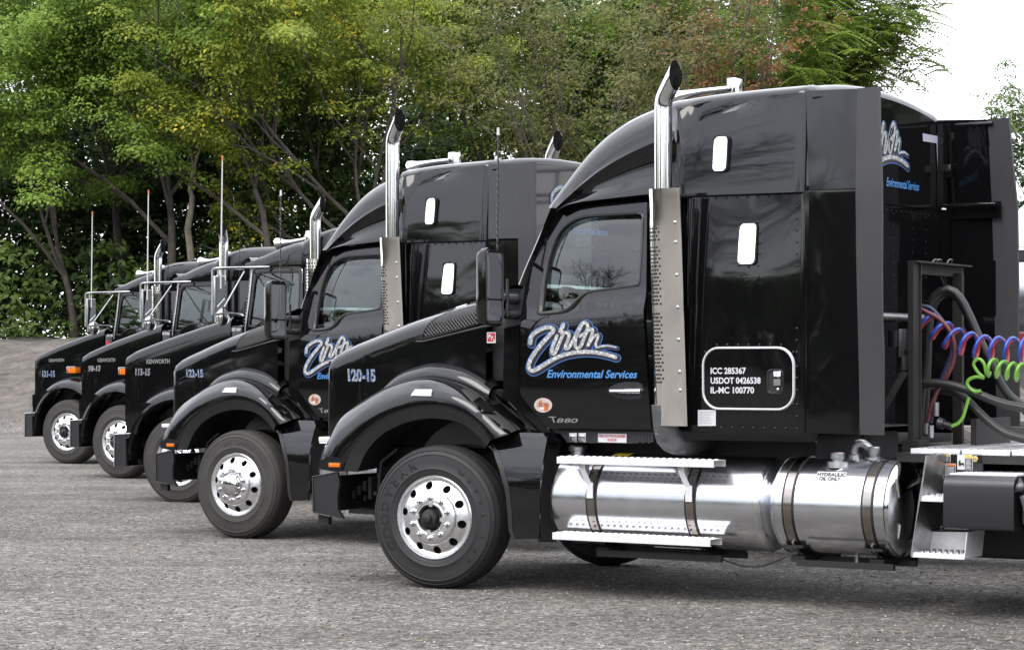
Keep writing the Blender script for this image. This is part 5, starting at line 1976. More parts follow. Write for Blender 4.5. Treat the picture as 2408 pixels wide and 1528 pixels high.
    text_on(m, 'FIRE EXTINGUISHER', ((652, 83), (912, 88), (652, 54)), pv, bold=0.02)
    text_on(m, 'INSIDE', ((738, 121), (824, 123), (738, 95)), pv, bold=0.02)
    m.build('notice_lettering', 'red_print', nt_, half=HALF, smooth=0, recalc=False)
    m = MB()
    for i in range(7):
        for j in range(4):
            a, b = U('zt', vk, (990 + i * 30, 48 + j * 24 + (12 if i % 2 else 0)))[0]
            m.add([(a + 0.011 * math.cos(t_), vk - 0.0015, b + 0.0085 * math.sin(t_)) for t_ in np.linspace(0, 2 * math.pi, 10, endpoint=False)], [tuple(range(10))])
    m.build('rocker_grating', 'rubber_trim', smooth=0, recalc=False, **B)
    # ---------------- fuel tank
    zt_top, zt_bot = U('zt', 0.47, (2000, 263))[0][1], U('zt', 0.37, (2000, 1190))[0][1]
    rad = (zt_top - zt_bot) / 2
    zc_ = (zt_top + zt_bot) / 2
    vt = 0.11 + rad
    u1 = U('zt', 0.13, (205, 720))[0][0]
    u2 = U('zt', 0.11, (2152, 740))[0][0]
    def tank(ua_, ub_, r_, z_, v_, dome=0.07):
        m = MB()
        L_ = ua_ - ub_
        m.lathe([(r_ - 0.02, 0.012), (r_ - 0.006, 0.008), (r_, 0.0)] + [(r_, -L_ * k / 6) for k in range(1, 7)] + [(r_ - 0.004, -L_ - 0.006)], 72, 'x', (ua_, v_, z_))
        return m
    tk = tank(u1, u2, rad, zc_, vt).build('fuel_tank', 'brushed_tank', smooth=30, **B)
    def dome(ua_, sgn, r_, z_, v_, mt):
        m = MB()
        m.lathe([(r_ - 0.004, 0.0), (r_ - 0.012, sgn * 0.018), (r_ - 0.03, sgn * 0.035), (r_ * 0.8, sgn * 0.06), (r_ * 0.5, sgn * 0.08), (r_ * 0.2, sgn * 0.09), (0.001, sgn * 0.092)], 56, 'x', (ua_, v_, z_))
        return m.build('tank_end', mt, tk, half=HALF, smooth=60)
    dome(u2 - 0.006, -1, rad, zc_, vt, 'brushed_tank')
    dome(u1 + 0.005, 1, rad, zc_, vt, 'brushed_tank')
    def strap(par, x, zn, y, v_, r_, z_):
        uc = U(zn, 0.1, (x, y))[0][0]
        m = MB()
        m.lathe([(r_ + 0.001, -0.044), (r_ + 0.003, -0.044), (r_ + 0.003, 0.044), (r_ + 0.001, 0.044)], 64, 'x', (uc, v_, z_))
        rb = m.build('strap_pad', 'matte_black', par, half=HALF)
        m = MB()
        m.lathe([(r_ + 0.003, -0.030), (r_ + 0.0065, -0.029), (r_ + 0.0065, 0.029), (r_ + 0.003, 0.030)], 64, 'x', (uc, v_, z_))
        m.build('strap', 'strap_steel', par, half=HALF)
        m = MB()
        an = -0.98
        for aa in (-0.78, -1.0):
            m.tube([(uc, v_ - (r_ + 0.015) * math.cos(aa), z_ + (r_ + 0.015) * math.sin(aa)), (uc, v_ - (r_ + 0.03) * math.cos(aa - 0.18), z_ + (r_ + 0.02) * math.sin(aa - 0.18))], 0.010, 8)
        m.build('strap_bolt', 'dull_steel', par, half=HALF)
        m = MB()
        m.box((uc + 0.07, v_ - r_ * 0.72, z_ - r_ * 0.80), (uc - 0.07, v_ - r_ * 0.72 + 0.05, z_ - r_ * 0.80 - 0.018))
        m.box((uc + 0.05, v_ - r_ * 0.5, z_ - r_ - 0.055), (uc - 0.05, v_ + r_ + 0.1, z_ - r_ - 0.012))
        m.box((uc + 0.05, v_ + r_ + 0.0, z_ - r_ - 0.055), (uc - 0.05, v_ + r_ + 0.1, z_ + r_ * 0.6))
        m.build('tank_bracket', 'matte_black', par, half=HALF)
        return uc
    s1 = strap(tk, 565, 'zt', 800, vt, rad, zc_)
    s2 = strap(tk, 1530, 'zt', 800, vt, rad, zc_)
    m = MB()
    a, b = U('zt', 0.15, (640, 1205), (1850, 1272))
    m.box((a[0], 0.13, a[1] + 0.02), (b[0], 0.17, a[1] - 0.025))
    m.box((a[0], 0.5, a[1] + 0.02), (b[0], 0.54, a[1] - 0.025))
    m.build('tank_guard_rail', 'matte_black', tk, half=HALF)
    fc = U('zt', 0.42, (460, 232))[0]
    m = MB()
    rr = [(0.055, zc_ + rad - 0.01), (0.055, zc_ + rad + 0.012), (0.068, zc_ + rad + 0.014), (0.070, zc_ + rad + 0.04), (0.062, zc_ + rad + 0.052), (0.0, zc_ + rad + 0.056)]
    m.lathe(rr, 20, 'z', (fc[0], 0.40, 0))
    m.build('filler_cap', 'dull_steel', tk, half=HALF, smooth=25)
    m = MB()
    lx = U('zt', 0.3, (820, 255))[0][0]
    for k, (d0, d1) in enumerate(((0.0, 0.03), (0.03, 0.09), (0.09, 0.12))):
        pass
    m.add([(lx + 0.08, vt - 0.10, zc_ + math.sqrt(rad ** 2 - 0.01) + 0.003), (lx - 0.08, vt - 0.10, zc_ + math.sqrt(rad ** 2 - 0.01) + 0.003), (lx - 0.08, vt - 0.02, zc_ + rad + 0.002), (lx + 0.08, vt - 0.02, zc_ + rad + 0.002)], [(0, 1, 2, 3)])
    m.build('tank_label', 'yellow_print', tk, half=HALF, smooth=0)
    # steps on the fuel tank
    for (x0, y0, x1, y1, x2, y2, x3, y3, vs_) in ((238, 265, 1770, 318, 1765, 383, 243, 333, 0.0), (195, 1010, 1735, 1082, 1727, 1150, 203, 1077, 0.0)):
        q = U('zt', vs_, (x0, y0), (x1, y1), (x2, y2), (x3, y3))
        ua_, ub_ = q[0][0], q[1][0]
        zt1, zb1 = (q[0][1] + q[1][1]) / 2, (q[2][1] + q[3][1]) / 2
        dp = 0.17
        m = MB()
        m.box((ua_, vs_, zt1), (ub_, vs_ + 0.004, zb1))
        m.box((ua_, vs_ + 0.004, zt1), (ub_, vs_ + dp, zt1 - 0.004))
        m.box((ua_, vs_ + dp, zt1), (ub_, vs_ + dp + 0.004, zb1))
        m.box((ua_, vs_ + 0.004, zb1), (ub_, vs_ + 0.02, zb1 + 0.004))
        stp = m.build('step', 'step_metal', tk, half=HALF)
        m = MB()
        nx = 24
        for i in range(nx):
            for j in range(3):
                uu = ua_ + (ub_ - ua_) * (i + 0.5 + (0.5 if j % 2 else 0)) / (nx + 0.5)
                vv = vs_ + 0.032 + j * 0.052
                m.lathe([(0.018, 0.0), (0.015, 0.0035), (0.012, 0.004), (0.011, 0.001)], 10, 'z', (uu, vv, zt1))
        m.build('step_tread', 'step_metal', stp, half=HALF, recalc=False, kind='stuff')
        m = MB()
        for i in range(nx):
            for j in range(3):
                uu = ua_ + (ub_ - ua_) * (i + 0.5 + (0.5 if j % 2 else 0)) / (nx + 0.5)
                vv = vs_ + 0.032 + j * 0.052
                m.add([(uu + 0.011 * math.cos(t_), vv + 0.011 * math.sin(t_), zt1 + 0.0012) for t_ in np.linspace(0, 2 * math.pi, 8, endpoint=False)], [tuple(range(8))])
                m.add([(uu + 0.014 * math.cos(t_), vv + 0.014 * math.sin(t_), zt1 - 0.0055) for t_ in np.linspace(0, 2 * math.pi, 8, endpoint=False)], [tuple(range(8))])
        m.build('step_holes', 'matte_black', stp, half=HALF, recalc=False, smooth=0, kind='stuff')
    zst = U('zt', 0.0, (1000, 345))[0][1]
    for uc in (s1, s2):
        m = MB()
        m.grid([[(uc + 0.055, 0.03, zst), (uc + 0.005, 0.03, zst)], [(uc + 0.05, 0.035, zst - 0.05), (uc + 0.005, 0.04, zst - 0.05)],
                [(uc + 0.025, 0.094, zst - 0.16), (uc - 0.02, 0.094, zst - 0.16)], [(uc + 0.025, 0.094, zc_ + 0.02), (uc - 0.025, 0.094, zc_ + 0.02)]])
        m.grid([[(uc + 0.055, 0.03, zst), (uc + 0.055, 0.19, zst)], [(uc + 0.03, 0.06, zst - 0.12), (uc + 0.03, 0.12, zst - 0.12)]])
        m.box((uc + 0.024, 0.088, zc_ + 0.13), (uc - 0.026, 0.096, zc_ + 0.02))
        m.build('step_bracket', 'step_metal', tk, half=HALF)
    # ---------------- hydraulic oil tank
    zt_top, zt_bot = U('zh', 0.47, (800, 258))[0][1], U('zh', 0.37, (800, 1118))[0][1]
    r2 = (zt_top - zt_bot) / 2
    z2c = (zt_top + zt_bot) / 2
    v2c = 0.10 + r2
    u3 = U('zh', 0.12, (192, 650))[0][0]
    u4 = U('zh', 0.10, (1142, 680))[0][0]
    hk = tank(u3, u4, r2, z2c, v2c).build('hydraulic_tank', 'brushed_tank', smooth=30, **B)
    tk2 = tk
    tk = hk
    dome(u4 - 0.006, -1, r2, z2c, v2c, 'tank_end')
    dome(u3 + 0.005, 1, r2, z2c, v2c, 'brushed_tank')
    m = MB()
    m.lathe([(r2 - 0.006, 0), (r2 + 0.005, -0.003), (r2 + 0.005, -0.012), (r2 - 0.006, -0.016)], 64, 'x', (u4, v2c, z2c))
    m.lathe([(r2 - 0.006, 0), (r2 + 0.004, 0.003), (r2 + 0.004, 0.01), (r2 - 0.006, 0.014)], 64, 'x', (u3, v2c, z2c))
    m.build('tank_rim', 'brushed_tank', hk, half=HALF)
    strap(hk, 305, 'zh', 650, v2c, r2, z2c)
    strap(hk, 1010, 'zh', 650, v2c, r2, z2c)
    m = MB()
    a, b = U('zh', 0.15, (395, 1190), (1255, 1240))
    m.box((a[0], 0.13, a[1] + 0.02), (b[0], 0.17, a[1] - 0.02))
    m.box((a[0], 0.5, a[1] + 0.02), (b[0], 0.54, a[1] - 0.02))
    m.build('tank_guard_rail', 'matte_black', hk, half=HALF)
    m = MB()
    a = U('zh', 0.3, (858, 1160))[0]
    m.tube([(a[0], 0.42, z2c - r2 + 0.01), (a[0], 0.42, z2c - r2 - 0.09)], 0.016, 8)
    m.build('drain_pipe', 'dull_steel', hk, half=HALF)
    def on_tank(x, y, l=0.002):
        p = px('zh', (x, y))[0]
        v_ = 0.1
        for _ in range(12):
            u_, z_ = uz(p, v_)
            dz = max(-0.98, min(0.98, (z_ - z2c) / r2))
            v_ = 0.5 * v_ + 0.5 * (v2c - r2 * math.sqrt(1 - dz * dz))
        dz = (z_ - z2c) / r2
        k = (r2 + l) / r2
        return (u_, v2c - (v2c - v_) * k, z2c + (z_ - z2c) * k)
    m = MB()
    rows = [[on_tank(575 + (833 - 575) * s - (575 - 551) * q + s * 2 * q, 381 + 8 * s + q * (84 - 8 * s + 6 * s), 0.002) for s in np.linspace(0, 1, 5)] for q in np.linspace(0, 1, 5)]
    m.grid(rows)
    lb = m.build('tank_label', 'white_print', hk, half=HALF, smooth=60, recalc=False)
    m = MB()
    text_on(m, 'HYDRAULIC', ((572, 422), (820, 430), (580, 390)), lambda a_, b_: on_tank(a_, b_, 0.005), bold=0.035)
    text_on(m, 'OIL ONLY', ((586, 460), (778, 466), (592, 428)), lambda a_, b_: on_tank(a_, b_, 0.005), bold=0.035)
    m.build('label_lettering', 'black_print', lb, half=HALF, smooth=0, recalc=False)
    def cap(zn, x, y, vv, r_, h_, mt, nm, base=True):
        u_ = U(zn, vv, (x, y))[0][0]
        zz = z2c + math.sqrt(max(0.0, r2 ** 2 - (vv - v2c) ** 2))
        m = MB()
        if base: m.lathe([(r_ * 1.5, zz - 0.03), (r_ * 1.45, zz + 0.01), (r_ * 0.8, zz + 0.014), (r_ * 0.8, zz + 0.03)], 22, 'z', (u_, vv, 0))
        m.lathe([(r_ * 0.8, zz + 0.028), (r_, zz + 0.03), (r_, zz + 0.03 + h_), (r_ * 0.9, zz + 0.036 + h_), (0, zz + 0.036 + h_)], 18, 'z', (u_, vv, 0))
        return m.build(nm, mt, hk, half=HALF, smooth=25), u_, zz
    cp, u_, zz = cap('zh', 752, 280, 0.29, 0.048, 0.035, 'dull_steel', 'filler_cap')
    m = MB()
    m.lathe([(0.040, zz + 0.072), (0.0, zz + 0.074)], 18, 'z', (u_, 0.29, 0))
    m.build('cap_top', 'red_cap', cp, half=HALF, smooth=0)
    cap('zh', 1075, 215, 0.45, 0.042, 0.045, 'dull_steel', 'breather_cap')
    m = MB()
    u_ = U('zh', 0.45, (905, 215))[0][0]
    zz = z2c + r2
    m.tube(catmull([(u_, 0.45, zz - 0.02), (u_, 0.45, zz + 0.06), (u_ - 0.02, 0.45, zz + 0.10), (u_ - 0.07, 0.47, zz + 0.09), (u_ - 0.12, 0.49, zz + 0.03), (u_ - 0.14, 0.50, zz - 0.02)], 14), 0.028, 10)
    m.lathe([(0.05, zz - 0.01), (0.048, zz + 0.02), (0.032, zz + 0.03)], 16, 'z', (u_, 0.45, 0))
    m.build('return_fitting', 'dull_steel', hk, half=HALF)
    # sagging cable under the tanks
    m = MB()
    q = U('zt', 0.3, (1760, 1235), (1900, 1290), (2050, 1338), (2200, 1345), (2330, 1310), (2480, 1250))
    m.tube([(a_, 0.3, b_) for a_, b_ in catmull(q, 16)], 0.005, 5)
    m.build('cable', 'matte_black', **B)
    return t

# ------------------------------------------------------------------ the two newer trucks
T1 = build_t880()
for o in (T1,):
    pass
def wheels_common(t, us=(-6.1, -7.4)):
    for u in us:
        for sd in (1, -1):
            make_wheel(t, (u, sd * (HALF - 0.06), 0.518), 0.0, sd, 'tyre_dusty', front=False)
m = MB()
m.box((-4.45, 0.82, 0.86), (-7.9, 1.68, 1.0))
m.box((-5.6, 0.7, 1.02), (-6.6, 1.8, 1.14), 0.02)
m.build('fifth_wheel_plate', 'matte_black', T1, half=HALF)
T2 = fresh_copy(T1)
wheels_common(T1)
wheels_common(T2, (-8.6, -9.9))
m = MB()
m.box((-7.55, 0.80, 0.55), (-10.6, 0.88, 0.86))
m.box((-7.55, 1.62, 0.55), (-10.6, 1.70, 0.86))
m.build('frame_extension', 'matte_black', T2, half=HALF)
Oq, zq, fq, rq = frame(2)
pq = Oq + HALF * rq
T2.location = (pq[0], pq[1], zq)
T2.rotation_euler = (0, 0, math.atan2(fq[1], fq[0]))
T2['label'] = 'second truck from the right, number 122-15 on its hood, twin exhaust stacks'

hub1, hub2 = uz((1019.5, 1224.9), 0.03), uz((553.9, 1142.8), 0.03, 2)
make_wheel(T1, (hub1[0], HALF - 0.03, 0.518), R(7), 1, 'tyre_near', letters=('tyre_letter', [('GOODYEAR', 0.408, 232, 342, 0.062, False), ('G399A LHS', 0.405, 28, 142, 0.040, False)]))
make_wheel(T1, (hub1[0], -HALF + 0.03, 0.518), R(7), -1, 'tyre_near')
make_wheel(T2, (hub2[0], HALF - 0.03, 0.518), R(4.5), 1, 'tyre_dusty', capped=True, letters=('tyre_letter_dusty', [('BRIDGESTONE', 0.408, -22, 66, 0.046, False), ('R283', 0.408, 172, 214, 0.05, True)]))
make_wheel(T2, (hub2[0], -HALF + 0.03, 0.518), R(4.5), -1, 'tyre_dusty')
# numbers on the hoods
def hp1(a, b, l, zn='z5', t=1):
    p = px(zn, (a, b))[0]
    vv = 0.38
    for _ in range(3):
        q_ = uz(p, vv, t)
        vv = v_hood(*q_)
    return (q_[0], vv - l, q_[1])
number_on([o for o in kids(T1) if o.name.startswith('hood')][0], '120-15', ((255, 598), (366, 600), (252, 548)), lambda a, b, l: hp1(a, b, l), fat=0.03)
number_on([o for o in kids(T2) if o.name.startswith('hood')][0], '122-15', ((917, 703), (998, 704), (913, 664)), lambda a, b, l: hp1(a, b, l, 'zd', 2), fat=0.03)
# club sticker on the hood
def club(t, zn, x0, y0, x1, y1, tt, skew=0):
    hd = [o for o in kids(t) if o.name.startswith('hood')][0]
    f = lambda a, b, l: hp1(x0 + (x1 - x0) * a, y0 + (y1 - y0) * b + skew * a, l, zn, tt)
    m = MB()
    m.add([f(0, 0, .0012), f(1, 0, .0012), f(1, 1, .0012), f(0, 1, .0012)], [(0, 1, 2, 3)])
    s = m.build('sticker', 'white_print', hd, half=HALF, smooth=0, recalc=False)
    m = MB()
    m.add([f(.08, .08, .0018), f(.92, .06, .0018), f(.92, .86, .0018), f(.08, .88, .0018)], [(0, 1, 2, 3)])
    m.build('sticker_field', 'red_print', hd, half=HALF, smooth=0, recalc=False)
    m = MB()
    for ch, bx_ in (('F', (.18, .55, .45, .2)), ('7', (.42, .74, .74, .36)), ('A', (.68, .95, .94, .6))):
        text_on(m, ch, ((bx_[0], bx_[1]), (bx_[2], bx_[1]), (bx_[0], bx_[3])), lambda a, b: f(a, b, .0026), bold=0.05)
    m.build('sticker_lettering', 'white_print', hd, half=HALF, smooth=0, recalc=False)
club(T1, 'zm', 536, 1158, 640, 1286, 1)
club(T2, 'zd', 1427, 532, 1456, 572, 2)
# the second truck's pipes are 0.29 m taller and it has one on each side
for o in kids(T2):
    if o.name.startswith('exhaust_stack'):
        o.location.z += 0.29
        c = fresh_copy(o)
        c.location.y -= 2.0 * (HALF - 0.12)


# ------------------------------------------------------------------ behind the nearest cab: deck, steps, battery box, rack, hoses
B1 = dict(parent=T1, half=HALF)
bb0, bb1 = U('zh', 0.0, (1690, 415)), U('zh', 0.0, (2316, 918))
u_a, z_a, u_b, z_b = bb0[0][0], bb0[0][1], bb1[0][0], bb1[0][1]
m = MB()
prof = [(0.62, z_a), (0.07, z_a)] + [(0.07 - 0.07 * math.sin(k * math.pi / 12), z_a - 0.07 + 0.07 * math.cos(k * math.pi / 12)) for k in range(1, 7)] + [(0.0, z_b + 0.03), (0.006, z_b + 0.01), (0.03, z_b), (0.62, z_b)]
m.grid([[(u_, a, b) for a, b in prof] for u_ in np.linspace(u_a, u_b, 3)])
for u_ in (u_a, u_b): m.add([(u_, a, b) for a, b in prof], [tuple(range(len(prof)))])
bb = m.build('battery_box', 'box_grey', smooth=40, **B1)
m = MB()
m.box((u_a - 0.01, 0.08, z_a + 0.002), (u_b + 0.01, 0.60, z_a + 0.010))
tp = m.build('box_tread', 'step_metal', bb, half=HALF)
m = MB()
k = 0
for uu in np.arange(u_b + 0.03, u_a - 0.02, 0.032):
    for vv in np.arange(0.10, 0.58, 0.032):
        k += 1
        a = R(45 if (k + int(vv * 100)) % 2 else -45)
        c, s = math.cos(a), math.sin(a)
        l, w_ = 0.013, 0.0035
        m.add([(uu + l * c, vv + l * s, z_a + .0105), (uu - w_ * s, vv + w_ * c, z_a + .0135), (uu - l * c, vv - l * s, z_a + .0105), (uu + w_ * s, vv - w_ * c, z_a + .0135)], [(0, 1, 2, 3)])
m.build('tread_lugs', 'step_metal', tp, half=HALF, smooth=0, recalc=False, kind='stuff')
m = MB()
m.box((u_b - 0.04, 0.05, z_b + 0.05), (u_b - 0.55, 0.6, z_a - 0.05))
m.build('air_tank_bay', 'matte_black', **B1)
m = MB()
q = U('zh', 0.03, (2325, 570), (2365, 440), (2408, 520))
m.add([(a, 0.03, b) for a, b in q] + [(a, 0.06, b) for a, b in q], [(0, 1, 2), (3, 4, 5), (0, 1, 4, 3), (1, 2, 5, 4), (2, 0, 3, 5)])
m.ball((q[2][0] + 0.02, 0.02, q[2][1] - 0.0), 0.03, 8)
m.tube([(q[2][0], 0.03, q[2][1] - 0.05), (q[2][0] - 0.05, 0.03, q[2][1] - 0.22)], 0.03, 8)
m.build('gusset', 'grey_cast', **B1)
# inner cover behind the box
q = U('zh', 0.62, (1962, 385), (1985, 262), (2000, 250), (2500, 255), (2500, 385))
poly_panel(q, vf=lambda a, b: 0.62 + (b - q[0][1]) * 0.4, step=0.3, thick=0.03).build('inner_cover', 'box_grey', **B1)
# step ladder
sv = 0.03
q = U('zh', sv, (1532, 238), (1545, 238), (1520, 430), (1492, 592), (1440, 900), (1412, 1132), (1398, 1132), (1440, 850), (1478, 590), (1505, 430))
poly_panel(q, vf=sv, step=0.3, thick=0.42).build('step_frame', 'dull_steel', **B1)
q = U('zh', 0.30, (1536, 238), (1620, 240), (1622, 470), (1576, 582), (1492, 590))
sp = poly_panel(q, vf=0.30, step=0.3, thick=0.008).build('step_plate', 'dull_steel', **B1)
for x, y in ((1588, 262), (1590, 466), (1975, 268)):
    a = U('zh', 0.30, (x, y))[0]
    m = MB()
    m.lathe([(0.021, 0.0), (0.021, -0.006), (0.016, -0.007), (0.016, -0.018), (0.0, -0.019)], 6, 'y', (a[0], 0.299, a[1]))
    m.build('step_bolt', 'brass', sp, half=HALF, smooth=0)
for (x0, y0, x1, y1) in ((1488, 595, 1700, 655), (1408, 1095, 1878, 1152)):
    q = U('zh', sv + 0.01, (x0, y0), (x1, y0 + 8), (x1, y1), (x0, y1 - 12))
    m = MB()
    zt1, zb1 = q[0][1], q[3][1]
    m.box((q[0][0], sv + 0.01, zt1), (q[1][0], sv + 0.015, zb1))
    m.box((q[0][0], sv + 0.015, zt1), (q[1][0], sv + 0.32, zt1 - 0.004))
    lad = m.build('step', 'step_metal', **B1)
    m = MB()
    for i in range(int(abs(q[0][0] - q[1][0]) / 0.04)):
        for j in range(6):
            m.lathe([(0.016, 0.0), (0.011, 0.005), (0.006, 0.001)], 6, 'z', (q[0][0] - 0.025 - 0.04 * i - (0.02 if j % 2 else 0), sv + 0.04 + 0.048 * j, zt1))
    m.build('step_tread', 'dull_steel', lad, half=HALF, recalc=False, kind='stuff')
q = U('zh', 0.30, (1500, 915), (1905, 922), (1885, 1130), (1500, 1120))
poly_panel(q, vf=0.33, step=0.3, thick=0.006).build('step_back', 'step_metal', **B1)
q = U('zh', sv, (1898, 918), (1906, 918), (1880, 1155), (1872, 1155))
poly_panel(q, vf=sv, step=0.5, thick=0.30).build('step_end', 'step_metal', **B1)
# black plate with warning labels
q = U('zh', 0.36, (1612, 215), (2040, 222), (2040, 380), (1690, 560), (1612, 560))
pb_ = poly_panel(q, vf=0.36, step=0.5, thick=0.02).build('label_panel', 'matte_black', **B1)
def lab(x0, y0, x1, y1, head, lines, pict):
    f = lambda a, b, l: (lambda q_: (q_[0], 0.36 - l, q_[1]))(U('zh', 0.36, (x0 + (x1 - x0) * a, y0 + (y1 - y0) * b + 4 * a))[0])
    def rect(m, a, b, c, d_, l): m.add([f(a, b, l), f(c, b, l), f(c, d_, l), f(a, d_, l)], [(0, 1, 2, 3)])
    m = MB()
    rect(m, 0, 0, 1, 1, .002)
    wl_ = m.build('warning_label', 'white_print', pb_, half=HALF, smooth=0, recalc=False)
    m = MB()
    rect(m, .5 if pict else .06, .24 if pict else .2, .97, .97, .003)
    if pict:
        rect(m, .08, .55, .45, .68, .003)
        rect(m, .10, .40, .22, .56, .003)
        for c_ in (.14, .24, .40): m.add([f(c_ + .04 * math.cos(t_), .72 + .07 * math.sin(t_), .003) for t_ in np.linspace(0, 6.2, 8)], [tuple(range(8))])
    m.build('label_field', 'black_print', pb_, half=HALF, smooth=0, recalc=False)
    m = MB()
    rect(m, .5 if pict else .06, .03, .97, .2, .003)
    m.build('label_header', head, pb_, half=HALF, smooth=0, recalc=False)
    m = MB()
    for k_ in range(lines):
        y = (.30 if pict else .26) + k_ * (.66 if pict else .7) / lines
        rect(m, .55 if pict else .12, y, (.92 if pict else .9) - .1 * ((k_ * 7) % 3) / 3, y + .035, .004)
    m.build('label_lines', 'white_print', pb_, half=HALF, smooth=0, recalc=False)
lab(1622, 224, 1755, 292, 'yellow_print', 6, True)
lab(1626, 300, 1710, 438, 'orange_print', 9, False)
lab(1714, 306, 1802, 420, 'orange_print', 9, False)
lab(1816, 228, 1952, 362, 'yellow_print', 8, True)
# catwalk
ZD = 1.083
for k, (ua_, ub_) in enumerate(((-3.52, -3.86), (-3.875, -4.20), (-4.215, -4.75))):
    m = MB()
    m.box((ua_, 0.36, ZD), (ub_, 2.14, ZD - 0.012))
    m.box((ua_, 0.36, ZD - 0.012), (ub_, 0.38, ZD - 0.035))
    dk = m.build('deck_plate', 'step_metal', **B1)
    m = MB()
    i = 0
    for uu in np.arange(ub_ + 0.03, ua_ - 0.02, 0.05):
        for vv in np.arange(0.40, 2.1, 0.05):
            i += 1
            a = R(45 if i % 2 else -45)
            c, s = math.cos(a), math.sin(a)
            l, w_ = 0.020, 0.006
            m.add([(uu + l * c, vv + l * s, ZD + .0005), (uu - w_ * s, vv + w_ * c, ZD + .005), (uu - l * c, vv - l * s, ZD + .0005), (uu + w_ * s, vv - w_ * c, ZD + .005)], [(0, 1, 2, 3)])
    m.build('deck_lugs', 'dull_steel', dk, half=HALF, smooth=0, recalc=False, kind='stuff')
m = MB()
m.box((-3.42, 0.36, ZD - 0.03), (-4.8, 2.14, ZD - 0.09))
m.build('deck_frame', 'matte_black', **B1)
m = MB()  # dark boxes added for the darkness under the chassis, hiding pale gravel
m.box((-3.62, 0.62, 0.36), (-4.5, 2.1, 0.84), 0.04)
m.box((-4.5, 0.75, 0.42), (-5.5, 1.95, 0.80), 0.04)
m.build('suspension_frame', 'matte_black', **B1)
for vv in (0.52, 2.2):
    m = MB()
    m.tube([(-4.6, vv, 0.62), (-4.62, vv, 0.62), (-5.38, vv, 0.62), (-5.4, vv, 0.62)], [0.10, 0.14, 0.14, 0.10], 20)
    m.build('air_tank', 'black_plastic', **B1)
# rusty hose rack
UK = -3.35
def rk(x, y, u_=UK): return vz(px('zr', (x, y))[0], u_)
vl0, zt0 = rk(352, 186)
vl1 = rk(396, 186)[0]
vr0, zt1 = rk(662, 215)
vr1 = rk(730, 215)[0]
m = MB()
m.box((UK, vl0, ZD - 0.2), (UK - 0.04, vl1, zt0 - 0.01))
m.box((UK - 0.041, vl1 - 0.012, ZD), (UK - 0.055, vl1, zt0 - 0.01))
m.box((UK, vr0, ZD - 0.1), (UK - 0.012, vr1, zt0 - 0.06))
m.box((UK - 0.012, vr0, ZD - 0.1), (UK - 0.07, vr0 + 0.012, zt0 - 0.06))
m.box((UK + 0.004, vl0, zt0), (UK - 0.07, vr1 + 0.01, zt0 - 0.012))
m.box((UK + 0.004, vl1 + 0.002, zt0 - 0.013), (UK - 0.008, vr1, zt0 - 0.085))
a, b = rk(340, 950), rk(180, 1520)
m.tube([(UK + 0.02, a[0], a[1]), (UK + 0.35, a[0], b[1])], 0.035, 4)
a, b = rk(370, 1020), rk(335, 1130)
m.add([(UK - 0.01, vl0 - 0.005, rk(370, 900)[1]), (UK - 0.01, vl1 + 0.004, rk(370, 900)[1]), (UK - 0.01, vl1 + 0.004, ZD), (UK - 0.01, vl0 - 0.005, ZD)], [(0, 1, 2, 3)])
m.box((UK + 0.02, vl0 - 0.05, ZD + 0.04), (UK - 0.10, vl1 + 0.02, ZD - 0.15))
m.box((UK - 0.3, rk(540, 1300)[0] - 0.1, ZD), (UK - 0.34, rk(540, 1300)[0] + 0.55, rk(540, 1275)[1]))
m.build('hose_rack', 'rust', smooth=30, **B1)
m = MB()
c0 = rk(345, 690)
for k in (-0.10, 0.10):
    m.tube([(UK + 0.05, c0[0] + k * 0.9 + 0.02, c0[1] + 0.02), (UK + 0.05, c0[0] + k * 0.9 + 0.02, c0[1] - 0.09)], [0.055, 0.05], 12)
m.box((UK + 0.02, c0[0] - 0.12, c0[1] + 0.03), (UK + 0.0, c0[0] + 0.16, c0[1] - 0.16), 0.01)
m.box((UK + 0.03, c0[0] - 0.06, c0[1] - 0.1), (UK + 0.0, c0[0] + 0.1, c0[1] - 0.25), 0.01)
m.build('hose_holder', 'black_plastic', smooth=45, **B1)
m = MB()
a, b = vz(px('zr', (178, 572))[0], UR - 0.12), vz(px('zr', (470, 575))[0], UR - 0.12)
m.tube([(UR - 0.12, a[0] - 0.6, a[1]), (UR - 0.12, b[0], a[1])], 0.028, 12)
m.build('grab_rail', 'dull_steel', smooth=45, **B1)
def hose(name, mt, v0, v1, rad_, zn, pts, n=40, seg=8):
    m = MB()
    k = len(pts)
    P = []
    for i, p in enumerate(px(zn, *pts)):
        vv = v0 + (v1 - v0) * i / (k - 1)
        a, b = uz(p, vv)
        P.append((a, vv, b))
    m.tube(catmull(P, n), rad_, seg)
    return m.build(name, mt, smooth=60, **B1)
hose('air_hose', 'hose_black', 1.15, 1.2, 0.030, 'zr', [(432, 1400), (445, 1150), (478, 900), (488, 700), (500, 540), (540, 430), (610, 388), (670, 400), (730, 470), (790, 590), (850, 730), (930, 900), (1010, 1060), (1090, 1150), (1200, 1215)])
hose('air_hose', 'hose_black', 1.25, 1.3, 0.026, 'zr', [(465, 1400), (480, 1150), (492, 900), (500, 700), (520, 540), (560, 450), (620, 415), (690, 440), (740, 520), (800, 640), (870, 790), (950, 950), (1040, 1100), (1200, 1260)])
hose('air_hose', 'hose_black', 0.95, 0.95, 0.030, 'zr', [(385, 1130), (405, 1080), (450, 1045), (530, 1033), (640, 1045), (780, 1085), (900, 1135), (1010, 1175), (1200, 1215)])
hose('air_hose', 'hose_black', 1.05, 1.0, 0.030, 'zr', [(520, 1085), (600, 1083), (680, 1100), (760, 1150), (850, 1240), (950, 1330), (1050, 1390), (1200, 1430)])
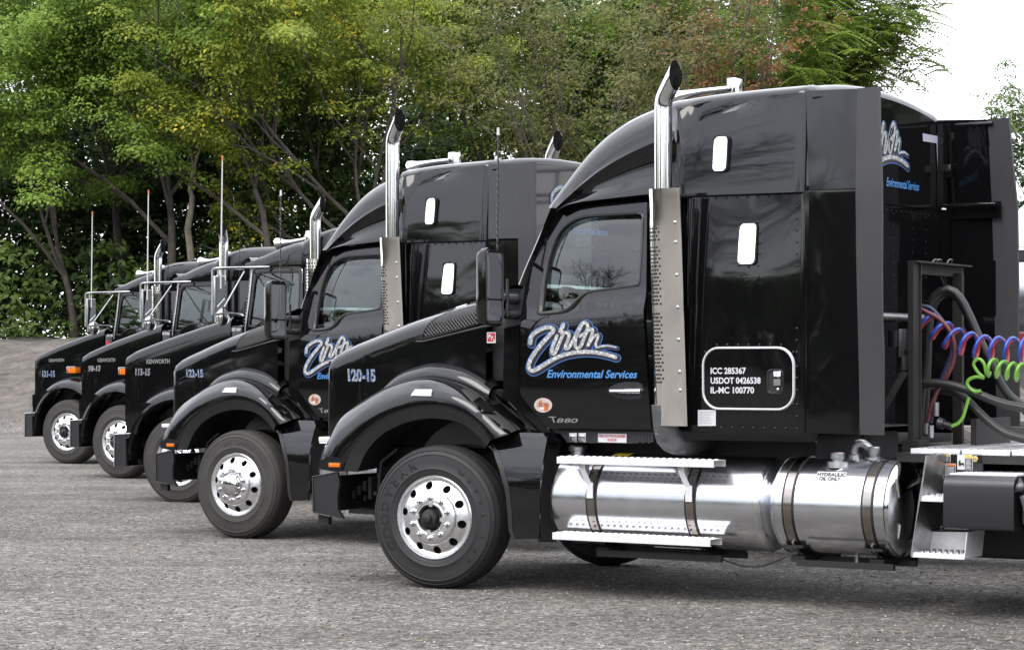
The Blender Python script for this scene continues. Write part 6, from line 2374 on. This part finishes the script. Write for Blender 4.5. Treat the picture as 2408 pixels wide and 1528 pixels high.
hose('air_line', 'hose_red_dull', 0.9, 1.0, 0.014, 'zr', [(425, 513), (500, 550), (570, 590), (640, 670), (678, 780), (668, 880), (620, 990), (560, 1080), (520, 1180), (488, 1300)])
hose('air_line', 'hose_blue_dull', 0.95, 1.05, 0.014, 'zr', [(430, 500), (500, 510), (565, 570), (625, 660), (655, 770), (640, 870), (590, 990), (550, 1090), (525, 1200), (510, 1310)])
for x, w_, y0, y1, rr in ((480, 0, 1312, 1385, 0.02), (512, 0, 1325, 1410, 0.02), (393, 0, 1200, 1380, 0.018), (545, 0, 1165, 1260, 0.025)):
    a, b = uz(px('zr', (x, y0))[0], 1.0), uz(px('zr', (x, y1))[0], 1.0)
    m = MB()
    m.tube([(a[0], 1.0, a[1]), (b[0], 1.0, b[1])], rr, 8)
    m.build('hose_fitting', 'dull_steel', smooth=45, **B1)
def coil(name, mt, axis_pts, turns, amp, rad_, vv, ph=0.0, lead=None, n_per=16):
    A_ = np.array([(lambda q_: (q_[0], vv, q_[1]))(uz(p, vv)) for p in px('zr', *axis_pts)])
    n_ = turns * n_per
    C = catmull(A_, n_ + 1)
    P = []
    T_ = np.gradient(C, axis=0)
    for i in range(n_ + 1):
        t_ = T_[i] / np.linalg.norm(T_[i])
        up = np.array([0, 0, 1.0]) - t_ * t_[2]
        up /= np.linalg.norm(up)
        sd = np.cross(t_, up)
        a = 2 * math.pi * i / n_per + ph
        P.append(C[i] + amp * (math.cos(a) * up + math.sin(a) * sd))
    if lead: P = [np.array(x) for x in lead] + P
    m = MB()
    m.tube(P, rad_, 8)
    return m.build(name, mt, smooth=60, **B1)
AX = [(440, 560), (480, 600), (560, 660), (660, 725), (780, 765), (900, 790), (1030, 800), (1160, 800), (1290, 790)]
coil('coiled_air_line', 'hose_blue', AX, 9, 0.078, 0.0128, 0.98, 0.35)
coil('coiled_air_line', 'hose_red', [(x + 6, y + 8) for x, y in AX], 9, 0.078, 0.0128, 1.02, 0.0)
hose('power_cable', 'hose_green', 0.92, 0.92, 0.012, 'zr', [(655, 1330), (700, 1310), (735, 1265), (755, 1200), (775, 1130)], 20)
lead = [(775, 1130)]
hose('power_cable', 'hose_green', 0.92, 0.90, 0.012, 'zr', [(857, 1085), (820, 1092), (782, 1070), (763, 1035), (780, 1005), (830, 990), (878, 996), (850, 972), (825, 940), (808, 905), (820, 876), (850, 868), (880, 900), (892, 950), (898, 975)], 60)
coil('coiled_power_cable', 'hose_green', [(905, 925), (960, 930), (1060, 950), (1160, 960), (1300, 965)], 6, 0.056, 0.0128, 0.90, 2.2)
m = MB()
P = []
for p in px('zr', (565, 1310), (600, 1318), (650, 1332)):
    a, b = uz(p, 0.92)
    P.append((a, 0.92, b))
m.tube([P[0], P[1]], [0.042, 0.036], 12)
m.tube([P[1], P[2]], 0.024, 10)
m.build('cable_plug', 'black_plastic', smooth=45, **B1)
# rubber straps hanging from the rack by wire hooks
for k, (x, pts) in enumerate(((548, [(562, 245), (600, 340), (640, 440), (700, 560), (760, 690)]), (575, [(598, 245), (615, 330), (640, 400), (652, 440)]), (650, [(656, 250), (658, 330), (662, 400)]))):
    tr_ = MB()
    v_, z_ = rk(x, 195)
    hk_ = [(UK + 0.02, v_ - 0.03, z_ - 0.06), (UK + 0.02, v_ - 0.02, z_ - 0.01), (UK + 0.01, v_ - 0.005, z_ + 0.015), (UK, v_ + 0.02, z_ + 0.012), (UK + 0.015, v_ + 0.03, z_ - 0.03), (UK + 0.025, v_ + 0.02, z_ - 0.07)]
    O, z0, f, r_ = frame(1)
    tr_.tube(catmull(hk_, 14), 0.006, 6)
    P = [(UK + 0.03, *rk(a, b, UK + 0.03)) for a, b in pts]
    sb = MB()
    C = catmull(P, 14)
    sb.grid([[(c[0], c[1] - 0.014, c[2] - 0.004), (c[0] + 0.006, c[1], c[2]), (c[0], c[1] + 0.014, c[2] + 0.004)] for c in C])
    lbs = ('long black rubber strap hooked on the rusty rack, trailing down across the hoses', 'middle black rubber strap with wire hook, looped around the thick hose', 'short straight rubber strap on the right end of the rusty rack')
    es = empty('rubber_strap', T1.location, T1.rotation_euler[2], lbs[k], 'strap')
    sb.build('strap', 'hose_black', es, half=HALF, smooth=60, recalc=False)
    tr_.build('hook', 'grey_cast', es, half=HALF, smooth=60)

# ------------------------------------------------------------------ the three older trucks at the far end of the row
def Ut(t, zn, v, *pts):
    return [uz(p, v, t) for p in px(zn, *pts)]

def build_t800():
    t = truck_root(3, 'third truck from the right, number 113-15 on its slanted hood, chrome mirror frame')
    B = dict(parent=t, half=HALF)
    def both(m, name, mt, **k):
        o = m.build(name, mt, mirror=False, **B, **k)
        m.build(name, mt, mirror=True, **B, **k)
        return o
    # hood
    def vs(u): return float(np.interp(u, [-0.75, 0.65], [0.40, 0.31]))
    top = Ut(4, 'za', 0.43, (562, 806), (572, 792), (600, 776), (700, 728), (800, 683), (900, 643), (1000, 603), (1100, 566), (1192, 533))
    hu, hz = [a for a, b in top][::-1], [b for a, b in top][::-1]
    zt = lambda u: float(np.interp(u, hu, hz))
    H8 = [(-0.30, 0.0), (-0.12, 0.002), (-0.06, 0.010), (-0.03, 0.026), (-0.010, 0.055), (0.0, 0.10)]
    m = MB()
    rows = []
    for u in list(np.linspace(hu[0], hu[-1] - 0.01, 14)) + [hu[-1]]:
        row = [(u, vs(u), 0.98)] + [(u, vs(u) + b, zt(u) + a) for a, b in H8] + [(u, vs(u) + 0.3, zt(u) + 0.02), (u, HALF, zt(u) + 0.03)]
        row += [(a, 2 * HALF - b, c) for a, b, c in row[-2::-1]]
        rows.append(row)
    m.grid(rows)
    un = hu[-1]
    m.add([(un, vs(un), 0.98), (un, vs(un), zt(un) - 0.08), (un, vs(un) + 0.08, zt(un)), (un, 2 * HALF - 0.08 - vs(un), zt(un)), (un, 2 * HALF - vs(un), zt(un) - 0.08), (un, 2 * HALF - vs(un), 0.98)], [(0, 1, 2, 3, 4, 5)])
    hood = m.build('hood', 'paint', smooth=38, **B)
    m = MB()
    m.box((un + 0.004, vs(un) + 0.12, 1.0), (un + 0.035, 2.48 - vs(un), zt(un) - 0.1), 0.012)
    g = m.build('grille', 'chrome', **B)
    for k in range(9):
        m = MB()
        m.box((un + 0.034, vs(un) + 0.2, 1.05 + k * 0.06), (un + 0.045, 2.4 - vs(un), 1.08 + k * 0.06))
        m.build('grille_bar', 'matte_black', g, half=HALF)
    v8 = lambda u, l: vs(u) - l
    # raised maker's name on the hood side
    (a, b), (c, d_) = Ut(4, 'za', 0.34, (656, 860), (793, 828))
    m = MB()
    text_on(m, 'KENWORTH', ((a, b), (c, b + 0.006), (a, d_)), lambda x, y: (x, v8(x, 0.004), y), bold=0.02)
    m.build('badge', 'dull_steel', hood, half=HALF, smooth=0, recalc=False)
    # fender arch
    u0, z0_ = -0.20, 0.53
    rl, ro = 0.70, 0.885
    angs = np.radians(np.linspace(-2, 178, 40))
    m = MB()
    rows = []
    for k in range(9):
        s = k / 8.0
        e1, e2 = 1 - math.cos(s * math.pi / 2), math.sin(s * math.pi / 2)
        rr = ro * (1 - e1) + (rl + 0.035) * e1
        vv = 0.36 * (1 - e2) + 0.03 * e2
        rows.append([(u0 + rr * math.cos(a) * 1.02, vv, z0_ + rr * math.sin(a)) for a in angs])
    rows.append([(u0 + rl * math.cos(a) * 1.02, 0.025, z0_ + rl * math.sin(a)) for a in angs])
    rows.append([(u0 + (rl - 0.03) * math.cos(a) * 1.02, 0.06, z0_ + (rl - 0.03) * math.sin(a)) for a in angs])
    rows.append([(u0 + (rl - 0.03) * math.cos(a) * 1.02, 0.5, z0_ + (rl - 0.03) * math.sin(a)) for a in angs])
    m.grid(rows)
    both(m, 'fender', 'paint', smooth=50)
    # headlamp pod at the front of the fender
    q = Ut(4, 'zd', 0.02, (385, 812), (452, 784), (480, 790), (455, 830), (432, 880), (424, 914), (376, 916), (388, 900), (384, 862))
    both(poly_panel(q, vf=0.03, step=0.1, thick=0.34), 'headlamp_pod', 'paint')
    m = MB()
    m.box((q[0][0] + 0.012, 0.06, q[0][1] - 0.03), (q[0][0] - 0.02, 0.34, q[8][1] + 0.02), 0.01)
    both(m, 'headlamp', 'headlamp')
    # bumper
    q = Ut(4, 'zd', 0.0, (345, 915), (405, 911), (398, 930), (386, 932), (388, 1042), (345, 1046))
    both(poly_panel(q, vf=0.0, step=0.3, thick=0.04), 'bumper_end', 'black_plastic')
    m = MB()
    m.box((q[0][0] - 0.03, 0.0, q[0][1]), (q[0][0] + 0.012, 2 * HALF, q[5][1]), 0.012)
    m.build('bumper', 'paint', **B)
    m = MB()
    m.tube([(q[0][0], -0.004, q[0][1]), (q[1][0], -0.004, q[1][1])], 0.008, 6)
    m.tube([(q[0][0], -0.004, q[0][1]), (q[5][0], -0.004, q[5][1])], 0.006, 6)
    both(m, 'bumper_edge', 'dull_steel')
    a, b = Ut(4, 'zd', 0.4, (402, 972), (458, 1038))
    m = MB()
    m.box((a[0], 0.40, a[1]), (b[0], 0.56, b[1]), 0.03)
    m.tube(catmull([(b[0], 0.42, b[1] + 0.1), (b[0] - 0.12, 0.40, b[1] + 0.05), (b[0] - 0.14, 0.42, b[1] - 0.08), (b[0] - 0.02, 0.46, b[1] - 0.12)], 14), 0.018, 6)
    m.build('steering_gear', 'grey_cast', **B)
    # turn lamp on the fender
    a, b = Ut(4, 'za', 0.16, (836, 906), (912, 978))
    m = MB()
    m.box((a[0], 0.14, a[1]), (b[0], 0.26, b[1] + 0.02), 0.012)
    tl = both(m, 'turn_lamp', 'amber')
    m = MB()
    m.box((a[0] + 0.004, 0.13, a[1] + 0.008), (b[0] - 0.004, 0.27, a[1] - 0.006), 0.004)
    m.box((a[0] + 0.012, 0.13, a[1]), (a[0] + 0.0, 0.27, b[1] + 0.02), 0.004)
    both(m, 'turn_lamp_rim', 'chrome')
    # chassis, well
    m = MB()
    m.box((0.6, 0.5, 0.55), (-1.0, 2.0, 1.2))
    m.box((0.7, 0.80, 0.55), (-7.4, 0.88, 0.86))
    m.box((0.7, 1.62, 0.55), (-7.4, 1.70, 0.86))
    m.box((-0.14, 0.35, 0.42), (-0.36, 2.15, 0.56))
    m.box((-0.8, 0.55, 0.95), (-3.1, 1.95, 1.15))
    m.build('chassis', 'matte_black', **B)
    # cab
    VC = 0.45
    cf = Ut(3, 'zb', VC, (958, 1330), (985, 1000), (1000, 700), (1012, 668), (1040, 645), (1100, 636), (1480, 630), (1522, 640), (1545, 680), (1555, 800))
    zlo_ = 1.15
    ub = cf[-1][0]
    loop = cf + [(ub - 0.02, zlo_), (cf[0][0] + 0.02, zlo_)]
    wo = Ut(3, 'zb', VC, (985, 1275), (1008, 1000), (1020, 760), (1040, 700), (1085, 680), (1300, 676), (1490, 672), (1518, 690), (1524, 760), (1530, 1160), (1400, 1170), (1200, 1185), (1120, 1230), (1060, 1290))
    c = np.mean(wo, axis=0)
    n = 60
    wo = lin(wo + wo[:1], n + 1)[:-1]
    wi = np.array([(c[0] + (a - c[0]) * 0.93, c[1] + (b - c[1]) * 0.93) for a, b in wo])
    vd = lambda u, z: VC + 0.06 * max(0, z - 2.1) / 0.6
    door = both(poly_panel(loop, [[tuple(p) for p in wi[::2]]], vd, step=0.12, thick=0.04), 'door', 'paint')
    rp = ring_panel([tuple(p) for p in wo], [tuple(p) for p in wi], lambda a, b: vd(a, b) + 0.002, 0.03, 0.008)
    gl = poly_panel([tuple(p) for p in wi[::2]], vf=lambda a, b: vd(a, b) + 0.018, step=0.3, thick=0)
    for k, d_ in enumerate([o for o in kids(t) if o.name.startswith('door')]):
        rp.build('window_frame', 'window_rubber', d_, half=HALF, mirror=k == 1)
        gl.build('window', 'cab_glass', d_, half=HALF, mirror=k == 1)
    m = MB()
    P = [(a, vd(a, b) - 0.008, b) for a, b in catmull(cf, 50)]
    m.tube(P, 0.011, 6)
    m.build('door_trim', 'dull_steel', door, half=HALF, smooth=50)
    m = MB()
    for a, b in catmull(cf, 44):
        m.ball((a + 0.03, vd(a, b) - 0.002, b + (0.03 if b > 2.66 else 0)), 0.007, 4)
    m.build('rivets', 'dull_steel', door, half=HALF, recalc=False, kind='stuff')
    uf = cf[2][0]
    ztop_ = cf[5][1]
    # cab corner, windscreen, cowl
    m = MB()
    m.grid([[(cf[0][0] + 0.015, VC + 0.005, 1.2), (uf + 0.01, vd(0, ztop_) + 0.005, ztop_)], [(cf[0][0] + 0.10, VC + 0.02, 1.2), (uf + 0.05, VC + 0.09, ztop_)], [(cf[0][0] + 0.15, VC + 0.08, 1.2), (uf + 0.08, VC + 0.16, ztop_)]])
    both(m, 'cab_corner', 'paint', smooth=60)
    m = MB()
    m.grid([[(cf[0][0] + 0.15 + 0.16 * (1 - (2 * s - 1) ** 2), VC + 0.09 + s * (2 * HALF - 0.18 - 2 * VC), 2.02), (uf + 0.08 + 0.12 * (1 - (2 * s - 1) ** 2), VC + 0.17 + s * (2 * HALF - 0.34 - 2 * VC), ztop_)] for s in np.linspace(0, 1, 9)])
    m.build('windscreen', 'cab_glass', **B)
    m = MB()
    m.grid([[(hu[0] + 0.01, VC - 0.03 + s * (2 * HALF + 0.06 - 2 * VC), z) for s in np.linspace(0, 1, 3)] for z in (1.1, zt(hu[0]) - 0.12)] + [[(hu[0] - 0.02, VC + 0.02 + s * (2 * HALF - 0.04 - 2 * VC), zt(hu[0]) - 0.03) for s in np.linspace(0, 1, 3)], [(cf[0][0] + 0.14, VC + 0.04 + s * (2 * HALF - 0.08 - 2 * VC), zt(hu[0]) - 0.04) for s in np.linspace(0, 1, 3)]])
    m.build('cowl', 'paint', smooth=40, **B)
    m = MB()
    m.box((hu[0] + 0.005, VC - 0.04, 1.0), (cf[0][0] + 0.02, VC + 0.06, zt(hu[0]) - 0.10), 0.02)
    both(m, 'cowl_side', 'paint')
    # visor
    q = Ut(3, 'zb', 0.5, (912, 614), (925, 580), (962, 548), (1000, 534), (1024, 585))
    m = MB()
    rows = []
    for s in np.linspace(0, 1, 11):
        k = 1 - (2 * s - 1) ** 2
        rows.append([(a + 0.14 * k, 0.50 + s * (2 * HALF - 1.0), b + 0.02 * k) for a, b in catmull(q, 10)])
    m.grid(rows)
    m.build('sun_visor', 'paint', smooth=60, **B)
    # roof: sloped fairing up to the sleeper
    sil = Ut(3, 'zb', 0.60, (1024, 585), (1080, 555), (1150, 524), (1300, 455), (1450, 398), (1560, 368), (1640, 350))
    us_, zs_ = [a for a, b in sil], [b for a, b in sil]
    zmax = zs_[-1] + 0.14
    pts = sil + [(us_[-1] - 0.25, zs_[-1] + 0.09), (us_[-1] - 0.5, zmax), (us_[-1] - 0.9, zmax + 0.01), (us_[-1] - 1.35, zmax), (us_[-1] - 1.5, zmax - 0.01)]
    C = catmull(pts, 40)
    ure = C[-1][0]
    rows = []
    for j, (dv, dz) in enumerate(((None, None), (0.0, -0.14), (0.012, -0.07), (0.05, -0.022), (0.13, 0.0), (0.4, 0.03), (HALF - VC - 0.02, 0.04))):
        if dv is None: rows.append([(a, VC + 0.02 - (0.06 if a < -1.75 else 0), ztop_ - 0.005) for a, b in C])
        else: rows.append([(a + 0.1 * (dv / 0.8) * (1 - i / 39.0), VC + 0.02 - (0.06 if a < -1.75 else 0) + dv + (0 if j else 0), max(ztop_, b + dz * (1 if b - 0.14 > ztop_ else max(0.2, (b - ztop_) / 0.2)))) for i, (a, b) in enumerate(C)])
    full = rows + [[(a, 2 * HALF - b, c) for a, b, c in rr] for rr in rows[-2::-1]]
    m = MB()
    m.grid(full)
    last = [rr[-1] for rr in full]
    m.add(last, [tuple(range(len(last)))])
    m.build('roof', 'paint', smooth=40, **B)
    # sleeper
    m = MB()
    m.box((-1.78, VC - 0.04, 1.1), (ure, 2 * HALF + 0.04 - VC, ztop_ - 0.003), 0.02)
    slp = m.build('sleeper', 'paint_panel', **B)
    m = MB()
    m.box((ub + 0.0, VC + 0.03, 1.12), (-1.76, VC + 0.06, ztop_ - 0.01))
    both(m, 'cab_side', 'paint')
    hh = zmax - ztop_
    def bl_(x, y, l): return (ure - l - 0.002, 0.75 + x * 0.0008, ztop_ - 0.05 + (620 - y) * 0.0008)
    logo_on(slp, bl_)
    m = MB()
    text_on(m, 'Environmental Services', ((0.95, ztop_ - 0.30), (1.95, ztop_ - 0.30), (0.97, ztop_ - 0.20)), lambda a, b: (ure - 0.004, a, b), bold=0.02, shear=0.12)
    m.build('lettering', 'blue_print', slp, half=HALF, smooth=0, recalc=False)
    # interior
    m = MB()
    m.box((cf[0][0] + 0.12, VC + 0.08, 1.4), (cf[0][0] - 0.25, 2 * HALF - 0.08 - VC, 2.02), 0.05)
    m.build('dashboard', 'interior', **B)
    for v_ in (0.85, 1.65):
        m = MB()
        m.box((-1.22, v_ - 0.23, 1.5), (-1.62, v_ + 0.23, 1.68), 0.05)
        m.box((-1.56, v_ - 0.23, 1.64), (-1.72, v_ + 0.23, 2.3), 0.06)
        m.build('seat', 'interior_grey', **B)
    m = MB()
    cw = np.array([cf[0][0] - 0.38, 0.86, 2.08])
    e1, e2 = np.array([-0.72, 0, -0.69]), np.array([0, 1.0, 0])
    m.tube([cw + 0.23 * (math.cos(a) * e1 + math.sin(a) * e2) for a in np.linspace(0, 6.283, 25)], 0.016, 6, False)
    m.tube([cw - 0.23 * e2, cw + 0.23 * e2], 0.014, 6)
    m.tube([cw, cw + np.array([0.3, 0, -0.3])], 0.03, 6)
    m.build('steering_wheel', 'black_plastic', **B)
    # stacks with perforated guards
    vst = 0.36
    (xl, zg), (xr, _) = Ut(3, 'zb', vst - 0.08, (1626, 548), (1748, 548))
    uc = Ut(3, 'zb', vst, (1706, 500))[0][0]
    tip = Ut(3, 'zf', vst, (1895, 1138), (1905, 1228), (1850, 1250))
    rp_ = 0.062
    for sd in (False, True):
        m = MB()
        stack_rows(m, uc, vst, rp_, 1.2, tip[2][1], tip[0][0] - 0.01, 0.0)
        st = m.build('exhaust_stack', 'chrome', parent=t, half=HALF, mirror=sd, smooth=50)
        m = MB()
        stack_mouth(m, uc, vst, rp_, tip[2][1], tip[0][0] - 0.01, 0.0)
        m.build('pipe_mouth', 'matte_black', st, half=HALF, mirror=sd, smooth=50)
        m = MB()
        ang = np.radians(np.linspace(-150, 60, 22))
        rg_ = 0.105
        m.grid([[(uc - rg_ * math.sin(a) * 1.0, vst - rg_ * math.cos(a), z) for a in ang] for z in np.linspace(1.3, zg, 8)])
        g = m.build('stack_guard', 'guard_steel', parent=t, half=HALF, mirror=sd, smooth=60)
        m = MB()
        k = 0
        for z in np.arange(1.9, zg - 0.03, 0.036):
            k += 1
            for a in np.radians(np.arange(-140 + (8 if k % 2 else 0), 60, 17)):
                tg = np.array([-math.cos(a), math.sin(a)])
                c_ = np.array([uc - (rg_ + 0.0015) * math.sin(a), vst - (rg_ + 0.0015) * math.cos(a)])
                m.add([(c_[0] + 0.011 * math.cos(q_) * tg[0], c_[1] + 0.011 * math.cos(q_) * tg[1], z + 0.011 * math.sin(q_)) for q_ in np.linspace(0, 6.283, 8, endpoint=False)], [tuple(range(8))])
        m.build('guard_perforation', 'matte_black', g, half=HALF, mirror=sd, smooth=0, recalc=False, kind='stuff')
    # chrome mirror frame
    vo = -0.20
    A = lambda v, *p: [(a, v, b) for a, b in Ut(3, 'zb', v, *p)]
    for sd in (False, True):
        m = MB()
        q = A(vo, (606, 1140), (606, 900), (606, 700), (612, 668), (632, 650))
        k = A(vo + 0.02, (700, 645)) + A(0.25, (945, 640)) + A(0.5, (1240, 632))
        m.tube(catmull(q + k, 40), 0.014, 8)
        m.tube(A(vo, (680, 655)) + A(0.25, (850, 656)) + A(0.44, (945, 662)), 0.010, 6)
        m.tube(A(vo + 0.03, (668, 665), (668, 740)), 0.012, 6)
        m.tube(A(0.40, (945, 684)) + A(-0.10, (732, 1062)), 0.010, 8)
        m.tube(A(vo + 0.02, (600, 1142), (690, 1132)) + A(0.1, (770, 1128)) + A(0.38, (900, 1140), (940, 1158)), 0.014, 8)
        m.tube(A(vo + 0.03, (640, 1225), (640, 1130)), 0.012, 6)
        mf = m.build('mirror_frame', 'dull_steel', parent=t, half=HALF, mirror=sd, smooth=50)
        (a, z1_), (b, z2_) = Ut(3, 'zb', vo + 0.01, (640, 728), (650, 1128))
        m = MB()
        m.box((a + 0.05, vo - 0.0, z1_), (a - 0.0, vo + 0.19, z2_), 0.012)
        mr_ = m.build('mirror', 'dull_steel', parent=t, half=HALF, mirror=sd)
        m = MB()
        m.add([(a - 0.004, vo + 0.015, z2_ + 0.02), (a - 0.004, vo + 0.175, z2_ + 0.02), (a - 0.004, vo + 0.175, z1_ - 0.02), (a - 0.004, vo + 0.015, z1_ - 0.02)], [(0, 1, 2, 3)])
        m.build('mirror_pane', 'mirror_glass', mr_, half=HALF, mirror=sd, smooth=0)
        cc, zc_ = Ut(3, 'zb', -0.05, (720, 1167))[0]
        m = MB()
        m.lathe([(0.0, 0.045), (0.07, 0.035), (0.105, 0.012), (0.112, 0.0), (0.108, -0.008), (0.100, -0.004)], 28, 'x', (cc, -0.05, zc_))
        rm = m.build('round_mirror', 'chrome', parent=t, half=HALF, mirror=sd, smooth=50)
        m = MB()
        m.lathe([(0.101, -0.004), (0.085, -0.016), (0.06, -0.026), (0.03, -0.032), (0.0, -0.034)], 28, 'x', (cc, -0.05, zc_))
        m.build('mirror_pane', 'mirror_glass', rm, half=HALF, mirror=sd, smooth=60)
    # whip antenna with red cap
    (a, z1_), (b, z2_) = [uz(p, vo + 0.03, 3) for p in ((523, 366), (519, 648))]
    m = MB()
    m.tube([(b, vo + 0.03, z2_ - 0.15), (a, vo + 0.03, z1_)], [0.010, 0.007], 6)
    an = m.build('antenna', 'antenna_white', **B)
    m = MB()
    m.tube([(a, vo + 0.03, z1_ - 0.06), (a, vo + 0.03, z1_)], 0.010, 6)
    m.build('antenna_tip', 'orange_print', an, half=HALF)
    # short black antenna by the cab corner
    (a, z1_), (b, z2_) = Ut(3, 'zb', 0.42, (900, 205), (893, 1170))
    m = MB()
    m.tube([(b, 0.42, z2_), (a, 0.42, z1_)], 0.0045, 5)
    m.build('antenna', 'black_plastic', **B)
    # horn
    vh = 0.8
    ha, hb_ = Ut(3, 'zb', vh, (1325, 378), (1640, 330))
    m = MB()
    m.tube([(ha[0] + 0.03, vh, ha[1] - 0.01), (ha[0] - 0.01, vh, ha[1] - 0.004), (ha[0] - 0.08, vh, ha[1]), (ha[0] - 0.16, vh, ha[1] + 0.006), (hb_[0], vh, hb_[1])], [0.075, 0.062, 0.036, 0.026, 0.022], 14)
    hn = m.build('air_horn', 'chrome', smooth=50, **B)
    m = MB()
    m.box((hb_[0] + 0.02, vh - 0.05, hb_[1] + 0.09), (hb_[0] - 0.08, vh + 0.05, hb_[1] - 0.10), 0.01)
    m.tube([(ha[0] - 0.2, vh, ha[1]), (ha[0] - 0.2, vh, ha[1] - 0.14)], 0.014, 6)
    m.build('horn_base', 'chrome', hn, half=HALF)
    return t

T3 = build_t800()
def put(t_, k):
    Oq, zq, fq, rq = frame(k)
    pq = Oq + HALF * rq
    t_.location = (pq[0], pq[1], zq)
    t_.rotation_euler = (0, 0, math.atan2(fq[1], fq[0]))
T4, T5 = fresh_copy(T3), fresh_copy(T3)
put(T4, 4)
put(T5, 5)
T4['label'] = 'fourth truck from the right, number 98-13, exhaust pipe mouth turned towards the viewer'
T5['label'] = 'leftmost truck, number 121-15, farthest from the viewer beside the spoil bank'
for tr, k, hubp, st_ in ((T3, 3, None, 5), (T4, 4, 'zd', 4), (T5, 5, 'zd', 8)):
    make_wheel(tr, (-0.22, HALF - 0.05, 0.515), R(st_), 1, 'tyre_dusty')
    make_wheel(tr, (-0.22, -HALF + 0.05, 0.515), R(st_), -1, 'tyre_dusty')
    for u in (-8.3, -9.6) if k < 5 else (-6.1, -7.4):
        for sd in (1, -1): make_wheel(tr, (u, sd * (HALF - 0.06), 0.515), 0, sd, 'tyre_dusty', front=False)
    hd = [o for o in kids(tr) if o.name.startswith('hood')][0]
    v3 = lambda u: float(np.interp(u, [-0.75, 0.65], [0.40, 0.31]))
    s, c4 = {3: ('113-15', ((968, 970), (1083, 972), (970, 912))), 4: ('98-13', ((570, 938), (664, 936), (575, 890))), 5: ('121-15', ((184, 984), (283, 984), (184, 932)))}[k]
    number_on(hd, s, c4, lambda a, b, l: (lambda q_: (q_[0], v3(q_[0]) - l, q_[1]))(uz(px('za', (a, b))[0], 0.32, k)), blue=k == 5)
    cs = [o for o in kids(tr) if o.name.startswith('cowl_side')][0]
    s, zn, c4 = {3: ('3071099', 'zb', ((812, 1320), (908, 1322), (814, 1284))), 4: ('3070900', 'za', ((1190, 632), (1252, 633), (1191, 608))), 5: ('307146', 'za', ((725, 646), (775, 647), (726, 626)))}[k]
    m = MB()
    text_on(m, s, c4, lambda a, b: (lambda q_: (q_[0], 0.406, q_[1]))(uz(px(zn, (a, b))[0], 0.41, k)), bold=0.03)
    m.build('lettering', 'white_print', cs, half=HALF, smooth=0, recalc=False)
q0 = [o for o in kids(T5) if o.name.startswith('cowl_side')][0]
f5 = lambda a, b: (lambda q_: (q_[0], 0.405, q_[1]))(uz(px('za', (a, b))[0], 0.41, 5))
m = MB()
m.add([f5(716, 716), f5(746, 714), f5(746, 680), f5(716, 682)], [(0, 1, 2, 3)])
m.build('sticker', 'red_print', q0, half=HALF, smooth=0, recalc=False)
# the fourth truck's left pipe is swivelled to face the camera side
for o in kids(T4):
    if o.name.startswith('exhaust_stack'):
        vcen = HALF - 0.36
        if o.data.vertices[0].co.y > 0:
            cu = sum(v.co.x for v in o.data.vertices if v.co.z < 1.5) / max(1, len([1 for v in o.data.vertices if v.co.z < 1.5]))
            a = R(-62)
            o.rotation_euler = (0, 0, a)
            c, s = math.cos(a), math.sin(a)
            o.location = (cu - (c * cu - s * vcen), vcen - (s * cu + c * vcen), 0)


# ------------------------------------------------------------------ tank trailer parked beyond the row at the right
tt = empty('tank_trailer', (5.62, 26.0, 0), math.atan2(-0.537, 0.843), 'stainless tank trailer with white top and red stripe cut by the right edge', 'trailer')
Lt = 12.0
m = MB()
m.lathe([(0.0, -0.02), (0.5, 0.0), (0.9, 0.06), (1.05, 0.14)] + [(1.05, k) for k in np.linspace(0.3, Lt - 0.3, 12)] + [(1.0, Lt - 0.06), (0.5, Lt)], 48, 'x', (0, 0, 2.35))
m.build('tank', 'trailer_steel', tt)
m = MB()
m.lathe([(1.062, k) for k in np.linspace(0.3, Lt - 0.3, 3)], 48, 'x', (0, 0, 2.35))
n_ = len(m.v) // 3
me_ = MB()
for k in range(48):
    a0, a1 = 2 * math.pi * k / 48, 2 * math.pi * (k + 1) / 48
    if math.sin(a0) > 0.55: me_.add([(0.3, 1.062 * math.cos(a0), 2.35 + 1.062 * math.sin(a0)), (Lt - .3, 1.062 * math.cos(a0), 2.35 + 1.062 * math.sin(a0)), (Lt - .3, 1.062 * math.cos(a1), 2.35 + 1.062 * math.sin(a1)), (0.3, 1.062 * math.cos(a1), 2.35 + 1.062 * math.sin(a1))], [(0, 1, 2, 3)])
me_.build('top_cover', 'white_body', tt)
for nm, mt, z0_, z1_ in (('red_band', 'red_stripe', 1.88, 1.95), ('black_pipe', 'matte_black', 2.72, 2.84)):
    m = MB()
    for sg in (-1, 1):
        zz = (z0_ + z1_) / 2 - 2.35
        yy_ = math.sqrt(1.066 ** 2 - zz ** 2)
        m.box((0.2, sg * (yy_ - 0.03), z0_), (Lt - 0.3, sg * (yy_ + 0.03), z1_))
    m.build(nm, mt, tt)
m = MB()
for zz in (3.75, 4.15):
    for y in (-0.5, 0.5): m.tube([(0.3, y, zz), (Lt - 0.5, y, zz)], 0.03, 8)
    m.tube([(0.3, -0.5, zz), (0.3, 0.5, zz)], 0.03, 8)
for x in np.linspace(0.3, Lt - 0.5, 8):
    for y in (-0.5, 0.5): m.tube([(x, y, 3.25), (x, y, 4.15)], 0.025, 6)
m.build('handrail', 'white_body', tt)
m = MB()
m.box((0.5, -0.45, 1.05), (Lt - 0.3, -0.3, 1.32))
m.box((0.5, 0.3, 1.05), (Lt - 0.3, 0.45, 1.32))
for x in (2.0, 2.4):
    for y in (-0.75, 0.75): m.tube([(x, y, 1.2), (x, y, 0.05)], 0.06, 6)
m.build('trailer_frame', 'matte_black', tt)
for x in (9.4, 10.7):
    for sd in (1, -1): make_wheel(tt, (x, sd * 1.2, 0.52), 0, sd, 'tyre_dusty', front=False)
